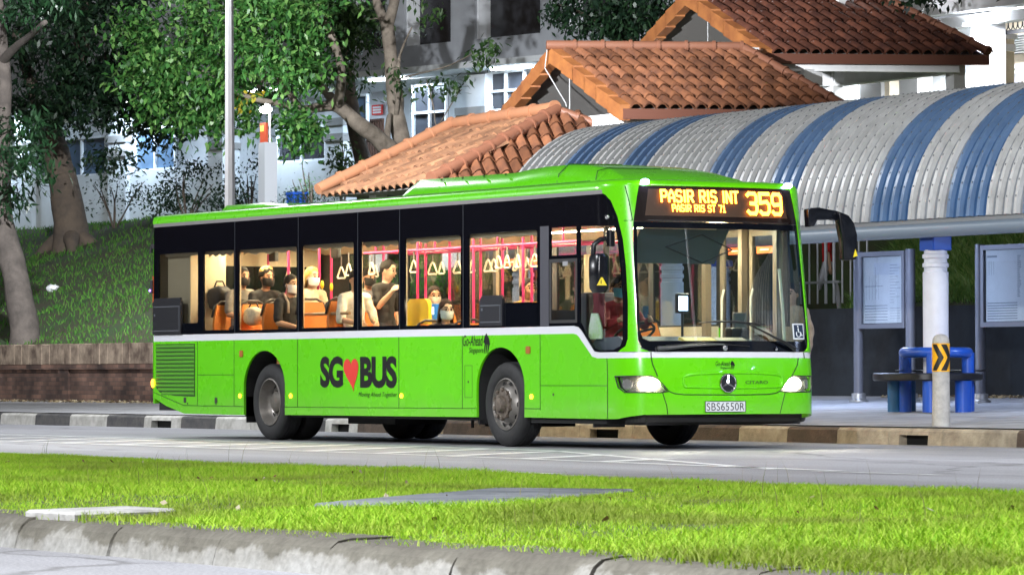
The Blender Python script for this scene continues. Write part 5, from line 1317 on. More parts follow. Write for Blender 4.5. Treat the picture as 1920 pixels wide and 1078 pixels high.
# headlights
def headlight(mir):
    f_ = (lambda P_: mirror_h(P_)) if mir else (lambda P_: P_)
    mb = MB(); mb.add(*sheet(f_([((a-.73)*.97+.73, (c-.715)*.95+.715) for a, c in hlR]), off=-.05, th=.012)); h_ = mb.build('headlight', mat('headlight reflector', (.55, .55, .56), .18, metal=.8), bus)
    mb = MB(); mb.add(*sheet(f_([((a-.73)*.995+.73, (c-.715)*.99+.715) for a, c in hlR]), off=.0, th=.006)); mb.build('lens', glass('headlight lens', (.95, .95, .95), 1.2), h_)
    side_pts = [((a-.73)*1.01+.73, (c-.715)*1.02+.715) for a, c in hlR]
    mb = MB(); pp = f_(side_pts); side_line(mb, pp+[pp[0]], .007, .0); mb.build('rim', m_blkm, h_, smooth=60)
    c = TL-HS-.84 if mir else .84
    mb = MB(); mb.add(*sheet([(c+.125*math.cos(6.2832*k/20), .714+.068*math.sin(6.2832*k/20)) for k in range(20)], off=-.018, th=.01)); mb.build('lamp', mat('headlamp lit', (1, 1, 1), .3, emit=(1.0, .86, .60), estr=30), h_)
    c2_ = TL-HS-.56 if mir else .56
    mb = MB(); mb.add(*sheet([(c2_+.07*math.cos(6.2832*k/16), .715+.058*math.sin(6.2832*k/16)) for k in range(16)], off=-.035, th=.01)); mb.build('indicator', mat('lamp bowl', (.6, .6, .62), .2, metal=.7), h_)
    p = Vector(surf(c, .714, .03)); ld = bpy.data.lights.new('headlight_beam', 'SPOT'); lo_ = bpy.data.objects.new('headlight_beam', ld); COL.objects.link(lo_)
    ld.energy = 60; ld.spot_size = R(80); ld.spot_blend = .8; ld.color = (1, .93, .8); ld.shadow_soft_size = .06; lo_.parent = bus; lo_.location = p-bus.location; aim(lo_, (1, .12, -.22))
headlight(False); headlight(True)
# marker lamps at the top of the front
for tt, zz in ((.949, 2.925), (TL-.949, 2.925)):
    mb = MB(); c = surf(tt, zz, .03); mb.sphere(c, .042, 12, (1, 1.25, .8)); mb.build('marker_lamp', mat('white marker lit', (1, 1, 1), .3, emit=(.40, .48, 1.0), estr=14), bus, smooth=180)
for x, z in ((2.62, .56), (4.02, .565), (6.86, .575), (9.86, .575)):
    mb = MB(); mb.add(*sheet([(t_(x)+.028*math.cos(6.2832*k/14), z+.028*math.sin(6.2832*k/14)) for k in range(14)], off=.012, th=.012)); mb.build('side_lamp', m_amber, bus)
for x, z in ((2.66, 1.10), (9.79, 1.10)): mb = MB(); mb.add(*sheet(rrect(t_(x)-.045, z-.042, t_(x)+.045, z+.042, .012, 2), off=.012, th=.012)); mb.build('side_reflector', m_ambd, bus)
# ---- roof
def lv(t, k):
    zb = 2.845+.04*smooth01((t-.35)/.5)*smooth01((TL-.35-t)/.5)
    return [(zb, .003), (zb+(2.915-zb)*.6, .004), (2.925, -.012), (2.948, -.05), (2.960, -.12), (2.966, -.20)][k]
ts = [-11.15]+[-11+i*.5 for i in range(22)]+[.02+i*.06 for i in range(int((TL)/.06))]+[TL+i*.5 for i in range(1, 23)]+[TL+11.15]
rows = [[surf(t, lv(t, k)[0], lv(t, k)[1]) for t in ts] for k in range(6)]
mb = MB(); mb.grid(rows)
inner = rows[-1]; cen = [(min(max(p[0], .6), 11.0), W/2, 2.985) for p in inner]; mid_ = [((p[0]+c[0])/2, (p[1]+c[1])/2, 2.981) for p, c in zip(inner, cen)]
mb.grid([inner, mid_, cen]); 
# rear closing wall of the roof
re_ = [r_[0] for r_ in rows]+[mid_[0], cen[0], mid_[-1]]+[r_[-1] for r_ in reversed(rows)]
mb.add(re_, [tuple(range(len(re_)))])
roof = mb.build('roof', m_green, bus, smooth=50)
def pod(name, x0, x1, y0, y1, prof, ch=.10):
    """roof housing: profile (x, height) swept across with chamfered shoulders"""
    rows = []
    for x, z in prof:
        b0 = 2.955; s = min(ch, max(.01, z-b0-.01))
        rows.append([(x, y0, b0), (x, y0+.01, z-s), (x, y0+.02+s*.85, z-s*.04), (x, y0+s*1.6, z), (x, (y0+y1)/2, z+.012), (x, y1-s*1.6, z), (x, y1-s*.85-.02, z-s*.04), (x, y1-.01, z-s), (x, y1, b0)])
    mb = MB(); mb.grid(rows); mb.add(rows[0], [tuple(range(9))]); mb.add(rows[-1], [tuple(range(9))])
    return mb.build(name, m_green, roof, smooth=45)
pd_ = pod('roof_pod', 6, 11, .42, 2.12, [(6.05, 3.0), (6.10, 3.12), (6.3, 3.19), (8.55, 3.175), (8.9, 3.20), (9.25, 3.215), (9.7, 3.215), (10.1, 3.19), (10.6, 3.12), (11.0, 3.02), (11.1, 2.97)], .16)
mb = MB()
for x in (9.72, 10.55): mb.tube([(x, .425, 3.0), (x, .45, 3.1), (x, .58, 3.218 if x < 10 else 3.135), (x, 1.3, 3.23 if x < 10 else 3.145)], .006, 6)
for x in (6.9, 7.4, 7.9, 8.4): mb.sphere((x, .53, 3.16), .015, 6)
mb.build('panel_seam', m_greend, roof, smooth=60)
pod('roof_hatch', 1, 3, .55, 1.95, [(.9, 3.0), (1.0, 3.075), (2.0, 3.07), (2.7, 3.03), (3.0, 2.98)], .06)
mb = MB(); mb.tube([(-.0+.3, .13, 2.962), (10.9, .13, 2.962)], .006, 6); mb.build('gutter', m_greend, roof)
# ---- rear
mb = MB(); rz = [(.0, .53), (.0, 1.0), (.0, 2.0), (.02, 2.75), (.08, 2.93)]
mb.grid([[(x+.05, y0_, z) for (x, z) in rz] for y0_ in (0.0, .02, W-.02, W)]); mb.box((.04, .01, .45), (.08, W-.01, .6)); mb.build('rear_panel', m_green, bus)
mb = MB(); mb.sphere((.06, -.008, .72), .034, 10, (.7, .8, 1.8)); mb.build('tail_lamp', m_amber, bus, smooth=180)
mb = MB(); mb.box((-.02, .0, 2.52), (.08, .03, 2.58)); mb.box((-.05, -.005, 2.46), (.0, .025, 2.55)); mb.build('rear_camera', m_blkm, bus)
mb = MB(); mb.box((-.015, -.02, 1.92), (.06, .03, 2.10), bev=.01); rl_ = mb.build('rear_marker', m_blkm, bus)
mb = MB(); mb.sphere((.0, -.022, 1.96), .014, 8); mb.build('lens', mat('violet lamp', (.4, .1, 1), .3, emit=(.45, .15, 1.0), estr=4), rl_)
mb = MB(); mb.box((.045, -.004, 1.5), (.07, .0, 2.15)); mb.build('rear_lamp_strip', mat('red orange lens', (.55, .09, .02), .3), bus)
# engine grille
mb = MB(); z = .565
gx0, gx1 = .16, 1.30
while z < 1.225:
    xl_ = gx0 if z > .64 else gx0+(.64-z)*2.2
    mb.prism([(0, 0), (-.012, .012), (-.012, .026), (.004, .046), (.02, .046), (.02, 0)], (xl_, 0, z), (0, 1, 0), (0, 0, 1), (1, 0, 0), gx1-xl_); z += .052
grl = mb.build('engine_grille', mat('grille green', (.07, .30, .006), .45), bus)
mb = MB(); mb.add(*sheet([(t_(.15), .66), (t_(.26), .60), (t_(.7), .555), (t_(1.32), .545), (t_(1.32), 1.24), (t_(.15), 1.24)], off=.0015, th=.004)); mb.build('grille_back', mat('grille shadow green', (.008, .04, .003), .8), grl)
# ---- far side
ops = [(.9, 1.40, 2.4, 2.44), (2.55, 1.40, 4.1, 2.44), (4.25, 1.40, 4.75, 2.44), (6.3, 1.40, 7.0, 2.44), (7.1, 1.40, 8.4, 2.44), (8.5, 1.40, 9.85, 2.44)]
doors = [(4.85, .36, 6.15, 2.48), (9.95, .36, 11.12, 2.48)]
hl_ = [rect4(*o_) for o_ in ops+doors]
shell('far_side_panel', m_green, bus, [(.07, .45), (XR-.56, .32)]+arc(XR, .62, .56, .5, 172, 8)+[(XR+.56, .32), (XF-.54, .32)]+arc(XF, .62, .54, .5, 172, 8)+[(XF+.54, .32), (11.2, .32), (11.2, 1.36), (.07, 1.36)], [rect4(4.85, .37, 6.15, 1.359), rect4(9.95, .37, 11.12, 1.359)], off=.0, th=.03, fn=left)
shell('far_window_band', m_blkm, bus, rect4(.07, 1.361, 11.3, 2.845), [rect4(*o_) for o_ in ops]+[rect4(4.85, 1.362, 6.15, 2.48), rect4(9.95, 1.362, 11.12, 2.48)], off=0, th=.03, fn=left)
for o_ in ops: shell('window', m_win, bus, rect4(o_[0]-.02, o_[1]-.02, o_[2]+.02, o_[3]+.02), off=-.01, th=.006, fn=left)
m_fr = mat('door frame bronze', (.20, .15, .10), .45)
for d in doors:
    mb = MB(); xm = (d[0]+d[2])/2
    for a, b_ in ((d[0], xm-.01), (xm+.01, d[2])): mb.add(*sheet(rect4(a, d[1], b_, d[3]), [rect4(a+.07, d[1]+.1, b_-.07, d[3]-.08)], off=-.005, th=.04, fn=left))
    dr = mb.build('door', m_fr, bus)
    mb = MB(); mb.add(*sheet(rect4(d[0]+.05, d[1]+.05, d[2]-.05, d[3]-.05), off=-.02, th=.005, fn=left)); mb.build('door_glass', m_win, dr)
    mb = MB()
    for a, b_ in ((d[0], xm-.01), (xm+.01, d[2])): mb.tube([(a+.12, W-.07, 1.0), (a+.12, W-.10, 1.1), (a+.12, W-.10, 1.7), (a+.12, W-.07, 1.8)], .014, 8)
    mb.build('handle', mat('cream rail', (.7, .66, .55), .4), dr)
    mb = MB()
    for a, b_ in ((d[0], xm), (xm, d[2])): mb.box((a+.15, W-.032, 2.20), (b_-.12, W-.029, 2.28), bev=.001)
    os_ = mb.build('door_sticker', mat('orange sticker', (.75, .13, .02), .5), dr)
    mb = MB()
    for a, b_ in ((d[0], xm), (xm, d[2])): mb.box((a+.22, W-.034, 2.235), (b_-.19, W-.033, 2.25))
    mb.build('sticker_print', mat('sticker print', (.9, .8, .7), .5), dr)
# ---- underneath
mb = MB(); mb.box((.12, .06, .36), (XR-.62, W-.06, .5)); mb.box((XR+.62, .06, .30), (XF-.58, W-.06, .42)); mb.box((XF+.58, .06, .28), (11.35, W-.06, .42)); mb.box((11.3, .25, .27), (11.85, W-.25, .37)); mb.box((XR-.62, .75, .36), (XR+.62, W-.75, .6)); mb.box((XF-.58, .65, .34), (XF+.58, W-.65, .5))
mb.box((4.6, .5, .22), (5.8, 1.2, .32)); mb.box((6.6, 1.3, .2), (7.4, 2.1, .32)); mb.cyl((XR, .3, .48), (XR, W-.3, .48), .13, 12); mb.cyl((XF, .3, .46), (XF, W-.3, .46), .08, 12); mb.tube([(7.85, .4, .32), (7.85, .4, .2)], .02, 6); mb.box((8.45, .12, .26), (8.62, .5, .6))
mb.build('chassis', m_under, bus)
mb = MB()
for xc, hw in ((XR, .585), (XF, .555)):
    for y0_, y1_ in ((.028, .72), (W-.72, W-.03)):
        pr = [(xc-hw, .3), (xc-hw, .62)]+arc(xc, .66, hw, .49, 172, 8)+[(xc+hw, .62), (xc+hw, .3)]
        rows = [[(a, y, c) for a, c in pr] for y in (y0_, y1_)]; mb.grid(rows)
        yi = y1_ if y0_ < 1 else y0_; mb.add([(a, yi, c) for a, c in pr], [tuple(range(len(pr)))])
build_split(mb, 'wheel_arch', m_under, bus)
mb = MB(); mb.box((XR-.60, .05, .22), (XR-.585, .5, .55)); mb.box((XF-.575, .05, .25), (XF-.56, .5, .6)); mb.box((11.0, .1, .24), (11.03, .5, .34)); build_split(mb, 'mud_flap', m_blkm, bus)
mb = MB(); pr_ = [(.45, .343), (.78, .392), (TL/2, .395)]
mb.add(*sheet([(.45, .29), (.8, .30), (TL-.8, .30), (TL-.45, .29)]+[(TL-.45, .345), (TL-.78, .392), (TL/2, .395), (.78, .392), (.45, .345)], off=-.11, th=.02)); mb.build('bumper_valance', m_under, bus)
# ---- wheels
def wheel(xc, y0_, sgn, front):
    """sgn +1: outer face at y0_ facing the camera side"""
    c = (xc, y0_, .485); P_ = lambda prof: [(r_, h_*sgn) for r_, h_ in prof]
    w_ = thing('wheel', (xc, y0_+sgn*.14, .485), None, None); w_.parent = bus; w_.location = Vector((xc, y0_+sgn*.14, .485))-bus.location
    mb = MB(); mb.lathe(P_([(.30, .03), (.315, .012), (.34, .004), (.39, -.002), (.435, .006), (.462, .022), (.475, .035), (.482, .05), (.482, .09), (.476, .092), (.476, .10), (.484, .102), (.484, .14), (.478, .142), (.478, .15), (.484, .152), (.484, .19), (.476, .192), (.476, .2), (.482, .202), (.48, .24), (.46, .262), (.40, .275), (.30, .25)]), c, 'y', 56); mb.build('tyre', m_rub, w_, smooth=35)
    if front:
        mb = MB(); mb.lathe(P_([(.302, .03), (.298, .015), (.288, .012), (.280, .03), (.262, .05), (.235, .052), (.19, -.005), (.178, -.012), (.155, -.012)]), c, 'y', 48); rm = mb.build('rim', m_rim, w_, smooth=35)
        mb = MB()
        for k in range(10):
            a = 6.2832*k/10; ctr = Vector((xc+.245*math.cos(a), y0_+.0465*sgn, .485+.245*math.sin(a)))
            er, et = Vector((math.cos(a), 0, math.sin(a))), Vector((-math.sin(a), 0, math.cos(a)))
            mb.add([ctr+er*.021*math.cos(q_)+et*.03*math.sin(q_)+Vector((0, -sgn*(.0045 if math.cos(q_) > 0 else .014), 0)) for q_ in [6.2832*i/14 for i in range(14)]], [tuple(range(14))])
        build_split(mb, 'hand_hole', mat('hole black', (.003, .003, .003), .9), w_)
        mb = MB(); mb.lathe(P_([(.165, -.01), (.16, -.03), (.13, -.035), (.10, -.035), (.095, -.06), (.08, -.085), (.05, -.095), (0, -.097)]), c, 'y', 30)
        for k in range(10):
            a = 6.2832*(k+.5)/10; cc = (xc+.167*math.cos(a), 0, .485+.167*math.sin(a)); mb.cyl((cc[0], y0_-.005*sgn, cc[2]), (cc[0], y0_-.045*sgn, cc[2]), .022, 8)
            mb.tube([(xc+.167*math.cos(a-.2), y0_-.04*sgn, .485+.167*math.sin(a-.2)), (xc+.175*math.cos(a+.1), y0_-.04*sgn, .485+.175*math.sin(a+.1))], .012, 6)
        mb.build('hub', m_hub, w_, smooth=35)
    else:
        mb = MB(); mb.lathe(P_([(.302, .03), (.298, .012), (.286, .010), (.278, .03), (.268, .06), (.255, .10), (.235, .15), (.20, .175), (.13, .178), (.125, .178)]), c, 'y', 48); rm = mb.build('rim', m_rim, w_, smooth=35)
        mb = MB()
        for k in range(10):
            a = 6.2832*(k+.3)/10; ctr = Vector((xc+.215*math.cos(a), y0_+.158*sgn, .485+.215*math.sin(a))); er, et = Vector((math.cos(a), 0, math.sin(a))), Vector((-math.sin(a), 0, math.cos(a)))
            mb.add([ctr+er*.026*math.cos(q_)+et*.032*math.sin(q_)+Vector((0, -sgn*.012*(1-math.cos(q_)*.8), 0)) for q_ in [6.2832*i/14 for i in range(14)]], [tuple(range(14))])
        build_split(mb, 'hand_hole', mat('hole black', (.003, .003, .003), .9), w_)
        mb = MB(); mb.lathe(P_([(.135, .18), (.13, .10), (.11, .085), (.07, .075), (0, .072)]), c, 'y', 28)
        for k in range(10):
            a = 6.2832*(k+.5)/10; mb.cyl((xc+.158*math.cos(a), y0_+.18*sgn, .485+.158*math.sin(a)), (xc+.158*math.cos(a), y0_+.135*sgn, .485+.158*math.sin(a)), .016, 8)
        mb.build('hub', m_rimd, w_, smooth=35)
        mb = MB(); c2 = (xc, y0_+sgn*.31, .485); mb.lathe(P_([(.30, .03), (.34, .004), (.39, -.002), (.462, .022), (.482, .05), (.484, .14), (.482, .22), (.46, .262), (.40, .275), (.30, .25)]), c2, 'y', 48); mb.build('inner_tyre', m_rub, w_, smooth=35)
wheel(XR, .065, 1, False); wheel(XF, .055, 1, True); wheel(XR, W-.065, -1, False); wheel(XF, W-.055, -1, True)
# ---- mirrors, wipers
def outline_prism(pix, x, th, name, m, parent, bev=.02):
    P_ = [PX(u, v, x) for u, v in pix]
    bm = bmesh.new(); vs = [bm.verts.new((x, p[1], p[2])) for p in P_]; f = bm.faces.new(vs); r_ = bmesh.ops.extrude_face_region(bm, geom=[f])
    for v in [g_ for g_ in r_['geom'] if isinstance(g_, bmesh.types.BMVert)]: v.co.x -= th
    bmesh.ops.recalc_face_normals(bm, faces=bm.faces[:])
    if bev: bmesh.ops.bevel(bm, geom=[e for e in bm.edges], offset=bev, segments=3, profile=.5, affect='EDGES', clamp_overlap=True)
    mb = MB(); bm.verts.index_update(); mb.add([v.co.copy() for v in bm.verts], [[v.index for v in f.verts] for f in bm.faces]); bm.free()
    return mb.build(name, m, parent, smooth=40)
m_mir = mat('mirror black', (.004, .005, .008), .22, spec=.4)
ma = outline_prism([(1515, 392), (1535, 389), (1572, 396), (1592, 408), (1578, 416), (1560, 412), (1533, 413), (1528, 424), (1517, 426)], 11.98, .09, 'mirror_arm', m_mir, bus, .012)
mm = outline_prism([(1573, 396), (1592, 403), (1603, 418), (1609, 440), (1608, 486), (1600, 488), (1584, 488), (1582, 450), (1577, 425)], 12.05, .12, 'mirror', m_mir, bus, .025)
mb = MB(); 
def tri(mb, P_, y_off): mb.add(P_, [(0, 1, 2)])
tp = [PX(u, v, 12.055) for u, v in ((1604, 467), (1608, 480), (1600, 482))]; mb.add(tp+[p-np.array([.003, 0, 0]) for p in tp], [(0, 1, 2), (5, 4, 3), (0, 3, 4, 1), (1, 4, 5, 2), (2, 5, 3, 0)]); mb.build('warning_sticker', mat('sticker yellow', (.8, .62, .02), .5), mm)
# near side mirror hangs from a bent arm
MX = 11.55; c1 = PY(1123, 520, -.17); 
mb = MB(); top, bot = PY(1123, 476, -.17), PY(1123, 549, -.17); rows = []
for z, w_, d_ in ((top[2], .09, .06), (top[2]-.03, .115, .08), ((top[2]+bot[2])/2, .112, .085), (bot[2]+.05, .105, .08), (bot[2], .08, .05)):
    rows.append([(c1[0]+w_*math.copysign(abs(math.cos(a))**.5, math.cos(a)), c1[1]+d_*math.copysign(abs(math.sin(a))**.5, math.sin(a)), z) for a in [6.2832*k/24+.01 for k in range(25)]])
mb.grid(rows); mb.add(rows[0], [tuple(range(24))]); mb.add(rows[-1], [tuple(range(24))]); mn = mb.build('mirror', m_mir, bus, smooth=40)
a0, a1, a2, a3 = PY(1112, 478, -.17), PY(1114, 458, -.16), PY(1126, 449, -.10), PY(1142, 447, -.0)
mb = MB(); mb.tube([a0, (a0+a1)/2+np.array([0, 0, .02]), a1, a2, a3], .028, 10); mb.tube([a3+np.array([.03, .0, .09]), a3+np.array([.03, 0, -.09])], .05, 10); mb.build('mirror_arm', m_mir, bus, smooth=60)
mb = MB(); tp = [PY(u, v, -.262) for u, v in ((1127, 520), (1135, 535), (1119, 535))]; tp = [np.array([p[0], p[1], p[2]]) for p in tp]
mb.add(tp+[p+np.array([0, .02, 0]) for p in tp], [(0, 1, 2), (5, 4, 3), (0, 3, 4, 1), (1, 4, 5, 2), (2, 5, 3, 0)]); ws_ = mb.build('warning_sticker', mat('sticker yellow', (.8, .62, .02), .5), mn)
mb = MB(); q0, q1 = PY(1127, 525, -.2635), PY(1127, 532, -.2635); mb.box((q0[0]-.008, q0[1], q1[2]), (q0[0]+.008, q0[1]+.001, q0[2])); mb.build('warning_mark', m_ink, mn)
mb = MB(); p = PY(1139, 407, -.01); mb.sphere(p, .03, 12); mb.build('round_marker', m_chrome, bus, smooth=180)
def wiper(pts, r_): 
    mb = MB(); mb.tube([surf(a, c, o) for a, c, o in pts], r_, 8); return mb
w_ = wiper([(2.745, 1.10, .03), (2.60, 1.16, .06), (2.30, 1.28, .06), (2.05, 1.385, .045)], [.024, .018, .012, .008]).build('wiper_arm', m_blkm, bus, smooth=60)
wiper([(1.47, 1.385, .02), (1.7, 1.40, .024), (1.95, 1.395, .026), (2.2, 1.378, .02), (2.33, 1.368, .02)], [.006, .010, .012, .010, .006]).build('wiper_blade', m_blkm, w_, smooth=60)
w_ = wiper([(.95, 1.105, .03), (1.10, 1.112, .05), (1.35, 1.135, .05), (1.75, 1.15, .04)], [.026, .02, .014, .008]).build('wiper_arm', mat('wiper grey', (.06, .06, .065), .4), bus, smooth=60)
wiper([(1.05, 1.135, .015), (1.5, 1.165, .018), (2.1, 1.13, .015)], [.005, .009, .005]).build('wiper_blade', m_blkm, w_, smooth=60)
mb = MB(); mb.sphere(surf(1.777, 1.115, .012), .035, 12, (.5, 1, 1)); mb.sphere(surf(2.48, 1.10, .012), .018, 10); mb.build('washer_jet', m_chrome, bus, smooth=180)

# ---- interior
m_int = mat('interior cream', (.62, .53, .38), .6)
m_ceil = mat('interior ceiling', (.7, .60, .42), .6)
m_floor = mat('interior floor', (.12, .12, .13), .7)
mb = MB(); mb.box((.3, .06, 2.54), (11.25, W-.06, 2.57)); mb.prism([(.06, 2.40), (.36, 2.54), (.06, 2.54)], (.3, 0, 0), (0, 1, 0), (0, 0, 1), (1, 0, 0), 9.6); mb.prism([(W-.06, 2.46), (W-.06, 2.54), (W-.36, 2.54)], (.3, 0, 0), (0, 1, 0), (0, 0, 1), (1, 0, 0), 9.6); mb.build('ceiling', m_ceil, bus)
mb = MB(); mb.box((.3, .74, .43), (11.4, W-.74, .47))
for a, c, zz in ((.3, XR-.62, .78), (XR+.62, 5.6, .78), (5.6, XF-.6, .47), (XF+.6, 11.3, .47)): mb.box((a, .06, zz-.035), (c, .74, zz)); mb.box((a, W-.74, zz-.035), (c, W-.06, zz))
mb.box((.3, .74, .47), (3.2, W-.74, .70)); mb.box((XR-.62, .06, 1.15), (XR+.62, .74, 1.17)); mb.box((XR-.62, W-.74, 1.15), (XR+.62, W-.06, 1.17)); mb.build('floor', m_floor, bus)
mb = MB(); mb.box((.3, W-.06, .78), (4.8, W-.033, 1.38)); mb.box((6.2, W-.06, .47), (9.9, W-.033, 1.38)); mb.box((.3, .033, 1.14), (9.9, .055, 1.35)); mb.build('wall_lining', m_int, bus)
m_strip = mat('bus light strip', (1, .9, .7), .4, emit=(1.0, .80, .50), estr=55)
for y0_ in (.62, W-.72):
    for a, b_ in ((.6, 3.2), (3.3, 5.9), (6.0, 9.2)): mb = MB(); mb.box((a, y0_, 2.53), (b_, y0_+.1, 2.539)); mb.build('light_strip', m_strip, bus)
mb = MB(); mb.box((.30, .10, .7), (.98, .62, 2.53)); mb.build('engine_tower', mat('tower beige', (.5, .42, .29), .6), bus)
# rear wall with its window
mb = MB(); mb.box((.12, .06, .6), (.15, W-.06, 1.48)); mb.box((.12, .06, 2.30), (.15, W-.06, 2.55)); mb.box((.12, .06, 1.48), (.15, .22, 2.30)); mb.box((.12, W-.25, 1.48), (.15, W-.06, 2.30)); mb.build('rear_lining', m_int, bus)
mb = MB(); mb.box((.10, .22, 1.48), (.115, W-.25, 2.30)); mb.build('rear_window', mat('rear glass', (.006, .012, .010), .15), bus)
# inner window pillars lined cream
mb = MB()
for x in (2.50, 4.24, 5.75, 6.86, 8.35): mb.box((x-.05, .03, 1.36), (x+.05, .05, 2.42))
mb.build('pillar_lining', m_int, bus)
m_pink = mat('magenta pole', (.50, .035, .15), .35)
def pole(x, y, z0_=.47, z1_=2.53, bend=None):
    mb = MB(); pts = [(x, y, z0_), (x, y, z1_)] if bend is None else [(x+bend, y, z0_), (x+bend, y, 1.7), (x, y, 2.1), (x, y, z1_)]
    mb.tube(pts, .018, 10); return mb.build('pole', m_pink, bus, smooth=60)
def at(u, v, y): return PY(u, v, y)
for u, y in ((503, 1.6), (541, .95), (599, .9), (621, 1.6), (719, 1.65), (783, .95), (798, 1.55), (843, 1.6), (888, .95), (901, 1.55), (942, 1.6), (981, .95), (997, 1.6)):
    pole(at(u, 480, y)[0], y, .75 if u < 650 else .47, 2.53, -.10 if u in (541, 599) else None)
mb = MB()
for y in (.95, 1.6): mb.tube([(4.2, y, 2.36), (9.4, y, 2.36)], .017, 8)
for x in (4.5, 6.0, 7.5, 9.0): mb.tube([(x, .95, 2.36), (x, 1.6, 2.36)], .014, 8); mb.tube([(x, .95, 2.36), (x, .95, 2.54)], .014, 8); mb.tube([(x, 1.6, 2.36), (x, 1.6, 2.54)], .014, 8)
mb.build('handrail', m_pink, bus, smooth=60)
m_strap = mat('strap cream', (.72, .66, .52), .45); m_strapb = mat('strap webbing', (.12, .11, .10), .7)
def strap(x, y):
    c = Vector((x, y, 2.36)); mb = MB(); mb.box((x-.012, y-.004, 2.225), (x+.012, y+.004, 2.38)); s_ = mb.build('strap', m_strapb, bus)
    zt_ = 2.225; a = rng.uniform(-.25, .25); ca, sa = math.cos(a), math.sin(a)
    pts = [(-.07, -.135), (.07, -.135), (.085, -.12), (.022, -.005), (0, .012), (-.022, -.005), (-.085, -.12)]
    mb = MB(); mb.tube([(x+p*ca, y+p*sa, zt_+q_) for p, q_ in pts], .0115, 8, closed=True); mb.build('strap_handle', m_strap, s_, smooth=180)
for u, v, y in ((541, 482, 1.6), (654, 480, .95), (640, 470, 1.6), (697, 484, .95), (703, 500, 1.6), (776, 498, .95), (811, 497, 1.6), (828, 497, 1.6), (858, 494, 1.6), (915, 497, 1.6), (926, 494, 1.6), (935, 497, .95), (951, 492, .95), (966, 495, 1.6), (971, 490, .95), (988, 495, 1.6), (1003, 490, .95), (885, 497, 1.6)):
    strap(at(u, v, y)[0], y)
m_seat = mat('orange seat', (.62, .20, .035), .45); m_seaty = mat('yellow seat', (.75, .47, .015), .45); m_seatd = mat('dark grip', (.03, .03, .032), .4)
def seat(x, y, z, m, face=1):
    t_s = thing('seat', (x, y, z), None, None); t_s.parent = bus; t_s.location = Vector((x, y, z))-bus.location
    mb = MB(); mb.box((x-.2*face, y-.21, z+.42), (x+.24*face, y+.21, z+.48), bev=.02); mb.box((x-.05, y-.12, z), (x+.05, y+.12, z+.42)); mb.build('cushion', m, t_s)
    rows = []
    for k in range(7):
        f_ = k/6; zz = z+.46+.50*f_; xx = x-face*(.20+.07*f_); hw = .215*(1-.28*max(0, f_-.55)/.45)
        rows.append([(xx-.02*face*math.cos(j/6*math.pi-.5*math.pi), y+hw*(j/6*2-1), zz) for j in range(7)])
    mb = MB(); mb.grid(rows); mb.grid([[(p[0]-.05*face, p[1], p[2]) for p in r_] for r_ in rows])
    for e in (0, -1): mb.grid([[r_[e] for r_ in rows], [(r_[e][0]-.05*face, r_[e][1], r_[e][2]) for r_ in rows]])
    mb.grid([rows[-1], [(p[0]-.05*face, p[1], p[2]) for p in rows[-1]]]); mb.build('backrest', m, t_s, smooth=50)
    top = rows[-1]; mb = MB(); mb.tube([(top[0][0]-.03*face, y-.215, z+.80), (top[0][0]-.03*face, y-.175, z+.95), (top[0][0]-.03*face, y-.08, z+1.0), (top[0][0]-.03*face, y+.08, z+1.0), (top[0][0]-.03*face, y+.175, z+.95), (top[0][0]-.03*face, y+.215, z+.80)], .016, 8); mb.build('grab_handle', m_seatd, t_s, smooth=180)
for x in (1.9, 2.65, 3.3, 4.25, 5.05):
    for y in (.32, .72): seat(x, y, .78, m_seat)
for x in (1.9, 2.7, 3.5, 4.2):
    for y in (W-.72, W-.32): seat(x, y, .78, m_seat)
for x, y in ((7.25, .35), (8.15, .35)): seat(x, y, .47, m_seat)
for x in (7.3, 8.2, 9.1): seat(x, W-.35, .47, m_seat)
# wavy cream strip standing in for a reflection along the window tops
mb = MB()
for (a, _, c, d) in openings[1:]:
    pts = [(a, d+.03)]+[(a+(c-a)*k/14, d-.055-.018*math.sin(k*1.9+a)) for k in range(15)]+[(c, d+.03)]
    mb.prism(pts, (0, .075, 0), (1, 0, 0), (0, 0, 1), (0, 1, 0), .01)
build_split(mb, 'reflection_strip', mat('cream reflection', (.72, .60, .40), .7), bus)
for u in (513, 630):
    p = at(u, 470, 1.6); mb = MB(); mb.box((p[0]-.09, 1.57, 2.36), (p[0]+.09, 1.63, 2.50), bev=.01); mb.build('information_screen', m_blkm, bus)
for u, y in ((453, .95), (608, .9), (625, 1.6)):
    p = at(u, 520, y); mb = MB(); mb.sphere((p[0], y-.03, 1.98), .035, 12, (.7, .7, 1.6)); mb.build('bell_push', mat('bell yellow', (.8, .5, .02), .4), bus, smooth=180)
# yellow screen, ticket reader, luggage rail
a, c = at(763, 561, .75), at(803, 607, .75)
mb = MB(); mb.prism(rrect(a[0], .95, c[0], a[2], .10, 5), (0, .75, 0), (1, 0, 0), (0, 0, 1), (0, 1, 0), .05); mb.build('seat_screen', m_seaty, bus)
a, c = at(804, 570, .95), at(815, 601, .95)
mb = MB(); mb.box((a[0], .93, c[2]), (c[0]+.05, .99, a[2]), bev=.012); rd = mb.build('card_reader', mat('reader blue', (.01, .12, .35), .4, emit=(.02, .2, .6), estr=.3), bus)
mb = MB(); mb.box((a[0]+.03, .925, a[2]-.13), (c[0]+.02, .929, a[2]-.04)); mb.build('reader_screen', mat('reader screen', (.5, .8, 1), .4, emit=(.5, .75, 1), estr=1.5), rd)
a, c = at(566, 590, .2), at(661, 590, .2); mb = MB(); mb.tube([(a[0], .16, a[2]), (c[0], .16, a[2])], .02, 8); mb.build('window_rail', mat('bronze rail', (.35, .2, .1), .4), bus)
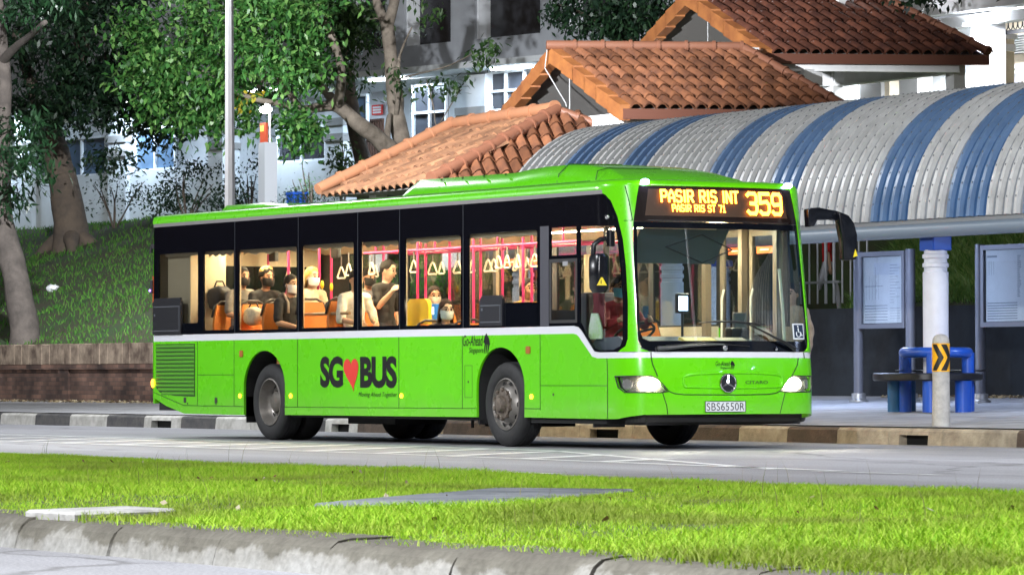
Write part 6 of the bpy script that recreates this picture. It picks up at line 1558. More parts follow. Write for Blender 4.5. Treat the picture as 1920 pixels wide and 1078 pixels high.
# partition panels and posts seen through the windscreen
mb = MB(); a = at(1208, 470, 1.0); mb.box((9.45, .95, .47), (9.5, 1.12, 2.2)); mb.build('partition', mat('partition cream', (.70, .55, .30), .6), bus)
mb = MB(); mb.box((9.95, .10, .47), (10.0, .95, 1.55)); mb.box((9.95, .90, 1.55), (10.0, .95, 2.5)); mb.build('cab_partition', mat('partition dark', (.03, .035, .04), .4), bus)
for x in (9.75, 10.5, 11.2): mb = MB(); mb.box((x-.04, W-.14, .47), (x+.04, W-.06, 2.5)); mb.build('door_post', m_fr, bus)
mb = MB(); mb.tube([(10.0, 1.25, .47), (10.0, 1.25, 2.5)], .02, 10); mb.tube([(10.0, 1.25, 2.02), (10.0, 1.1, 2.02)], .02, 8); mb.build('pole', mat('red pole', (.45, .02, .05), .4), bus, smooth=60)
# dashboard, steering wheel, cab fittings
mb = MB(); mb.prism([(10.7, .47), (10.8, 1.02), (11.05, 1.22), (11.5, 1.24), (11.72, 1.12), (11.8, .5)], (0, .12, 0), (1, 0, 0), (0, 0, 1), (0, 1, 0), 1.2); mb.prism([(11.2, .47), (11.3, 1.05), (11.75, 1.12), (11.82, .5)], (0, 1.33, 0), (1, 0, 0), (0, 0, 1), (0, 1, 0), .95); mb.build('dashboard', mat('dashboard grey', (.09, .10, .115), .5), bus)
mb = MB(); cw_ = Vector((10.95, .68, 1.28)); ax_w = Vector((-.5, 0, .86)).normalized(); u1 = Vector((0, 1, 0)); u2 = ax_w.cross(u1)
mb.tube([cw_+u1*.23*math.cos(6.2832*k/28)+u2*.23*math.sin(6.2832*k/28) for k in range(28)], .016, 8, closed=True)
for a in (90, 210, 330): mb.tube([cw_, cw_+u1*.22*math.cos(R(a))+u2*.22*math.sin(R(a))], .014, 6)
mb.tube([cw_, cw_-ax_w*.3], .04, 10); mb.build('steering_wheel', m_blkm, bus, smooth=60)
mb = MB(); q_ = at(1272, 572, 1.05); mb.box((11.25, 1.02, 1.50), (11.29, 1.19, 1.72), bev=.012); mb.tube([(11.28, 1.1, 1.2), (11.28, 1.1, 1.52)], .015, 6); tc_ = mb.build('ticket_console', m_blkm, bus)
mb = MB(); mb.box((11.291, 1.045, 1.53), (11.294, 1.165, 1.69)); mb.build('console_screen', mat('console screen', (.6, .8, 1), .4, emit=(.6, .78, 1.0), estr=3.5), tc_)
mb = MB(); mb.box((11.45, 1.55, 1.12), (11.6, 1.78, 1.34), bev=.03); mb.build('fare_box', m_blkm, bus)
mb = MB(); mb.box((11.0, 1.95, .9), (11.06, 2.12, 1.52), bev=.02); mb.build('card_reader', mat('reader grey', (.16, .16, .17), .4), bus)
mb = MB(); mb.prism([(11.95, 0), (11.75, .06), (11.72, .03)], (0, .75, 1.17), (1, 0, 0), (0, 0, 1), (0, 1, 0), .42); mb.build('notice_card', mat('yellow card', (.75, .52, .06), .6), bus)
mb = MB(); mb.prism([(11.95, 0), (11.75, .06), (11.72, .03)], (0, 1.2, 1.17), (1, 0, 0), (0, 0, 1), (0, 1, 0), .38); mb.build('notice_card', mat('cream card', (.6, .52, .36), .6), bus)
mb = MB(); mb.prism([(11.30, 2.05), (11.60, 2.42), (11.62, 2.42), (11.32, 2.05)], (0, .35, 0), (1, 0, 0), (0, 0, 1), (0, 1, 0), 1.15); mb.build('sun_blind', mat('blind grey', (.10, .13, .14), .6), bus)
mb = MB()
for (a, b_) in (((.62, 2.22), (1.1, 2.36)), ((1.1, 2.36), (1.5, 2.2)), ((1.5, 2.2), (1.1, 2.05)), ((1.1, 2.05), (.62, 2.22))): mb.tube([(11.68, a[0], a[1]), (11.68, b_[0], b_[1])], .008, 6)
mb.build('blind_linkage', m_blkm, bus)
mb = MB(); mb.box((11.0, .35, .47), (11.05, 1.0, .9)); mb.box((10.15, .45, .6), (10.6, .95, .95), bev=.05); mb.box((10.12, .47, .95), (10.25, .93, 1.75), bev=.05); mb.build('driver_seat', mat('driver seat', (.05, .05, .06), .8), bus)
mb = MB(); mb.tube([(11.7, W-.35, 1.12), (11.6, W-.3, 1.5), (11.45, W-.25, 2.0)], .018, 8); mb.tube([(10.6, W-.2, 1.0), (10.6, W-.35, 1.15), (11.1, W-.4, 1.2)], .02, 8); mb.build('door_rail', mat('cream rail', (.7, .66, .55), .4), bus, smooth=60)
ld = bpy.data.lights.new('cab_fill_light', 'AREA'); lo_ = bpy.data.objects.new('cab_fill_light', ld); COL.objects.link(lo_); ld.shape = 'RECTANGLE'; ld.size = .5; ld.size_y = .2; ld.energy = 26; ld.color = (1, .85, .65); lo_.parent = bus; lo_.location = Vector((10.6, 1.9, 2.5))-bus.location  # added fill light that brightens the driver and the cab
mb = MB(); mb.box((10.35, 1.8, 2.515), (10.85, 2.0, 2.535)); mb.build('light_strip', m_strip, bus)  # glowing strip added to go with the cab fill
# =================================================================== PEOPLE
m_eye = mat('eye dark', (.02, .015, .012), .2); m_lip = mat('lips', (.35, .12, .09), .5)
def skin_grow(V, E, RR, vox=.011, smooth=4):
    """one continuous surface grown round a skeleton of tapering limbs"""
    ab = lambda r_: r_ if isinstance(r_, tuple) else (r_, r_)
    mb = MB()
    for p, r_ in zip(V, RR):
        a, b_ = ab(r_); mb.sphere(p, 1.0, 14, (b_, a, min(a, b_)))
    for i, j in E:
        (a0, b0), (a1, b1) = ab(RR[i]), ab(RR[j]); d = (V[j]-V[i]); 
        if d.length < 1e-5: continue
        d.normalize()
        if abs(d.z) > .75: ax, ay = Vector((1, 0, 0)), Vector((0, 1, 0))
        else: ay = Vector((0, 1, 0)) if abs(d.y) < .9 else Vector((1, 0, 0)); ay = (ay-d*ay.dot(d)).normalized(); ax = ay.cross(d).normalized()
        n = 14; vs = []
        for p, a, b_ in ((V[i], a0, b0), (V[j], a1, b1)):
            if abs(d.z) <= .75 and a != b_: a = b_ = (a+b_)/2 if a < .05 else min(a, b_)
            vs += [p+ax*b_*math.cos(6.2832*q/n)+ay*a*math.sin(6.2832*q/n) for q in range(n)]
        mb.add(vs, [(q, (q+1) % n, n+(q+1) % n, n+q) for q in range(n)]+[tuple(reversed(range(n))), tuple(range(n, 2*n))])
    ob = mb.build('sk', m_eye)
    md = ob.modifiers.new('r', 'REMESH'); md.mode = 'VOXEL'; md.voxel_size = vox; md.use_smooth_shade = True
    sm = ob.modifiers.new('s', 'SMOOTH'); sm.factor = .5; sm.iterations = smooth
    dg = bpy.context.evaluated_depsgraph_get(); m2 = bpy.data.meshes.new_from_object(ob.evaluated_get(dg))
    vs = [v.co.copy() for v in m2.vertices]; fs = [tuple(p.vertices) for p in m2.polygons]
    me = ob.data; bpy.data.objects.remove(ob); bpy.data.meshes.remove(me); bpy.data.meshes.remove(m2)
    return vs, fs
class Sk:
    def __init__(s): s.v = []; s.e = []; s.r = []
    def add(s, p, r_, parent=None):
        s.v.append(Vector(p)); s.r.append(r_); i = len(s.v)-1
        if parent is not None: s.e.append((parent, i))
        return i
    def chain(s, parent, pts):
        for p, r_ in pts: parent = s.add(p, r_, parent)
        return parent
def hand(sk, wr, elbow, wpos, side, palm_n, curl=.5):
    """palm, four unequal fingers and a thumb, bent by curl"""
    d = (Vector(wpos)-Vector(elbow)).normalized(); n_ = Vector(palm_n); n_ = (n_-d*n_.dot(d)).normalized(); s_ = d.cross(n_).normalized()*side
    p1 = sk.add(Vector(wpos)+d*.05, (.030, .018), wr); 
    for k, ln in enumerate((.072, .082, .076, .060)):
        b_ = Vector(wpos)+d*.085+s_*(.030-.020*k); a = sk.add(b_, .0095, p1)
        q1 = b_+(d*math.cos(curl)+n_*math.sin(curl))*ln*.5; q2 = q1+(d*math.cos(curl*2)+n_*math.sin(curl*2))*ln*.5
        sk.chain(a, [(q1, .009), (q2, .0075)])
    b_ = Vector(wpos)+d*.035+s_*.034; a = sk.add(b_, .0115, p1); q1 = b_+(d*.7+s_*.6+n_*.3).normalized()*.034; sk.chain(a, [(q1, .0105), (q1+(d*.85+n_*.4).normalized()*.028, .009)])
def person(label, floor, yaw, pose='sit', skin=(.45, .26, .16), shirt=(.02, .02, .022), trousers=(.03, .03, .04), hair=(.012, .010, .009), hair_len=0.0, mask=None, arms='lap', head_yaw=0, head_pitch=0, s=1.0, sleeve=.55, fringe=None, glasses=False, group='passengers in the lit bus', name='person', straps=None):
    t = thing(name, tuple(floor), label, 'person', group)
    Rz = Matrix.Rotation(yaw, 4, 'Z'); off = Vector(floor)
    T = lambda p: off+(Rz @ (Vector(p)*s))
    sit = pose == 'sit'
    pz = .50 if sit else .93
    P = {'pel': Vector((0, 0, pz)), 'wai': Vector((-.02, 0, pz+.17)), 'che': Vector((-.01, 0, pz+.36)), 'up': Vector((.0, 0, pz+.475)), 'nk': Vector((.014, 0, pz+.55))}
    if not sit and pose != 'walk': pass
    H = P['nk']+Vector((.028, 0, .118))     # head centre
    def arm(sd):
        sh = P['up']+Vector((0, sd*.175, -.02))
        if arms == 'lap': el = sh+Vector((.07, sd*.06, -.27)); wr = el+Vector((.23, -sd*.09, -.05))
        elif arms == 'crossed': el = sh+Vector((.10, sd*.05, -.25)); wr = el+Vector((.13, -sd*.22, .02))
        elif arms == 'phone': el = sh+Vector((.07, sd*.05, -.26)); wr = el+Vector((.20, -sd*.07, .10))
        elif arms == 'wheel': el = sh+Vector((.18, sd*.06, -.20)); wr = el+Vector((.22, -sd*.04, .05))
        elif arms == 'raise' and sd < 0: el = sh+Vector((.10, sd*.07, -.22)); wr = el+Vector((.20, .0, .16))
        else: el = sh+Vector((-.01, sd*.06, -.28)); wr = el+Vector((.05, -sd*.01, -.25))
        return sh, el, wr
    def leg(sd):
        hp = P['pel']+Vector((0, sd*.09, -.04))
        if sit: kn = Vector((.42, sd*.11, .50)); an = Vector((.44, sd*.11, .09)); to = Vector((.60, sd*.12, .03))
        elif pose == 'walk': kn = Vector((.16*sd, sd*.09, .50)); an = Vector((.30*sd-.08, sd*.09, .10+.04*(sd < 0))); to = an+Vector((.16, 0, -.05))
        else: kn = Vector((.02, sd*.10, .49)); an = Vector((-.01, sd*.10, .08)); to = Vector((.15, sd*.12, .03))
        return hp, kn, an, to
    k = Sk(); pel = k.add(P['pel'], (.11, .085)); w_ = k.add(P['wai'], (.098, .074), pel); c = k.add(P['che'], (.11, .08), w_); u = k.add(P['up']-Vector((0, 0, .01)), (.088, .062), c)
    n1 = k.add(P['nk'], (.047, .050), u); hm = Matrix.Rotation(head_yaw, 3, 'Z') @ Matrix.Rotation(head_pitch, 3, 'Y')
    hp_ = lambda p: H+hm @ Vector(p)
    k.chain(n1, [(hp_((.005, 0, -.07)), (.062, .070)), (hp_((.012, 0, -.02)), (.074, .092)), (hp_((-.002, 0, .042)), (.077, .096))])
    for sd in (-1, 1):
        sh, el, wr = arm(sd); a = k.chain(u, [(sh, .040), ((sh+el)/2, .043), (el, .038), ((el+wr)/2, .037), (wr, .027)])
        hand(k, a, el, wr, -sd if arms != 'side' else sd, (0, -sd, -.4) if arms in ('lap', 'crossed', 'wheel', 'phone', 'raise') else (.2, -sd, 0), .55)
        hp, kn, an, to = leg(sd); k.chain(pel, [(hp, .088), ((hp+kn)/2, .078), (kn, .058), ((kn+an)/2, .054), (an, .036), (to-Vector((.035, 0, 0)), .024)])
    vs, fs = skin_grow(k.v, k.e, k.r, .0075, 3)
    mb = MB(); mb.add([T(v) for v in vs], fs)
    # face: nose, ears, eyes and brow, mouth
    hT = lambda p: T(hp_(p))
    mb.add([hT((.094, -.014, -.03)), hT((.094, .014, -.03)), hT((.122, 0, -.026)), hT((.098, 0, .025)), hT((.08, 0, .03))], [(0, 2, 1), (0, 3, 2), (2, 3, 1), (0, 4, 3), (3, 4, 1)])
    for sd in (-1, 1): mb.sphere(hT((-.005, sd*.080, -.005)), .028*s, 10, (.8, .35, 1.1))
    mb.m(1)
    for sd in (-1, 1): mb.sphere(hT((.088, sd*.032, .012)), .0125*s, 8); mb.tube([hT((.094, sd*.016, .038)), hT((.092, sd*.034, .043)), hT((.078, sd*.054, .036))], .006*s, 5)
    mb.m(2); mb.tube([hT((.088, -.024, -.062)), hT((.098, 0, -.060)), hT((.088, .024, -.062))], .007*s, 6); mb.m(0)
    sk_m = mat('skin %.2f %.2f' % skin[:2], skin, .55, var=.06, scale=9)
    b_ = mb.build('body', [sk_m, m_eye, m_lip], t, smooth=180)
    # shirt
    k = Sk(); p0 = k.add(P['che'], (.150, .112)); w_ = k.add(P['wai'], (.138, .108), p0); k.add(P['pel']+Vector((0, 0, .02)), (.148, .116), w_); u = k.add(P['up']-Vector((0, 0, .02)), (.128, .088), p0); k.add(P['nk']-Vector((.004, 0, .055)), (.062, .060), u)
    for sd in (-1, 1):
        sh, el, wr = arm(sd); sh2 = sh-Vector((0, sd*.012, 0)); k.e.append((u, len(k.v))); k.v.append(sh2); k.r.append(.062); q0 = len(k.v)-1
        if sleeve > .7: ch = [(sh.lerp(el, .5), .057), (el, .053), (el.lerp(wr, .5), .048), (el.lerp(wr, .92), .040)]
        else: ch = [(sh.lerp(el, .45), .060), (sh.lerp(el, min(1, sleeve*1.5)), .060)]
        k.chain(q0, ch)
    vs, fs = skin_grow(k.v, k.e, k.r, .012, 5); mb = MB(); mb.add([T(v+Vector((noise.noise(v*13), noise.noise(v*13+Vector((3, 3, 3))), noise.noise(v*9)))*.012) for v in vs], fs)
    mb.build('shirt', mat('cloth %.3f %.3f %.3f' % shirt, shirt, .85, var=.15, scale=12), t, smooth=180)
    k = Sk(); p0 = k.add(P['pel']+Vector((0, 0, -.01)), (.140, .110))
    for sd in (-1, 1): hp, kn, an, to = leg(sd); k.chain(p0, [(hp, .100), ((hp+kn)/2, .090), (kn, .070), ((kn+an)/2, .064), (kn.lerp(an, .9), .056)])
    vs, fs = skin_grow(k.v, k.e, k.r, .013, 5); mb = MB(); mb.add([T(v) for v in vs], fs); mb.build('trousers', mat('cloth %.3f %.3f %.3f' % trousers, trousers, .85), t, smooth=180)
    for sd in (-1, 1):
        hp, kn, an, to = leg(sd); mb = MB(); mb.tube([T(an+Vector((-.05, 0, -.02))), T(an+Vector((.0, 0, -.015))), T(an.lerp(to, .6)+Vector((0, 0, .0))), T(to+Vector((.03, 0, .0)))], [.046*s, .054*s, .050*s, .036*s], 12); mb.build('shoe', mat('shoe', (.02, .02, .02), .6), t, smooth=180)
    # hair: a cap with uneven edge, longer at the back if asked
    def hair_cap(limf, scl, m, nm, drop=0.0):
        rows = []; mb = MB(); n, m_ = 30, 12; ph0 = rng.uniform(0, 6)
        for i in range(m_+1):
            ph = i/m_; row = []
            for j in range(n+1):
                a = 2*math.pi*j/n; back = .5-.5*math.cos(a)          # 0 at the face, 1 at the back
                lim = (R(56)+R(70)*back**.75)*limf+.10*math.sin(7*a+ph0)*(.4+.6*(1-back))
                e = ph*lim; nz = scl*(1+.10*noise.noise(Vector((math.cos(a)*4+ph0, math.sin(a)*4, ph*6))))*(1-.07*max(0, ph-.85)/.15)
                x, y, z = .108*math.sin(e)*math.cos(a)*nz-.008, .091*math.sin(e)*math.sin(a)*nz, .122*math.cos(e)*nz+.020
                if drop and ph > .7 and back > .22: z -= drop*(ph-.7)/.3*min(1, (back-.22)*3); x -= .012; y *= 1+.18*(ph-.7)/.3
                row.append(hT((x, y, z)))
            rows.append(row)
        mb.grid(rows); inner = [[hT(tuple(Vector(hm.inverted() @ (Rz.to_3x3().inverted() @ ((Vector(q_)-off)/s)-H))*.94)) for q_ in rows[-1]]]
        mb.grid([rows[-1], inner[0]]); mb.build(nm, m, t, smooth=180)
    hair_cap(1.0, 1.0, mat('hair %.3f %.3f' % hair[:2], hair, .75, var=.4, scale=40, spec=.3, bump=.6, bscale=60), 'hair', hair_len)
    if fringe: hair_cap(.62, 1.09, mat('fringe %.3f' % fringe[0], fringe, .6, var=.4, scale=40, bump=.6, bscale=60), 'fringe')
    if mask:
        mb = MB(); rows = []
        for i in range(6):
            z = -.005-.105*i/5; rr = .106+.014*math.sin(math.pi*i/5)-.018*(i/5)**2
            rows.append([hT((rr*math.cos(R(a)), (.088-.012*(i/5))*math.sin(R(a)), z+.012*abs(a)/80*(1 if i < 3 else 1.6))) for a in range(-80, 81, 16)])
        mb.grid(rows)
        for sd in (-1, 1): mb.tube([hT((.018, sd*.085, -.03)), hT((-.012, sd*.091, .0)), hT((-.025, sd*.088, -.02))], .003*s, 4)
        mb.build('face_mask', mat('mask %.2f %.2f' % mask[:2], mask, .8), t, smooth=180)
    if glasses:
        mb = MB()
        for sd in (-1, 1): mb.tube([hT((.108, sd*.033+.024*math.cos(a), .010+.019*math.sin(a))) for a in [6.2832*i/14 for i in range(14)]], .0028*s, 5, closed=True); mb.tube([hT((.104, sd*.057, .014)), hT((.0, sd*.086, .012))], .0028*s, 5)
        mb.build('glasses', m_blkm, t, smooth=180)
    if straps:
        mb = MB()
        for sd in (-1, 1): mb.tube([T(P['up']+Vector((-.08, sd*.10, .06))), T(P['up']+Vector((.02, sd*.105, .085))), T(P['up']+Vector((.115, sd*.11, -.03))), T(P['che']+Vector((.135, sd*.115, -.05)))], .017*s, 6)
        mb.build('bag_strap', mat('strap pale', straps, .8), t, smooth=180)
    return t
def seat_at(u, v, y, s=1.0):
    """floor point so that a seated person's head centre shows at the pixel"""
    p = PY(u, v, y); return (p[0]-.04, y, p[2]-1.172*s)
def stand_at(u, v, y, s=1.0): p = PY(u, v, y); return (p[0]-.04, y, p[2]-1.60*s)
ASIA = (.50, .30, .19); FAIR = (.60, .40, .28); TAN = (.38, .21, .125)
person('seated passenger with dark hair and mask in the rearmost lit window', seat_at(402, 510, .85), .15, skin=FAIR, shirt=(.05, .05, .06), mask=(.7, .7, .7), sleeve=.9, head_yaw=.3, head_pitch=-.25)
person('seated passenger in grey shirt half hidden behind the rear window pillar', seat_at(455, 520, .5), .1, skin=TAN, shirt=(.20, .18, .16), mask=(.02, .02, .02))
person('man with bleached hair top, black mask and black shirt sitting with crossed arms', seat_at(500, 521, .72, 1.06), .0, skin=TAN, shirt=(.012, .012, .014), mask=(.012, .012, .013), arms='crossed', fringe=(.55, .36, .09), head_yaw=.15, s=1.06)
person('seated man with short black hair, white mask and pale backpack straps', seat_at(545, 534, .36), .2, skin=ASIA, shirt=(.015, .016, .018), mask=(.75, .75, .75), head_yaw=.1, straps=(.35, .3, .24))
person('blond woman in cream top and white mask seated behind the orange seats', seat_at(585, 520, .80), .0, skin=FAIR, shirt=(.62, .52, .36), hair=(.50, .33, .10), hair_len=.10, mask=(.8, .8, .8), head_yaw=.25)
person('seated passenger in white shirt cut off by the window pillar', seat_at(668, 525, .40), .0, skin=ASIA, shirt=(.70, .66, .58), sleeve=.7)
person('man in grey shirt and black mask behind the standing youth', seat_at(692, 521, 1.35, 1.0), .0, skin=TAN, shirt=(.16, .16, .18), mask=(.02, .02, .02), head_yaw=.05)
person('standing youth in dark tee and glasses looking ahead with raised hand', stand_at(726, 508, .95, 1.02), .35, pose='stand', skin=FAIR, shirt=(.022, .020, .020), arms='raise', glasses=True, head_yaw=.2, head_pitch=.12, s=1.02)
person('woman with long dark hair, glasses and pale mask at the bottom of the window', seat_at(838, 582, .34), -.25, skin=FAIR, shirt=(.05, .045, .045), hair=(.03, .016, .011), hair_len=.22, mask=(.62, .72, .70), glasses=True, head_yaw=.1)
person('passenger with dark hair and pale mask seated by the far windows', seat_at(815, 556, 2.0), -.2, skin=TAN, shirt=(.2, .17, .15), hair=(.02, .012, .01), hair_len=.12, mask=(.6, .5, .42))
person('passenger in orange top seated near the front by the far side', seat_at(990, 542, 1.95), .0, skin=TAN, shirt=(.65, .26, .03), hair=(.015, .01, .01), hair_len=.05)
dp = PY(1160, 540, .55)
person('bus driver in dark red jacket and pale blue mask behind the wheel', (dp[0]-.02, .55, dp[2]-1.172), -.1, skin=TAN, shirt=(.22, .018, .02), trousers=(.02, .02, .025), mask=(.16, .52, .62), arms='wheel', sleeve=.9, group=None)
pp_ = PY(1495, 620, 5.3)
person('person in beige top waiting on the pavement, mostly hidden by the bus front', (pp_[0]-.10, 5.3, pave(5.3)), R(-60), pose='stand', skin=FAIR, shirt=(.36, .30, .24), trousers=(.30, .25, .2), arms='side', sleeve=.9, group=None)
pp_ = PY(1550, 470, 17.6)
person('person in red top climbing the stairs behind the railing', (pp_[0], 17.6, pp_[2]-1.15), R(60), pose='walk', skin=ASIA, shirt=(.55, .02, .02), trousers=(.45, .45, .47), arms='side', group=None)
# bags on the seats, vest hung in the cab
def bag(label, c, sz, col, name='backpack', strapc=(.02, .02, .02), cat='bag'):
    t = thing(name, c, label, cat)
    bm = bmesh.new(); bmesh.ops.create_icosphere(bm, subdivisions=3, radius=1); vs = []
    for v in bm.verts:
        q_ = v.co; f_ = 1+.12*noise.noise(q_*2.5+Vector(c)); vs.append(Vector(c)+Vector((math.copysign(abs(q_.x)**.7, q_.x)*sz[0]*f_, math.copysign(abs(q_.y)**.7, q_.y)*sz[1]*f_, math.copysign(abs(q_.z)**.75, q_.z)*sz[2]*f_+sz[2])))
    mb = MB(); mb.add(vs, [[v.index for v in f.verts] for f in bm.faces]); bm.free(); mb.build('bag_body', mat('bag %.2f %.2f' % col[:2], col, .8, var=.2, scale=14), t, smooth=180)
    mb = MB(); c_ = Vector(c); mb.tube([c_+Vector((-.04, -sz[1]*.5, sz[2]*1.9)), c_+Vector((-.02, -sz[1]*.3, sz[2]*2.4)), c_+Vector((.02, sz[1]*.3, sz[2]*2.4)), c_+Vector((.04, sz[1]*.5, sz[2]*1.9))], .012, 6); mb.build('bag_handle', mat('bag strap', strapc, .8), t, smooth=180)
p = PY(412, 575, .45); bag('large dark backpack held up in the rearmost lit window', (p[0], .45, p[2]-.05), (.24, .12, .16), (.03, .03, .033))
p = PY(476, 603, .22); bag('pale cream bag on a passenger lap by the rear window pillar', (p[0], .22, p[2]-.05), (.18, .1, .12), (.60, .54, .40), 'bag')
a, b_ = PY(1118, 560, .12), PY(1120, 632, .12)
t = thing('hanging_vest', (a[0], .12, b_[2]), 'red jacket and green white bag hanging inside the driver window', 'vest')
mb = MB(); rows = []
for i in range(9):
    f_ = i/8; z = a[2]+.06-(a[2]+.06-b_[2]-.12)*f_; w_ = .11+.05*f_
    rows.append([(a[0]+w_*(j/5-1), .14+.03*math.sin(j*1.5+f_*2)+.02*f_, z+.01*math.sin(j*2)) for j in range(11)])
mb.grid(rows); mb.build('jacket', mat('cab jacket', (.17, .03, .035), .8), t, smooth=180)
mb = MB(); rows = []
for i in range(9):
    f_ = i/8; z = (a[2]*.62+b_[2]*.38)-((a[2]*.62+b_[2]*.38)-b_[2]+.02)*f_; w_ = .04+.10*math.sin(min(1, f_*1.3)*1.5)
    rows.append([(a[0]+.0+w_*math.cos(q_), .105+.035*math.sin(q_)+.01*math.sin(4*q_), z) for q_ in [6.2832*j/16 for j in range(17)]])
mb.grid(rows); mb.build('plastic_bag', mat('cab bag', (.42, .62, .25), .6, scale=7, col2=(.7, .75, .6)), t, smooth=180)
# =================================================================== STREET FURNITURE
m_pole = mat('galvanised pole', (.50, .49, .50), .5, metal=.25, var=.08, scale=2)
m_head = mat('lamp head', (.35, .36, .38), .5)
m_lens = mat('street lamp lens', (1, 1, 1), .3, emit=(.92, .96, 1.0), estr=40)
def street_lamp(x, y, side, label, W_, col=(.93, .96, 1.0), bowl=0, fill_dir=(-15.5, 12.5, -2.6), cone=74):
    t = thing('street_lamp', (x, y, pave(max(y, 4.5)) if y > 0 else 0.0), label, 'street lamp')
    z0 = t.location.z; mb = MB()
    mb.tube([(x, y, z0), (x, y, z0+.7), (x, y, z0+.72), (x-.05, y, z0+9.2)], [.14, .13, .105, .05], 8); mb.build('pole', m_pole, t, smooth=30)
    mb = MB(); mb.tube([(x-.05, y, z0+9.15), (x-.05, y+side*.3, z0+9.5), (x-.05, y+side*1.8, z0+9.75)], [.045, .04, .035], 8); mb.build('arm', m_pole, t, smooth=60)
    mb = MB(); yy = y+side*2.2; mb.box((x-.22, yy-.45, z0+9.70), (x+.12, yy+.45, z0+9.84), bev=.04); h_ = mb.build('lamp_head', m_head, t)
    mb = MB(); mb.box((x-.18, yy-.3, z0+9.67), (x+.08, yy+.3, z0+9.697)); mb.build('lens', m_lens, h_)
    ld = bpy.data.lights.new('street_light', 'AREA'); lo_ = bpy.data.objects.new('street_light', ld); COL.objects.link(lo_)
    ld.shape = 'RECTANGLE'; ld.size = .26; ld.size_y = .6; ld.energy = W_; ld.color = col
    lo_.parent = t; lo_.location = Vector((x-.05, yy, z0+9.64))-t.location
    if bowl:      # added fill spots: one aimed at the tree crown, one at the bus front
        pd2 = bpy.data.lights.new('street_light_fill_spot', 'SPOT'); po = bpy.data.objects.new('street_light_fill_spot', pd2); COL.objects.link(po)
        pd2.energy = bowl; pd2.color = col; pd2.shadow_soft_size = .16; pd2.spot_size = R(cone); pd2.spot_blend = .6
        po.parent = t; po.location = Vector((x-.05, yy, z0+9.5))-t.location; aim(po, fill_dir)
    return t
street_lamp(-8.75, 5.6, -1, 'tall tapered grey street lamp pole behind the rear of the bus', 500, bowl=16000, fill_dir=(-14.5, 13, -2.6), cone=66)
street_lamp(24.0, 5.6, -1, 'tall street lamp on the bus stop pavement beyond the front of the bus', 900)
street_lamp(4.0, -13.0, 1, 'tall unseen street lamp added on the grass verge to light the bus', 1080)  # added out of view, so the bus side is lit from higher up
street_lamp(36.0, -24.5, 1, 'tall street lamp across the near road by the verge', 1900, bowl=11000, fill_dir=(-24, 24.0, -8.4), cone=20)
street_lamp(-24.0, -24.5, 1, 'tall street lamp across the near road towards the slope', 3500)

# white post with small lamp in front of the block
b_ = p3(502, 395, 16.3); 
t = thing('lamp_post', (b_.x, b_.y, hill_z(b_.x, b_.y)), 'white square post with small bright lamp above a red poster under the lit tree', 'lamp post')
zt = p3(502, 268, 16.3).z
mb = MB(); mb.box((b_.x-.15, b_.y-.15, t.location.z-.2), (b_.x+.15, b_.y+.15, zt)); mb.build('post', mat('post paint', (.36, .38, .41), .8), t)
mb = MB(); q_ = p3(502, 240, 16.3); mb.box((b_.x-.13, b_.y-.12, zt), (b_.x+.13, b_.y-.06, zt+.42)); n_ = mb.build('poster', mat('poster red', (.40, .06, .025), .6), t)
mb = MB(); mb.box((b_.x-.1, b_.y-.128, zt+.24), (b_.x+.05, b_.y-.121, zt+.36)); mb.build('poster_panel', mat('poster yellow', (.75, .5, .08), .6), n_)
mb = MB(); q_ = p3(502, 206, 16.3); mb.tube([(b_.x+.1, b_.y, zt), (b_.x+.1, b_.y, q_.z+.1), (b_.x, b_.y-.05, q_.z+.12)], .025, 8); mb.build('bracket', m_pole, t)
mb = MB(); mb.sphere((b_.x, b_.y-.05, q_.z), .13, 12, (1.25, 1, .6)); mb.build('lamp', mat('small lamp', (1, 1, 1), .3, emit=(.9, 1, .97), estr=30), t, smooth=180)
ld = bpy.data.lights.new('small_lamp_light', 'POINT'); lo_ = bpy.data.objects.new('small_lamp_light', ld); COL.objects.link(lo_); ld.energy = 25; ld.color = (.9, 1, .97); ld.shadow_soft_size = .15
lo_.parent = t; lo_.location = Vector((b_.x, b_.y-.25, q_.z))-t.location

# bollard
t = thing('bollard', (10.82, 5.02, pave(5.02)), 'round concrete bollard with black and yellow chevron band by the kerb', 'bollard')
bx, by, bz = t.location; r_ = .103
mb = MB(); mb.lathe([(r_*1.04, 0), (r_*.98, .6), (r_*.97, .98), (r_*.93, 1.02), (r_*.75, 1.055), (r_*.4, 1.075), (0, 1.08)], (bx, by, bz), n=28); mb.build('post', mat('bollard concrete', (.48, .47, .45), .8, var=.2, scale=14, bump=.4, bscale=60, col2=(.36, .35, .34)), t, smooth=50)
mb = MB(); rr_ = r_*.985+.003; mb.lathe([(rr_, .64), (rr_, .97)], (bx, by, bz), n=36); bnd = mb.build('reflective_band', mat('reflective yellow', (.85, .42, .01), .35), t, smooth=180)
mb = MB(); va = math.atan2(CAM[1]-by, CAM[0]-bx)
def onb(s, z): a = va+s/rr_; return (bx+math.cos(a)*(rr_+.003), by+math.sin(a)*(rr_+.003), bz+.64+z)
def chev(pl):   # outline in (s to the right, z)
    n = 12
    for k in range(n):
        for z0_, z1_ in ((0.01, .165), (.165, .32)):
            lo_, hi_ = z0_, z1_
    return
for s0, wdt in ((-.115, .065), (.0, .07)):
    for (za, zb2, sa, sb) in ((.012, .165, s0, s0+.085), (.165, .318, s0+.085, s0)):
        rows = []
        for k in range(7):
            f_ = k/6; z = za+(zb2-za)*f_; c = sa+(sb-sa)*f_
            rows.append([onb(c+wdt*j/4, z) for j in range(5)])
        mb.grid(rows)
mb.build('chevron', mat('chevron black', (.008, .008, .008), .5), bnd, fixn=False)

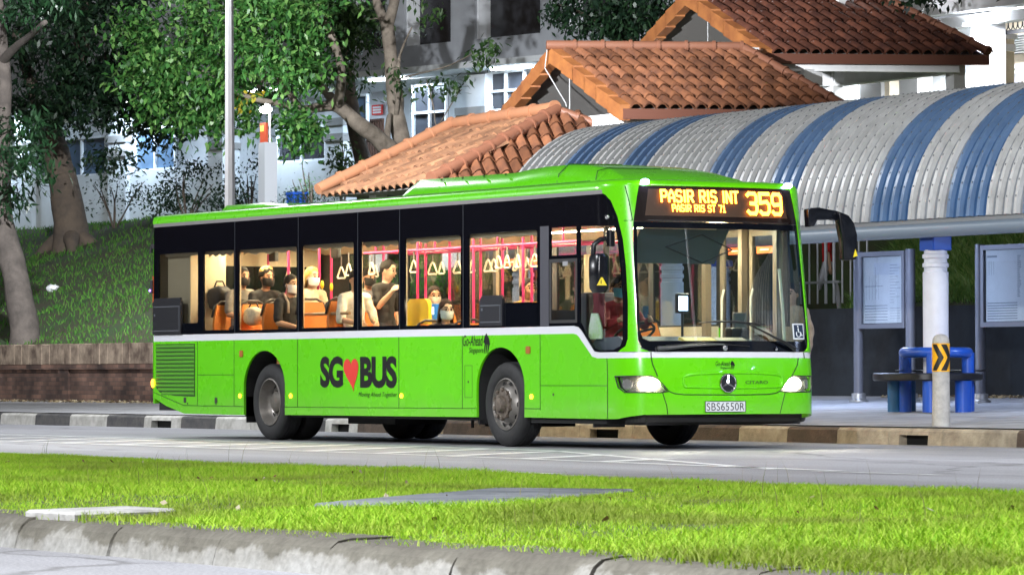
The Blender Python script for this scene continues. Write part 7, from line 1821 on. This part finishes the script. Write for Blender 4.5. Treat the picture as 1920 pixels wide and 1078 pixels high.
# circular bench round the shelter column
t = thing('round_bench', (CX, CY, pave(CY)), 'black topped ring bench with blue legs and blue tube backrest round the white column', 'bench')
z0 = pave(CY)
mb = MB(); mb.lathe([(.30, .42), (.72, .42), (.74, .44), (.74, .51), (.72, .525), (.30, .525), (.30, .42)], (CX-.12, CY-.05, z0), n=40); mb.build('seat', mat('black seat', (.012, .012, .014), .35), t, smooth=40)
mb = MB(); mb.lathe([(.62, .515), (.735, .527), (.74, .535), (.70, .54), (.40, .53)], (CX-.16, CY+.35, z0+.03), n=40, a0=100, a1=260); mb.build('seat', mat('black seat', (.012, .012, .014), .35), t, smooth=40)
mb = MB(); mb.tube([(CX+.43*math.cos(a), CY+.43*math.sin(a), z0+.80) for a in [6.2832*i/36 for i in range(36)]], .07, 12, closed=True); mb.build('backrest', m_blue, t, smooth=180)
for a in (-2.5, -.75, .9, 2.4): mb = MB(); mb.cyl((CX+.43*math.cos(a), CY+.43*math.sin(a), z0), (CX+.43*math.cos(a), CY+.43*math.sin(a), z0+.80), .085, 16); mb.build('backrest_post', m_blue, t, smooth=60)
m_teal = mat('faded blue paint', (.012, .11, .26), .45)
for px_, py_, mm in ((4.62, 8.92, m_teal), (5.50, 8.85, m_blue), (4.30, 9.35, m_teal), (5.62, 9.3, m_blue)): mb = MB(); mb.cyl((px_, py_, z0), (px_, py_, z0+.42), .115, 20); mb.build('leg', mm, t, smooth=60)

# notice boards under the back edge of the shelter
m_al = mat('board frame', (.14, .145, .17), .5, metal=.3)
m_paper = mat('timetable paper', (.62, .64, .66), .6, var=.05, scale=3)
m_print = mat('timetable print', (.22, .24, .27), .7)
m_gl = glass('board glass', (.93, .95, .96), 1.6)
def board(x0, x1, zb_, zt_, label, seed, lines):
    y = 12.8; t = thing('notice_board', ((x0+x1)/2, y, pave(y)), label, 'notice board', 'framed notice boards at the bus stop')
    z0 = pave(y)
    for x in (x0-.03, x1+.03):
        mb = MB(); mb.cyl((x, y, z0), (x, y, zt_+.02), .075, 16); p_ = mb.build('post', m_al, t, smooth=60)
        mb = MB(); mb.lathe([(.15, 0), (.15, .03), (.11, .05), (.11, .13), (.078, .14)], (x, y, z0), n=20); mb.build('post_base', mat('steel base', (.5, .5, .5), .35, metal=.8), p_, smooth=40)
    mb = MB(); fwid = .07
    mb.box((x0+.05, y-.06, zb_), (x1-.05, y-.002, zb_+fwid)); mb.box((x0+.05, y-.06, zt_-fwid), (x1-.05, y-.002, zt_)); mb.box((x0+.05, y-.06, zb_+fwid), (x0+.05+fwid, y-.002, zt_-fwid)); mb.box((x1-.05-fwid, y-.06, zb_+fwid), (x1-.05, y-.002, zt_-fwid)); mb.box((x0+.05, y, zb_), (x1-.05, y+.03, zt_))
    mb.build('frame', m_al, t)
    mb = MB(); mb.box((x0+.13, y-.02, zb_+.08), (x1-.13, y-.006, zt_-.08)); pp = mb.build('timetable', m_paper, t)
    g = random.Random(seed); mb = MB(); yy = y-.0215
    def ln(xa, za, xb, zb2, w=.008):
        if abs(xa-xb) > abs(za-zb2): mb.add([(xa, yy, za-w/2), (xb, yy, za-w/2), (xb, yy, za+w/2), (xa, yy, za+w/2)], [(0, 1, 2, 3)])
        else: mb.add([(xa-w/2, yy, za), (xa+w/2, yy, za), (xa+w/2, yy, zb2), (xa-w/2, yy, zb2)], [(0, 1, 2, 3)])
    lines(ln, g, x0+.15, x1-.15, zb_+.1, zt_-.1)
    mb.build('print', m_print, pp, fixn=False)
    mb = MB(); mb.box((x0+.12, y-.045, zb_+fwid), (x1-.12, y-.04, zt_-fwid)); mb.build('glass', m_gl, t)
def lines1(ln, g, a, c, b0, b1):
    w, h = c-a, b1-b0
    for k in range(6): ln(a+.02, b0+h*(.03+.045*k), a+w*.62, b0+h*(.03+.045*k), .012)
    for k in range(5): ln(a+w*(.06+.08*k)*1.0, b0+h*.35, a+w*(.06+.08*k), b0+h*g.uniform(.5, .9), .006)
    ln(a+.02, b0+h*.56, a+w*.5, b0+h*.56, .01); ln(a+w*.3, b0+h*.56, a+w*.3, b0+h*.86, .008)
    for k in range(14): ln(a+w*.68, b0+h*(.3+.045*k), a+w*(.68+g.uniform(.1, .28)), b0+h*(.3+.045*k), .007)
    for k in range(5): ln(a+w*.68, b0+h*(.05+.04*k), a+w*.95, b0+h*(.05+.04*k), .006)
def lines2(ln, g, a, c, b0, b1):
    w, h = c-a, b1-b0
    for k in range(7): ln(a+.02, b0+h*(.02+.038*k), a+w*.46, b0+h*(.02+.038*k), .014)
    for k in range(22): ln(a+w*.46, b0+h*(.34+.028*k), a+w*(.46+g.uniform(.03, .06)), b0+h*(.34+.028*k), .012)
    for k in range(16): ln(a+w*.58, b0+h*(.08+.05*k), a+w*(.6+g.uniform(.1, .3)), b0+h*(.08+.05*k), .008)
    ln(a+.02, b0+h*.93, a+w*.16, b0+h*.93, .03)
    for k in range(3): ln(a+w*(.04+.035*k), b0+h*.66, a+w*(.04+.035*k), b0+h*.86, .006)
board(-1.60, -.32, 1.53, 2.70, 'narrower framed timetable board left of the white shelter column', 3, lines1)
board(1.46, 3.35, 1.52, 2.72, 'wider framed timetable board right of the white shelter column', 4, lines2)

# small things on the slope
p = p3(98, 474, 14.0); z = hill_z(p.x, p.y)
t = None
mb = MB(); g = random.Random(3); bm = bmesh.new(); bmesh.ops.create_icosphere(bm, subdivisions=3, radius=1)
for v in bm.verts: v.co = Vector((v.co.x*.19, v.co.y*.12, v.co.z*.085))*(1+.45*noise.noise(v.co*2.2)+.2*noise.noise(v.co*6))
mb.add([v.co+Vector((p.x, p.y, z+.07)) for v in bm.verts], [[v.index for v in f.verts] for f in bm.faces]); bm.free()
tag(mb.build('plastic_bag', mat('white plastic', (.75, .77, .8), .4), smooth=180), 'crumpled white plastic bag lying on the dark slope', 'plastic bag')
p = p3(556, 372, 16.4)
t = thing('bin', (p.x, p.y, hill_z(p.x, p.y)), 'small blue lidded bin at the top of the slope beside the orange tiled roof', 'bin')
mb = MB(); zt_ = p3(556, 361, 16.4).z
mb.prism([(-.14, 0), (.14, 0), (.18, zt_-t.location.z-.06), (-.18, zt_-t.location.z-.06)], (p.x, p.y-.15, t.location.z), (1, 0, 0), (0, 0, 1), (0, 1, 0), .3); mb.build('bin_body', m_blue, t)
mb = MB(); mb.box((p.x-.2, p.y-.19, zt_-.06), (p.x+.2, p.y+.19, zt_+.01), bev=.02); mb.build('lid', m_blue, t)
